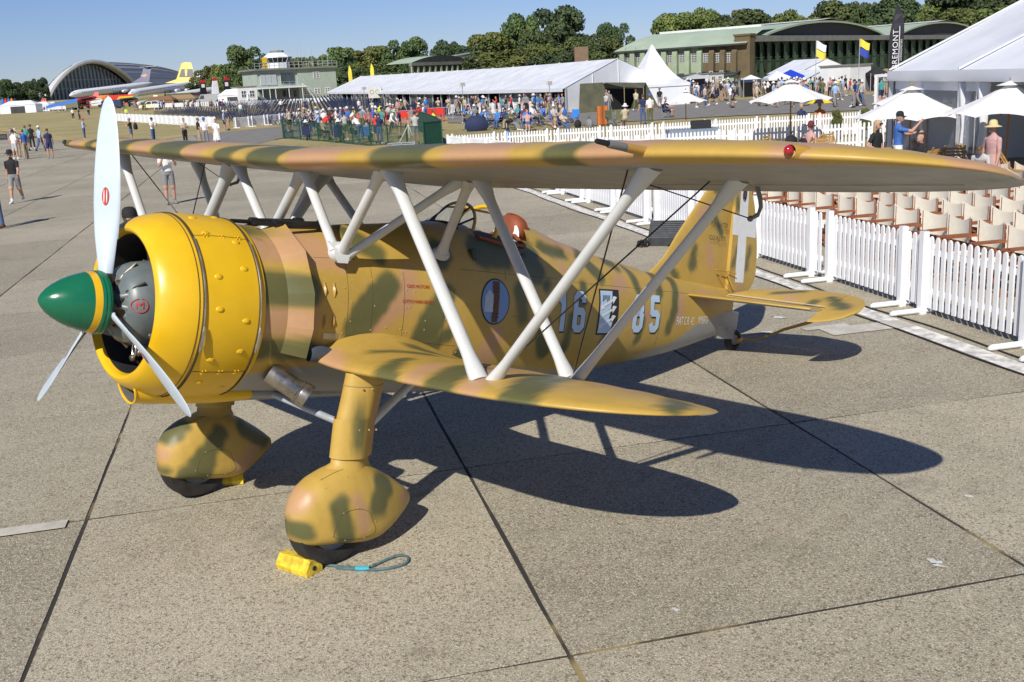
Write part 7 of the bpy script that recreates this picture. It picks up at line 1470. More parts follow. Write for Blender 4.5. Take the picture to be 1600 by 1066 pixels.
# folding camp chairs used by the seated crowd, wind break
def camp_chair(col):
    key = 'camp '+col
    if key in MATS: return MATS[key]
    mb = MB(); mb.loft([[(x, .22-.0*z+.15*(z-.4), z-.03*(1-(x/.27)**2)) for x in np.linspace(-.27, .27, 5)] for z in (.40, .65, .95)], closed=False); mb.loft([[(x, y, .40-.05*(1-(x/.27)**2)) for x in np.linspace(-.27, .27, 5)] for y in (-.25, .22)], closed=False)
    s = mb.me('chair_cloth', CL[col]); mb = MB()
    for sx in (-1, 1): mb.beam((sx*.28, -.26, 0), (sx*.28, .28, .42), .02, .02); mb.beam((sx*.28, .26, 0), (sx*.28, -.26, .42), .02, .02); mb.beam((sx*.28, .2, .38), (sx*.28, .30, .95), .02, .02); mb.beam((sx*.29, -.25, .60), (sx*.29, .25, .60), .05, .02); mb.beam((-.28*sx, -.25, 0), (.28*sx, -.25, .42), .02, .02)
    MATS[key] = (s, mb.me('chair_frame', M_steelb, smooth=False)); return MATS[key]
def camp(P, face, col, label, group=None):
    o = thing('camp_chair', label, 'chair', P, FANG+R(face)+pi/2, group); s, f = camp_chair(col); link('chair_cloth', s, o); link('chair_frame', f, o)
o = thing('windbreak', 'orange and red fabric windbreak standing on the grass left of two green chairs', 'windbreak', GT(942, 196), -.4); mb = MB(); mb.loft([[(x, .12*sin(x*5), z) for x in np.linspace(-.42, .42, 9)] for z in (.05, 1.2)], closed=False); mb.obj('windbreak_cloth', CL['orange'], o)
for x in (-.42, 0, .42): mb = MB(); mb.tube([(x, .12*sin(x*5), 0), (x, .12*sin(x*5), 1.35)], .02, 5); mb.obj('windbreak_pole', M_teak, o)
for u, v, c, lb in ((955, 196, 'olive', 'left of the two empty green camp chairs by the windbreak'), (966, 196, 'olive', 'right of the two empty green camp chairs by the windbreak'), (886, 193, 'bright blue', 'empty blue camp chair left of another blue one'), (897, 193, 'bright blue', 'empty blue camp chair right of another blue one')): camp(GT(u, v), random.uniform(-40, 40), c, lb)
bag(GT(903, 199), (.5, .4, .45), 'black', 'dark rucksack right of the empty blue chairs', 'rucksack'); bag(GT(921, 199), (.7, .4, .5), 'grey', 'grey holdall beside the dark rucksack', 'holdall'); bag(GT(745, 204), (1.5, 1.0, .95), 'navy', 'large navy covered bundle on the grass among the seated crowd', 'bundle')
# navy seating left
mb = MB(); mb.box((0, 0, .45), (.44, .42, .03)); mb.box((0, .21, .72), (.44, .03, .34))
for x in (-.2, .2): mb.beam((x, -.2, 0), (x, .2, .55), .025, .025); mb.beam((x, .2, 0), (x, -.2, .45), .025, .025)
NS = mb.me('folding_chair', mat('navy seat', (.018, .028, .075), .6), smooth=False); A = GT(233, 179); B = GT(352, 192); C_ = GT(300, 172); nn = 0
ux = (B-A); L = np.linalg.norm(ux); ux /= L; vx = np.array([-ux[1], ux[0], 0]); vx = vx if vx@_f0 > 0 else -vx
rest = MB()
for r in range(60):
    for k in range(46):
        P = A+ux*(L*1.5*(k-.5*(r > 5))/46)+vx*(1.0+1.15*r); z_ = gz(P[0], P[1])
        if r < 6: o = link('folding_chair', NS, None, (P[0], P[1], z_), (0, 0, atan2(ux[1], ux[0])+random.uniform(-.1, .1))); tag(o, f'navy folding chair, {FST[k]} from left in the {FST[r]} row of seating', 'chair', 'navy folding chairs in rows')
        else: c, s_ = ux*.21, vx*.2; q = P+np.array([0, 0, z_]); rest.add([q-c-s_+np.array([0, 0, .45]), q+c-s_+np.array([0, 0, .45]), q+c+s_+np.array([0, 0, .45]), q-c+s_+np.array([0, 0, .45]), q+c+s_+np.array([0, 0, .9]), q-c+s_+np.array([0, 0, .9]), q-c-s_, q+c-s_], [(0, 1, 2, 3), (3, 2, 4, 5), (6, 7, 1, 0)])
tag(rest.obj('folding_chairs', MATS['navy seat'], None, smooth=False), 'far rows of empty navy folding chairs merging into one dark mass', 'chairs', kind='stuff')
# grey blue covered table and two clipped bushes between the fences
P = AT(1082, 200, 39); P[2] = 0; o = thing('covered_table', 'grey blue cloth covered table with a dark box between the fences', 'table', P, -YAW); mb = MB(); mb.loft([[(x*w, y*w2, z) for x, y in ((-1, -1), (1, -1), (1, 1), (-1, 1))] for w, w2, z in ((1.0, .5, 0), (.95, .45, 1.0))], cap=(False, True)); mb.obj('table_cloth', mat('cloth grey blue', (.20, .25, .31), .8), o, smooth=False); mb = MB(); mb.box((.3, -.1, 1.15), (.7, .4, .3)); mb.obj('dark_box', M_blk2, o, smooth=False)
for u, lb in ((1307, 'small clipped conical bush behind the back fence, left of two'), (1352, 'small clipped conical bush behind the back fence, right of two')):
    P = AT(u, 200, 43.5); P[2] = 0; o = thing('potted_bush', lb, 'plant', P); mb = MB(); mb.lathe([(.02, 0), (.16, 0), (.19, .3), (.17, .3)], 14); mb.obj('pot', mat('pot grey', (.2, .2, .2), .7), o); c = link('foliage', CROWNS[0], o, (0, 0, .25), None, (.55, .55, 1.0)); c.material_slots[0].link = 'OBJECT'; c.material_slots[0].material = LM[1]
# ------------------------------------------------------------------ parked airliners and vehicles at the far left
M_airw = mat('airliner white', (.78, .79, .80), .3, var=.03); M_airb = mat('airliner blue', (.015, .03, .11), .3, var=0); M_airy = mat('airliner yellow', (.80, .50, .015), .35, var=0); M_airk = mat('airliner black', (.015, .015, .017), .4, var=0); M_airr = mat('airliner red', (.55, .02, .03), .4, var=0); M_airs = mat('airliner silver', (.42, .44, .46), .3, .6, var=.06); M_bird = mat('emblem copper', (.55, .24, .10), .5, var=0)
def airliner(label, p0, p1, d, rad, fin, finm, wing_at=.45, wspan=14, ttail=False, cheat=None, extra=None, nac=True, col=None):
    """p0 nose pixel, p1 tail pixel"""
    o = thing('airliner', label, 'aircraft', (0, 0, 0)); d0, d1 = d; A = AT(*p0, d0); B = AT(*p1, d1); x = (B-A); L = np.linalg.norm(x); x /= L; y = np.cross(np.array([0, 0, 1.]), x); y /= np.linalg.norm(y); z = np.cross(x, y)
    if y@(CAM-A) < 0: y = -y
    def P(t, s, h): return A+x*t+y*s+z*h
    mb = MB(); mb.loft([[P(L*f, rad*k*cos(a), rad*k*sin(a)+rad*u) for a in np.linspace(0, 2*pi, 20, endpoint=False)] for f, k, u in ((0, .05, -.35), (.012, .35, -.25), (.035, .65, -.12), (.07, .9, -.04), (.11, 1, 0), (.68, 1, 0), (.80, .86, .10), (.9, .55, .28), (.97, .28, .42), (1, .08, .45))], cap=(True, True)); f_ = mb.obj('fuselage', col or M_airw, o)
    if cheat: mb = MB(); mb.loft([[P(L*f, rad*1.012*cos(a), rad*1.012*sin(a)) for f in np.linspace(.1, .7, 8)] for a in (-.25, .05)], closed=False); mb.obj('cheat_line', cheat, f_)
    mb = MB()
    for k in range(26): f = .12+.02*k; mb.sphere(P(L*f, rad*.985, rad*.22), (.22, .22, .3), 6, 4)
    tag(mb.obj('cabin_windows', M_airk, f_), kind='stuff')
    mb = MB(); mb.loft([[P(L*.025, rad*.45*c, rad*.25) for c in (-1, 1)], [P(L*.045, rad*.6*c, rad*.5) for c in (-1, 1)]], closed=False); mb.obj('cockpit_windows', M_airk, f_)
    for s in (-1, 1):
        mb = MB(); plate([(P(L*wing_at, s*rad*.6, -rad*.55), P(L*(wing_at+.17), s*rad*.6, -rad*.6)), (P(L*(wing_at+.12), s*wspan*.5, -rad*.3), P(L*(wing_at+.22), s*wspan*.5, -rad*.3)), (P(L*(wing_at+.24), s*wspan, rad*.1), P(L*(wing_at+.28), s*wspan, rad*.1))], .35, z, mb, 8); mb.obj('wing', M_airs if nac else (col or M_airs), o)
        for k in ((.35, .6) if nac else ()):
            mb = MB(); c = P(L*(wing_at+.04), s*wspan*k, -rad*.65); mb.lathe([(.02, -2.3), (.6, -1.9), (.75, -.6), (.6, 1.2), (.2, 2.6)], 12); R_ = np.stack([y, z, x], 1); mb.xf(lambda v: c+R_@np.array(v)); mb.obj('engine_nacelle', M_airw, o)
    mb = MB(); V = [AT(u, v, d1) for u, v in fin]; n = len(V); mb.add([p+y*.18 for p in V]+[p-y*.18 for p in V], [tuple(range(n)), tuple(reversed(range(n, 2*n)))]+[(i, (i+1) % n, (i+1) % n+n, i+n) for i in range(n)]); fn = mb.obj('tail_fin', finm, o, smooth=False)
    for nm, pts, m_, off in (extra or []): mb = MB(); V = [AT(u, v, d1)+y*(.19+off) for u, v in pts]; V2 = [AT(u, v, d1)-y*(.19+off) for u, v in pts]; n = len(V); mb.add(V+V2, [tuple(range(n)), tuple(reversed(range(n, 2*n)))]+[(i, (i+1) % n, (i+1) % n+n, i+n) for i in range(n)]); mb.obj(nm, m_, fn, smooth=False)
    tk = 1 if nac else .3
    c = AT(*ttail, d1) if ttail else P(L*.93, 0, rad*.6)
    for s in (-1, 1): mb = MB(); plate([(c-x*1.8*tk+y*s*.1, c+x*1.8*tk+y*s*.1), (c+x*.6*tk+y*s*5.5*tk, c+x*2.0*tk+y*s*5.5*tk)], .2*tk, z, mb, 8); mb.obj('tailplane', M_airw, o)
    for t, s in ((.1, 0), (wing_at+.1, 1.6 if nac else .9), (wing_at+.1, -1.6 if nac else -.9)):
        b_ = P(L*t, s, -rad*.8); g_ = np.array([b_[0], b_[1], gz(b_[0], b_[1])]); mb = MB(); tk = 1 if nac else .45; mb.tube([g_, b_], .22*tk, 6); mb.lathe([(.1*tk, -.3*tk), (.6*tk, -.3*tk), (.6*tk, .3*tk), (.1*tk, .3*tk)], 12, c=g_+np.array([0, 0, .6*tk]), axis='y'); mb.obj('landing_gear', M_airk, o)
airliner('white jet airliner with high blue tail carrying a copper bird emblem', (108, 148), (238, 132), (490, 545), 1.75, [(203, 131), (219, 121), (224, 105), (236, 104), (232, 131)], M_airb, ttail=(230, 104.5), wspan=22, extra=[('bird_emblem', [(219, 118.5), (228, 115), (227, 117), (231, 117.5), (226.5, 119.5), (227, 121), (222, 119.8)], M_bird, .03)])
airliner('white turboprop airliner with large yellow and black tail fin', (200, 147), (306, 131), (470, 530), 1.75, [(258, 130), (276, 124), (284, 99), (289, 97.5), (298, 98), (301, 108), (304, 129)], M_airy, wspan=21, extra=[('tail_band', [(279, 121), (283, 108), (300.5, 108), (302.5, 121)], M_airk, .02), ('tail_letters', [(288, 109), (292, 109), (291, 119), (289, 119)], M_airy, .05)])
airliner('white airliner with red cheat line and a plain white fin behind the yellow tail', (258, 155), (346, 140), (300, 330), 1.35, [(304, 133), (309, 113), (313, 111), (318, 112), (320, 133)], M_airw, wspan=13, cheat=M_airr)
def tailfin(u0, u1, v0, v1, d, m1, m2, label):
    o = thing('aircraft_tail', label, 'aircraft', (0, 0, 0)); W_ = Wall(u0, d, u1, d+1); L = W_.L; z0 = W_.tz(u0, v0)[1]; z1 = W_.tz(u0, v1)[1]
    def trap(a0, a1, b0, b1, zl, zh, mb): P = [W_.p(L*t, z, y) for y in (-.3, 0) for t, z in ((a0, zl), (a1, zl), (b1, zh), (b0, zh))]; mb.add(P, [(0, 1, 2, 3), (7, 6, 5, 4), (0, 4, 5, 1), (1, 5, 6, 2), (2, 6, 7, 3), (3, 7, 4, 0)])
    mb = MB(); trap(-.15, 1.0, .18, .92, max(z0, .5), z1-.7, mb); f = mb.obj('fin', m1, o, smooth=False); mb = MB(); trap(.18, .92, .34, .82, z1-.7, z1, mb); mb.obj('fin_tip', M_airr, f, smooth=False); mb = MB(); W_.box(mb, L*.25, L*.75, z0+(z1-z0)*.55, z0+(z1-z0)*.75, -.32, .03); mb.obj('fin_panel', m2, f, smooth=False)
    mb = MB(); W_.box(mb, L*.0, L*1.2, .6, 1.7, -9, .2); mb.obj('rear_fuselage', M_airw, o, smooth=False); mb = MB(); mb.lathe([(.1, -.2), (.5, -.2), (.5, .2), (.1, .2)], 10, c=W_.p(L*.5, .5, -2), axis='y'); mb.obj('tail_wheel', M_airk, o)
tailfin(313, 323, 152, 125, 245, M_airk, M_airw, 'red tipped black fin with white panel, leftmost of the three'); tailfin(332, 342, 148, 122, 252, M_airw, M_airw, 'red tipped white fin between the two black ones'); tailfin(350, 360, 152, 121, 245, M_airk, M_airw, 'red tipped black fin with white panel, rightmost of the three')
M_fred = mat('fighter red', (.55, .03, .02), .4, var=0); M_fgrn = mat('fighter green', (.10, .12, .06), .6, var=0); M_fblu = mat('fighter blue', (.04, .10, .35), .4, var=0)
for p0, p1, m_, lb in (((112, 164), (142, 161), M_airs, 'small silver parked aircraft left of the propeller tip'), ((186, 158), (214, 155), M_fgrn, 'small green parked aircraft right of the fire engine'), ((214, 163), (244, 158), M_airw, 'small white parked aircraft under the blue tail'), ((120, 158), (152, 153), M_fred, 'small red parked aircraft under the white jet airliner'), ((246, 157), (274, 154), M_fblu, 'small blue parked aircraft under the yellow tail'), ((310, 162), (338, 158), M_fgrn, 'small dark green parked aircraft by the finned tails'), ((40, 166), (70, 163), M_fred, 'small red parked aircraft left of the blue canopy')):
    airliner(lb, p0, p1, (268, 280), .62, [(p1[0]-7, p1[1]-1), (p1[0]-3, p1[1]-9), (p1[0]+1, p1[1]-9), (p1[0]+1, p1[1]-1)], m_, wspan=5.2, nac=False, col=m_, wing_at=.25)
def wheels(o, xs, w, r): 
    for x in xs:
        for s in (-1, 1): mb = MB(); mb.lathe([(.05, -.12), (r*.95, -.12), (r, -.08), (r, .08), (r*.95, .12), (.05, .12)], 16, c=(x, s*w, r), axis='y'); mb.obj('wheel', M_tyre, o)
def vehicle(nm, cat, label, u, v, L, H, Wd, col, prof, glass, rz=0., extra=None, wr=.36, wx=None):
    P = GT(u, v); o = thing(nm, label, cat, P, -YAW+rz); mb = MB(); V = [(x*L-L/2, y, z*H) for y in (-Wd/2, Wd/2) for x, z in prof]; n = len(prof)
    mb.add(V, [tuple(range(n)), tuple(reversed(range(n, 2*n)))]+[(i, i+n, (i+1) % n+n, (i+1) % n) for i in range(n)]); mb.obj('body', col, o, smooth=False)
    for g_ in glass: mb = MB(); mb.add([(x*L-L/2, -Wd/2-.012, z*H) for x, z in g_]+[(x*L-L/2, Wd/2+.012, z*H) for x, z in g_], [tuple(range(len(g_))), tuple(range(len(g_), 2*len(g_)))]); mb.obj('window', M_wing, o, smooth=False)
    for q, m_ in (extra or []): mb = MB(); mb.add([(x*L-L/2, -Wd/2-.018, z*H) for x, z in q], [tuple(range(len(q)))]); mb.obj('body_panel', m_, o, smooth=False)
    wheels(o, wx or (-L*.30, L*.30), Wd/2-.08, wr); return o
CAR = [(0, .22), (0, .50), (.06, .56), (.24, .62), (.36, .97), (.78, 1.0), (.97, .62), (1, .5), (1, .22)]; CG = [[(.29, .62), (.385, .92), (.54, .94), (.54, .62)], [(.57, .62), (.57, .94), (.77, .95), (.90, .64)]]
M_hv = mat('hi-vis panel', (.62, .80, .03), .5, var=0)
vehicle('estate_car', 'car', 'white estate car with fluorescent yellow checks parked behind the seating', 238, 171, 4.9, 1.75, 1.9, M_airw, CAR, CG, 0, [([(.08+.2*k+(j % 2)*.1, .30+.14*j), (.18+.2*k+(j % 2)*.1, .30+.14*j), (.18+.2*k+(j % 2)*.1, .44+.14*j), (.08+.2*k+(j % 2)*.1, .44+.14*j)], M_hv) for k in range(4) for j in range(2)])
BOX = [(0, .15), (0, .55), (.05, .62), (.08, .95), (.22, 1), (1, 1), (1, .15)]
vehicle('fire_engine', 'fire engine', 'red fire engine with yellow side panel behind the propeller tip', 190, 165, 9, 3.0, 2.5, mat('fire red', (.62, .04, .015), .4, var=.04), BOX, [[(.07, .62), (.095, .9), (.19, .92), (.19, .62)]], 0, [([(.4, .5), (.95, .5), (.95, .85), (.5, .85)], mat('fire yellow', (.75, .42, .02), .5, var=0)), ([(.72, .2), (.95, .2), (.95, .5), (.72, .5)], M_airs)], .5)
vehicle('van', 'van', 'dark blue van parked left of the estate car', 176, 170, 5, 2.1, 2, mat('van navy', (.03, .05, .12), .35, var=.05), BOX, [[(.07, .62), (.10, .9), (.3, .92), (.3, .62)]])
vehicle('pickup_truck', 'truck', 'white flat fronted pickup in front of the green trailer', 86, 172.5, 5, 1.9, 1.9, M_airw, [(0, .2), (0, .55), (.2, .62), (.28, 1), (.5, 1), (.5, .55), (1, .55), (1, .2)], [[(.24, .62), (.30, .93), (.48, .93), (.48, .62)]])
vehicle('trailer', 'trailer', 'olive green box trailer behind the white pickup', 107, 172.5, 5.5, 2.3, 2.2, mat('trailer green', (.16, .17, .09), .8), [(0, .25), (0, 1), (1, 1), (1, .25)], [])
o = vehicle('tractor', 'tractor', 'dark red tractor with large rear wheels at the far left', 64, 174, 4.6, 2.0, 1.3, mat('tractor red', (.22, .03, .02), .5), [(0, .35), (0, .68), (.5, .74), (.55, .5), (1, .5), (1, .3)], [], 0, None, .55, (-1.4,)); wheels(o, (1.2,), .8, .85)
mb = MB()
for x, y in ((.1, -.6), (.1, .6), (1.7, -.6), (1.7, .6)): mb.beam((x, y, 1.0), (x, y, 2.9), .09, .09)
mb.box((.9, 0, 2.95), (1.9, 1.4, .1)); mb.box((.9, 0, 1.3), (1.4, 1.2, .7)); mb.obj('cab', M_airk, o, smooth=False)
VB = [(0, .2), (0, .55), (.10, .62), (.2, 1), (1, 1), (1, .2)]
for u, v, L, H, c, pf, gl, lb, ct in ((130, 169, 4.3, 1.5, 'red', CAR, CG, 'red hatchback parked left of the propeller tip', 'car'), (147, 168, 5.2, 2.4, 'white', VB, [[(.12, .62), (.21, .92), (.32, .92), (.32, .62)]], 'white van parked beside the red hatchback', 'van'), (282, 166, 6.5, 2.9, 'olive', BOX, [[(.07, .62), (.10, .9), (.2, .92), (.2, .62)]], 'olive military lorry below the yellow tail', 'lorry'), (305, 167, 4.4, 1.6, 'navy', CAR, CG, 'navy saloon car right of the olive lorry', 'car'), (328, 166, 5.2, 2.5, 'pale grey', VB, [[(.12, .62), (.21, .92), (.32, .92), (.32, .62)]], 'grey van under the white finned tail', 'van'), (348, 166, 4.3, 1.5, 'bright blue', CAR, CG, 'bright blue car left of the white cabin', 'car'), (158, 164, 8, 3.0, 'orange', BOX, [[(.07, .62), (.10, .9), (.2, .92), (.2, .62)]], 'orange box lorry behind the propeller tip', 'lorry'), (36, 170, 4.6, 1.7, 'black', CAR, CG, 'black car before the white tent at far left', 'car'), (8, 171, 5.4, 2.5, 'white', VB, [[(.12, .62), (.21, .92), (.32, .92), (.32, .62)]], 'white van at the far left edge', 'van')):
    vehicle('parked_car' if ct == 'car' else ('parked_van' if ct == 'van' else 'parked_lorry'), ct, lb, u, v, L, H, 1.9, mat(c+' vehicle paint', tuple(np.array({'red': (.5, .03, .02), 'white': (.75, .75, .75), 'olive': (.10, .11, .05), 'navy': (.02, .03, .08), 'pale grey': (.4, .4, .4), 'bright blue': (.03, .15, .5), 'orange': (.7, .22, .02), 'black': (.02, .02, .02)}[c])), .35, var=.03), pf, gl, random.uniform(-.25, .25))
for u, d, w, h, lb, c in ((30, 260, 9, 3.0, 'white trade tent at the far left beside the coloured inflatable', M_tent), (58, 270, 7, 2.4, 'smaller white trade tent left of the museum foot', M_tent), (84, 280, 7, 2.2, 'low white trade tent below the museum glazing', M_tent), (252, 225, 6, 2.6, 'brown canvas tent below the turboprop', mat('brown canvas', (.22, .12, .06), .9)), (284, 228, 7, 2.6, 'tan canvas tent below the yellow tail', mat('tan canvas', (.30, .20, .10), .9)), (368, 208, 6, 3.3, 'white pointed tent left of the white cabin', M_tent)):
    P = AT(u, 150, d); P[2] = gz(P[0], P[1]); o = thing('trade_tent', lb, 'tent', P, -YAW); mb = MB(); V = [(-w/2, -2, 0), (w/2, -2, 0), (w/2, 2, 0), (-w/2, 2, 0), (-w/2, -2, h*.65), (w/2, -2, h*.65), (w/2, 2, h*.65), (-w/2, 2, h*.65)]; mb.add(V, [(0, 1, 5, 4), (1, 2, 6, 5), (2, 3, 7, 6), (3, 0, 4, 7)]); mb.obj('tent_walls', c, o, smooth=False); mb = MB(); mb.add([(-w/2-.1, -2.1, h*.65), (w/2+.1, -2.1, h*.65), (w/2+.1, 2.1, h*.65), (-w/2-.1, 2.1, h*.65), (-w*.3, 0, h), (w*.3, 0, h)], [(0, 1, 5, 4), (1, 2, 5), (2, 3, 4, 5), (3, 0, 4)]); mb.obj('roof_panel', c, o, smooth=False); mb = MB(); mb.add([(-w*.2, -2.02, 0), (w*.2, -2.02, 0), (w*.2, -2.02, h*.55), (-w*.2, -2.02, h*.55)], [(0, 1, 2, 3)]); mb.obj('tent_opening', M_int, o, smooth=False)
# blue wing like canopy and the coloured inflatable
P = AT(98, 160, 240); P[2] = gz(P[0], P[1]); o = thing('canopy_stand', 'sloping bright blue canopy with people on its deck behind the tractor', 'stand', P, -YAW); mb = MB(); mb.add([(-3.6, -1, 1.6), (3.8, -1, 2.9), (3.8, 2, 3.2), (-3.6, 2, 1.9), (-3.6, -1.02, 1.0), (3.8, -1.02, 2.2)], [(0, 1, 2, 3), (4, 5, 1, 0)]); mb.obj('canopy_cloth', mat('canopy blue', (.04, .16, .55), .6), o, smooth=False)
for x in (-3.5, 0, 3.6): mb = MB(); mb.beam((x, -.9, 0), (x, -.9, 1.6+.17*(x+3.6)), .12, .12); mb.obj('stand_leg', M_steelb, o, smooth=False)
P = AT(8, 158, 285); P[2] = gz(P[0], P[1]); o = thing('inflatable_castle', 'multicoloured inflatable castle at the far left edge', 'inflatable', P, -YAW)
for k, c in enumerate(('blue', 'pink', 'bright blue', 'red', 'blue', 'orange', 'navy')): mb = MB(); x = -2.4+.85*k; mb.tube([(x, 0, 0), (x, 0, 2.8), (x, 0, 3.4), (x, 0, 3.7)], [.46, .46, .3, .05], 8); mb.obj('inflatable_tower', CL[c], o)
mb = MB(); mb.box((.2, -.8, .5), (5.8, 1.6, 1.0)); mb.obj('inflatable_base', CL['pink'], o, smooth=False)
# ------------------------------------------------------------------ people
def at_(u, d): P = AT(u, 200, d); return np.array([P[0], P[1], gz(P[0], P[1])])
# apron, left
person(GT(28, 317), 'walk', 8, 'black', 'grey', 'nearest walking towards the aircraft at far left', ('cap', 'black'), 'dark', wearx='short!', label='man in black T-shirt, dark grey shorts and black cap walking at far left')
person(GT(-1, 357), 'camera', -40, 'navy', 'denim', '', None, 'brown', wearx='long!', label='person in navy T-shirt and jeans cut off by the left edge')
person(GT(268, 319), 'camera', 25, 'white', 'grey', '', None, 'brown', wearx='short!', label='man in white T-shirt and grey cropped trousers seen between the wing struts')
person(at_(180, 13.2), 'camera', 85, 'navy', 'denim', '', ('cap', 'black'), 'brown', wearx='long!', label='man in black cap behind the yellow cowling, only head and shoulder showing')
person(at_(1404, 26.3), 'pole', 80, 'blue', 'white', '', ('cap', 'black'), 'grey', wearx='short!', label='man in blue shirt and black cap holding the parasol pole', h=1.01)
w = person(at_(1370, 25.6), 'hip', 40, 'black', 'black', '', None, 'blond', wearx='dress!', label='long haired blonde woman in black with sunglasses standing left of the man in blue', h=.95)
mb = MB(); pm = pose('hip:dress!'); hc = pm[1]; mb.box((hc.x, hc.y-.10, hc.z+.012), (.135, .02, .04)); g_ = mb.obj('sunglasses', CL['black'], w, smooth=False)
mb = MB(); mb.loft([[tuple(hc+Vector((.088*cos(a)*k, .02+.085*sin(a)*k*.9, h))) for a in np.linspace(-.25, pi+.25, 14)] for h, k in ((.08, .7), (.04, 1.0), (-.05, 1.12), (-.18, 1.2), (-.30, 1.15), (-.36, .9))], closed=False); mb.obj('long_hair', HAIRS['blond'], w)
person(at_(1553, 22.4), 'hip', -70, 'pink', 'black', '', ('sun', 'straw'), 'brown', wearx='dress!', label='woman in pink patterned top and straw sun hat near the right edge', h=.96)
person(at_(1538, 21.9), 'bow', -35, 'pale grey', 'black', '', None, 'brown', wearx='short', label='bowed person with long brown hair in front of the straw hat woman', h=.8)
person(at_(1436, 24.8), 'sit', -70, 'black', 'denim', '', None, 'dark', label='dark haired person sitting low in front of the slatted chairs'); person(at_(1264, 31.8), 'sit', -60, 'pink', 'white', '', ('sun', 'maroon'), 'brown', label='person in pale pink with a maroon hat seated beside the lone parasol')
person(at_(1253, 47), 'sit', 20, 'navy', 'khaki', '', None, 'grey', label='grey haired man in navy seated behind the back picket fence'); pu = at_(1281, 47); person(pu, 'sit', 0, 'orange', 'khaki', '', None, 'brown', label='person in orange seated under the black and yellow umbrella')
o = thing('umbrella', 'black and yellow panelled umbrella above the person in orange', 'umbrella', pu+np.array([0, 0, 0])); 
for k in range(8): mb = MB(); mb.loft([[(.62*f*cos(a), .62*f*sin(a), 1.62-.24*f**1.6) for a in np.linspace(k*pi/4, (k+1)*pi/4, 4)] for f in (.01, .5, .8, 1)], closed=False); mb.obj('umbrella_panel', (CL['black'], mat('umbrella yellow', (.75, .55, .01), .6))[k % 2], o)
mb = MB(); mb.tube([(0, 0, .75), (0, 0, 1.66)], .012, 6); mb.obj('umbrella_stick', M_blk, o)
G1 = 'in apron group'
for u, v, ps, f, s, l, ht in ((26, 250, 'stand', 160, 'white', 'pale grey', ('cap', 'navy')), (30, 246, 'chest', 30, 'beige', 'khaki', ('sun', 'beige')), (42, 249, 'stand', -120, 'blue', 'khaki', None), (44, 236, 'chest', 170, 'teal', 'denim', None), (52, 233, 'stand', 190, 'black', 'black', ('cap', 'olive')), (65, 237, 'walk', 150, 'light blue', 'denim', ('cap', 'white')), (80, 248, 'stand', -150, 'navy', 'navy', None), (22, 243, 'stand', 60, 'grey', 'grey', None)): person(GT(u, v), ps, f, s, l, G1, ht)
for u, v, ps, f, s, l, ht, wh in ((133, 218, 'chest', 90, 'light blue', 'denim', ('cap', 'red'), 'behind far wing tip'), (207, 222, 'camera', -90, 'black', 'denim', ('cap', 'grey'), 'right of propeller'), (241, 223, 'camera', 60, 'white', 'denim', ('cap', 'black'), 'on the grass edge'), (291, 227, 'chest', 40, 'beige', 'black', None, 'on the grass edge'), (313, 227, 'stand', 120, 'black', 'khaki', None, 'beside blue cap'), (323, 228, 'stand', 10, 'white', 'grey', ('cap', 'blue'), 'behind far wing'), (352, 205, 'stand', 90, 'light blue', 'navy', ('cap', 'white'), 'at fence gap'), (358, 204, 'stand', -60, 'navy', 'khaki', ('cap', 'beige'), 'at fence gap'), (115, 187, 'stand', 30, 'white', 'black', None, 'on far grass'), (125, 187, 'stand', -40, 'black', 'black', None, 'on far grass'), (140, 186, 'walk', 60, 'navy', 'denim', None, 'on far grass'), (199, 188, 'stand', 0, 'hi-vis yellow', 'navy', None, 'right of propeller'), (377, 182, 'stand', 0, 'white', 'teal', ('cap', 'beige'), 'among navy seats'), (440, 175, 'stand', 20, 'white', 'black', None, 'before the tower'), (446, 176, 'camera', 60, 'black', 'black', None, 'before the tower'), (478, 176, 'stand', 180, 'navy', 'navy', None, 'before marquee end')): person(GT(u, v), ps, f, s, l, wh, ht)
person(GT(341, 230), 'walk', 10, 'white', 'white', '', None, 'dark', wearx='dress', label='woman in long white dress carrying a bag behind the far wing')
bag(GT(216, 222)+np.array([-.05, 0, .95]), (.35, .3, .5), 'black', 'black rucksack on the back of the man right of the propeller', 'rucksack')
# photographers' compound
shirts = ['white', 'light blue', 'navy', 'grey', 'bright blue', 'pale grey', 'beige', 'black', 'red', 'olive', 'blue', 'khaki', 'teal', 'pink', 'maroon', 'yellow']; legsL = ['khaki', 'denim', 'grey', 'black', 'olive', 'navy']; hats = [None, ('cap', 'white'), None, ('sun', 'beige'), ('cap', 'navy'), None, ('sun', 'white'), ('cap', 'black')]
combo = {}
def crowd(n, poses, us, vs_, where, rr, faces, seat=None, wts=None):
    used = combo.setdefault(where, set())
    for k in range(n):
        u = rr.uniform(*us) if not isinstance(us, list) else us[k]; v = vs_(u) if callable(vs_) else rr.uniform(*vs_)
        for t in range(60):
            s, l, h_, ps = rr.choice(shirts[:10] if rr.random() < .7 else shirts), rr.choice(legsL), rr.choice(hats), rr.choice(poses)
            if (s, l, h_, ps) not in used: break
        used.add((s, l, h_, ps)); P = GT(u, v); f = rr.uniform(*faces)
        person(P, ps, f, s, l, where, h_, rr.choice(['dark', 'brown', 'brown', 'grey']), h=rr.uniform(.93, 1.04))
        if seat and ps in ('sit', 'lounge'): col = rr.choice(seat); fw = np.array([cos(FANG+R(f)), sin(FANG+R(f)), 0]); camp(P-fw*.05, f, col, f'{col} camp chair under {ps} person in {s}, {l}'+(f', {h_[1]} hat' if h_ else '')+f' {where}')
rr = random.Random(11)
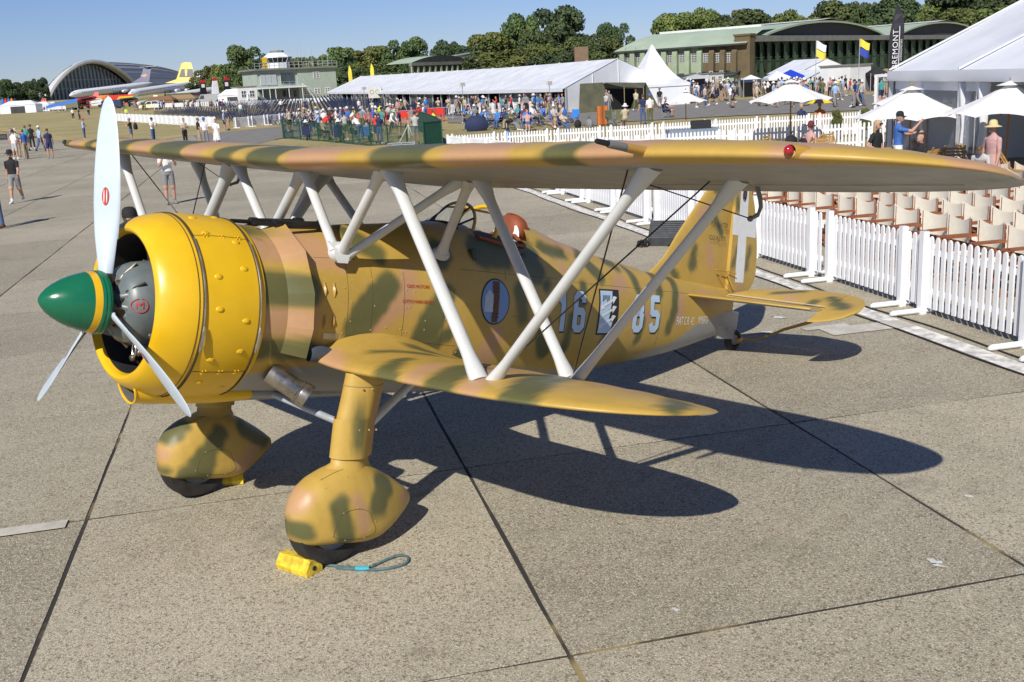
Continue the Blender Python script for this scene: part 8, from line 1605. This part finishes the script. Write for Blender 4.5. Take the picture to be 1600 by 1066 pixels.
crowd(26, ['stand', 'camera', 'hip', 'camera', 'chest'], (450, 600), (203, 211), 'behind the compound', rr, (-150, 150)); crowd(14, ['sit', 'sit', 'camera', 'bow'], (452, 655), (213, 226), 'inside green mesh', rr, (100, 260), ['navy', 'olive', 'blue', 'black']); crowd(9, ['stand', 'camera', 'chest'], (600, 690), (196, 206), 'by red barriers', rr, (-180, 180))
person(GT(612, 214), 'lean', 60, 'white', 'khaki', '', ('sun', 'beige'), label='person in white with sun hat leaning over inside the green compound'); person(GT(626, 216), 'stand', -100, 'navy', 'khaki', '', None, label='man in navy polo standing at the middle of the green compound'); person(GT(596, 196), 'stand', 150, 'hi-vis yellow', 'navy', '', None, label='steward in yellow waistcoat among the red barriers'); person(GT(657, 200), 'stand', 160, 'red', 'black', '', ('cap', 'white'), label='man in plain red T-shirt right of the red barriers'); person(GT(680, 204), 'sit', 120, 'hi-vis yellow', 'black', '', None, label='seated steward in yellow waistcoat right of the man in red')
crowd(40, ['stand', 'walk', 'walk', 'stand', 'camera'], (694, 885), lambda u: 181-(u-690)*.012, 'along marquee fence', random.Random(5), (-110, 110)); crowd(14, ['stand', 'walk', 'camera'], (540, 700), (176, 184), 'before marquee left', random.Random(6), (-110, 110))
crowd(9, ['walk', 'walk', 'stand'], (902, 955), (172, 176), 'before army tent', random.Random(8), (-100, 100))
rr = random.Random(21); crowd(26, ['sit', 'lounge', 'lounge', 'sit'], (700, 885), (191, 206), 'on the grass', rr, (-100, 100), ['navy', 'bright blue', 'olive', 'black', 'blue'])
person(GT(977, 201), 'sit', 190, 'beige', 'khaki', '', ('sun', 'white'), label='person in white hat seated right of the windbreak'); person(GT(1005, 194), 'stand', 170, 'navy', 'denim', '', None, label='woman in navy top and jeans behind the back picket fence'); person(GT(1016, 195), 'stand', 190, 'white', 'olive', '', ('cap', 'blue'), label='man in white T-shirt and blue cap behind the back picket fence'); person(GT(1031, 170), 'walk', 170, 'black', 'grey', '', ('cap', 'grey'), label='man in black walking away beside the pagoda tent'); person(GT(994, 174), 'walk', 150, 'beige', 'olive', '', ('cap', 'brown'), label='person in beige and olive beside the army tent'); person(GT(1042, 184), 'sit', 60, 'navy', 'navy', '', None, label='person in navy sitting in a folding chair left of the small parasol'); camp(GT(1042, 184), 60, 'navy', 'navy camp chair left of the small distant parasol')
rr = random.Random(31); crowd(56, ['walk', 'stand', 'walk', 'stand', 'chest', 'camera'], (1068, 1385), (147, 158), 'before hangar doors', rr, (-180, 180)); crowd(30, ['walk', 'stand', 'walk'], (1085, 1385), (158, 169), 'nearing the terrace', rr, (-180, 180)); crowd(26, ['stand', 'walk'], (1070, 1250), (144, 150), 'under hangar side', rr, (-180, 180))
rr = random.Random(41); crowd(26, ['stand', 'walk'], (180, 365), lambda u: 173-(u-180)*.01, 'by the airliners', rr, (-180, 180)); crowd(16, ['stand', 'walk'], (0, 110), (169, 172), 'at far left', rr, (-180, 180))
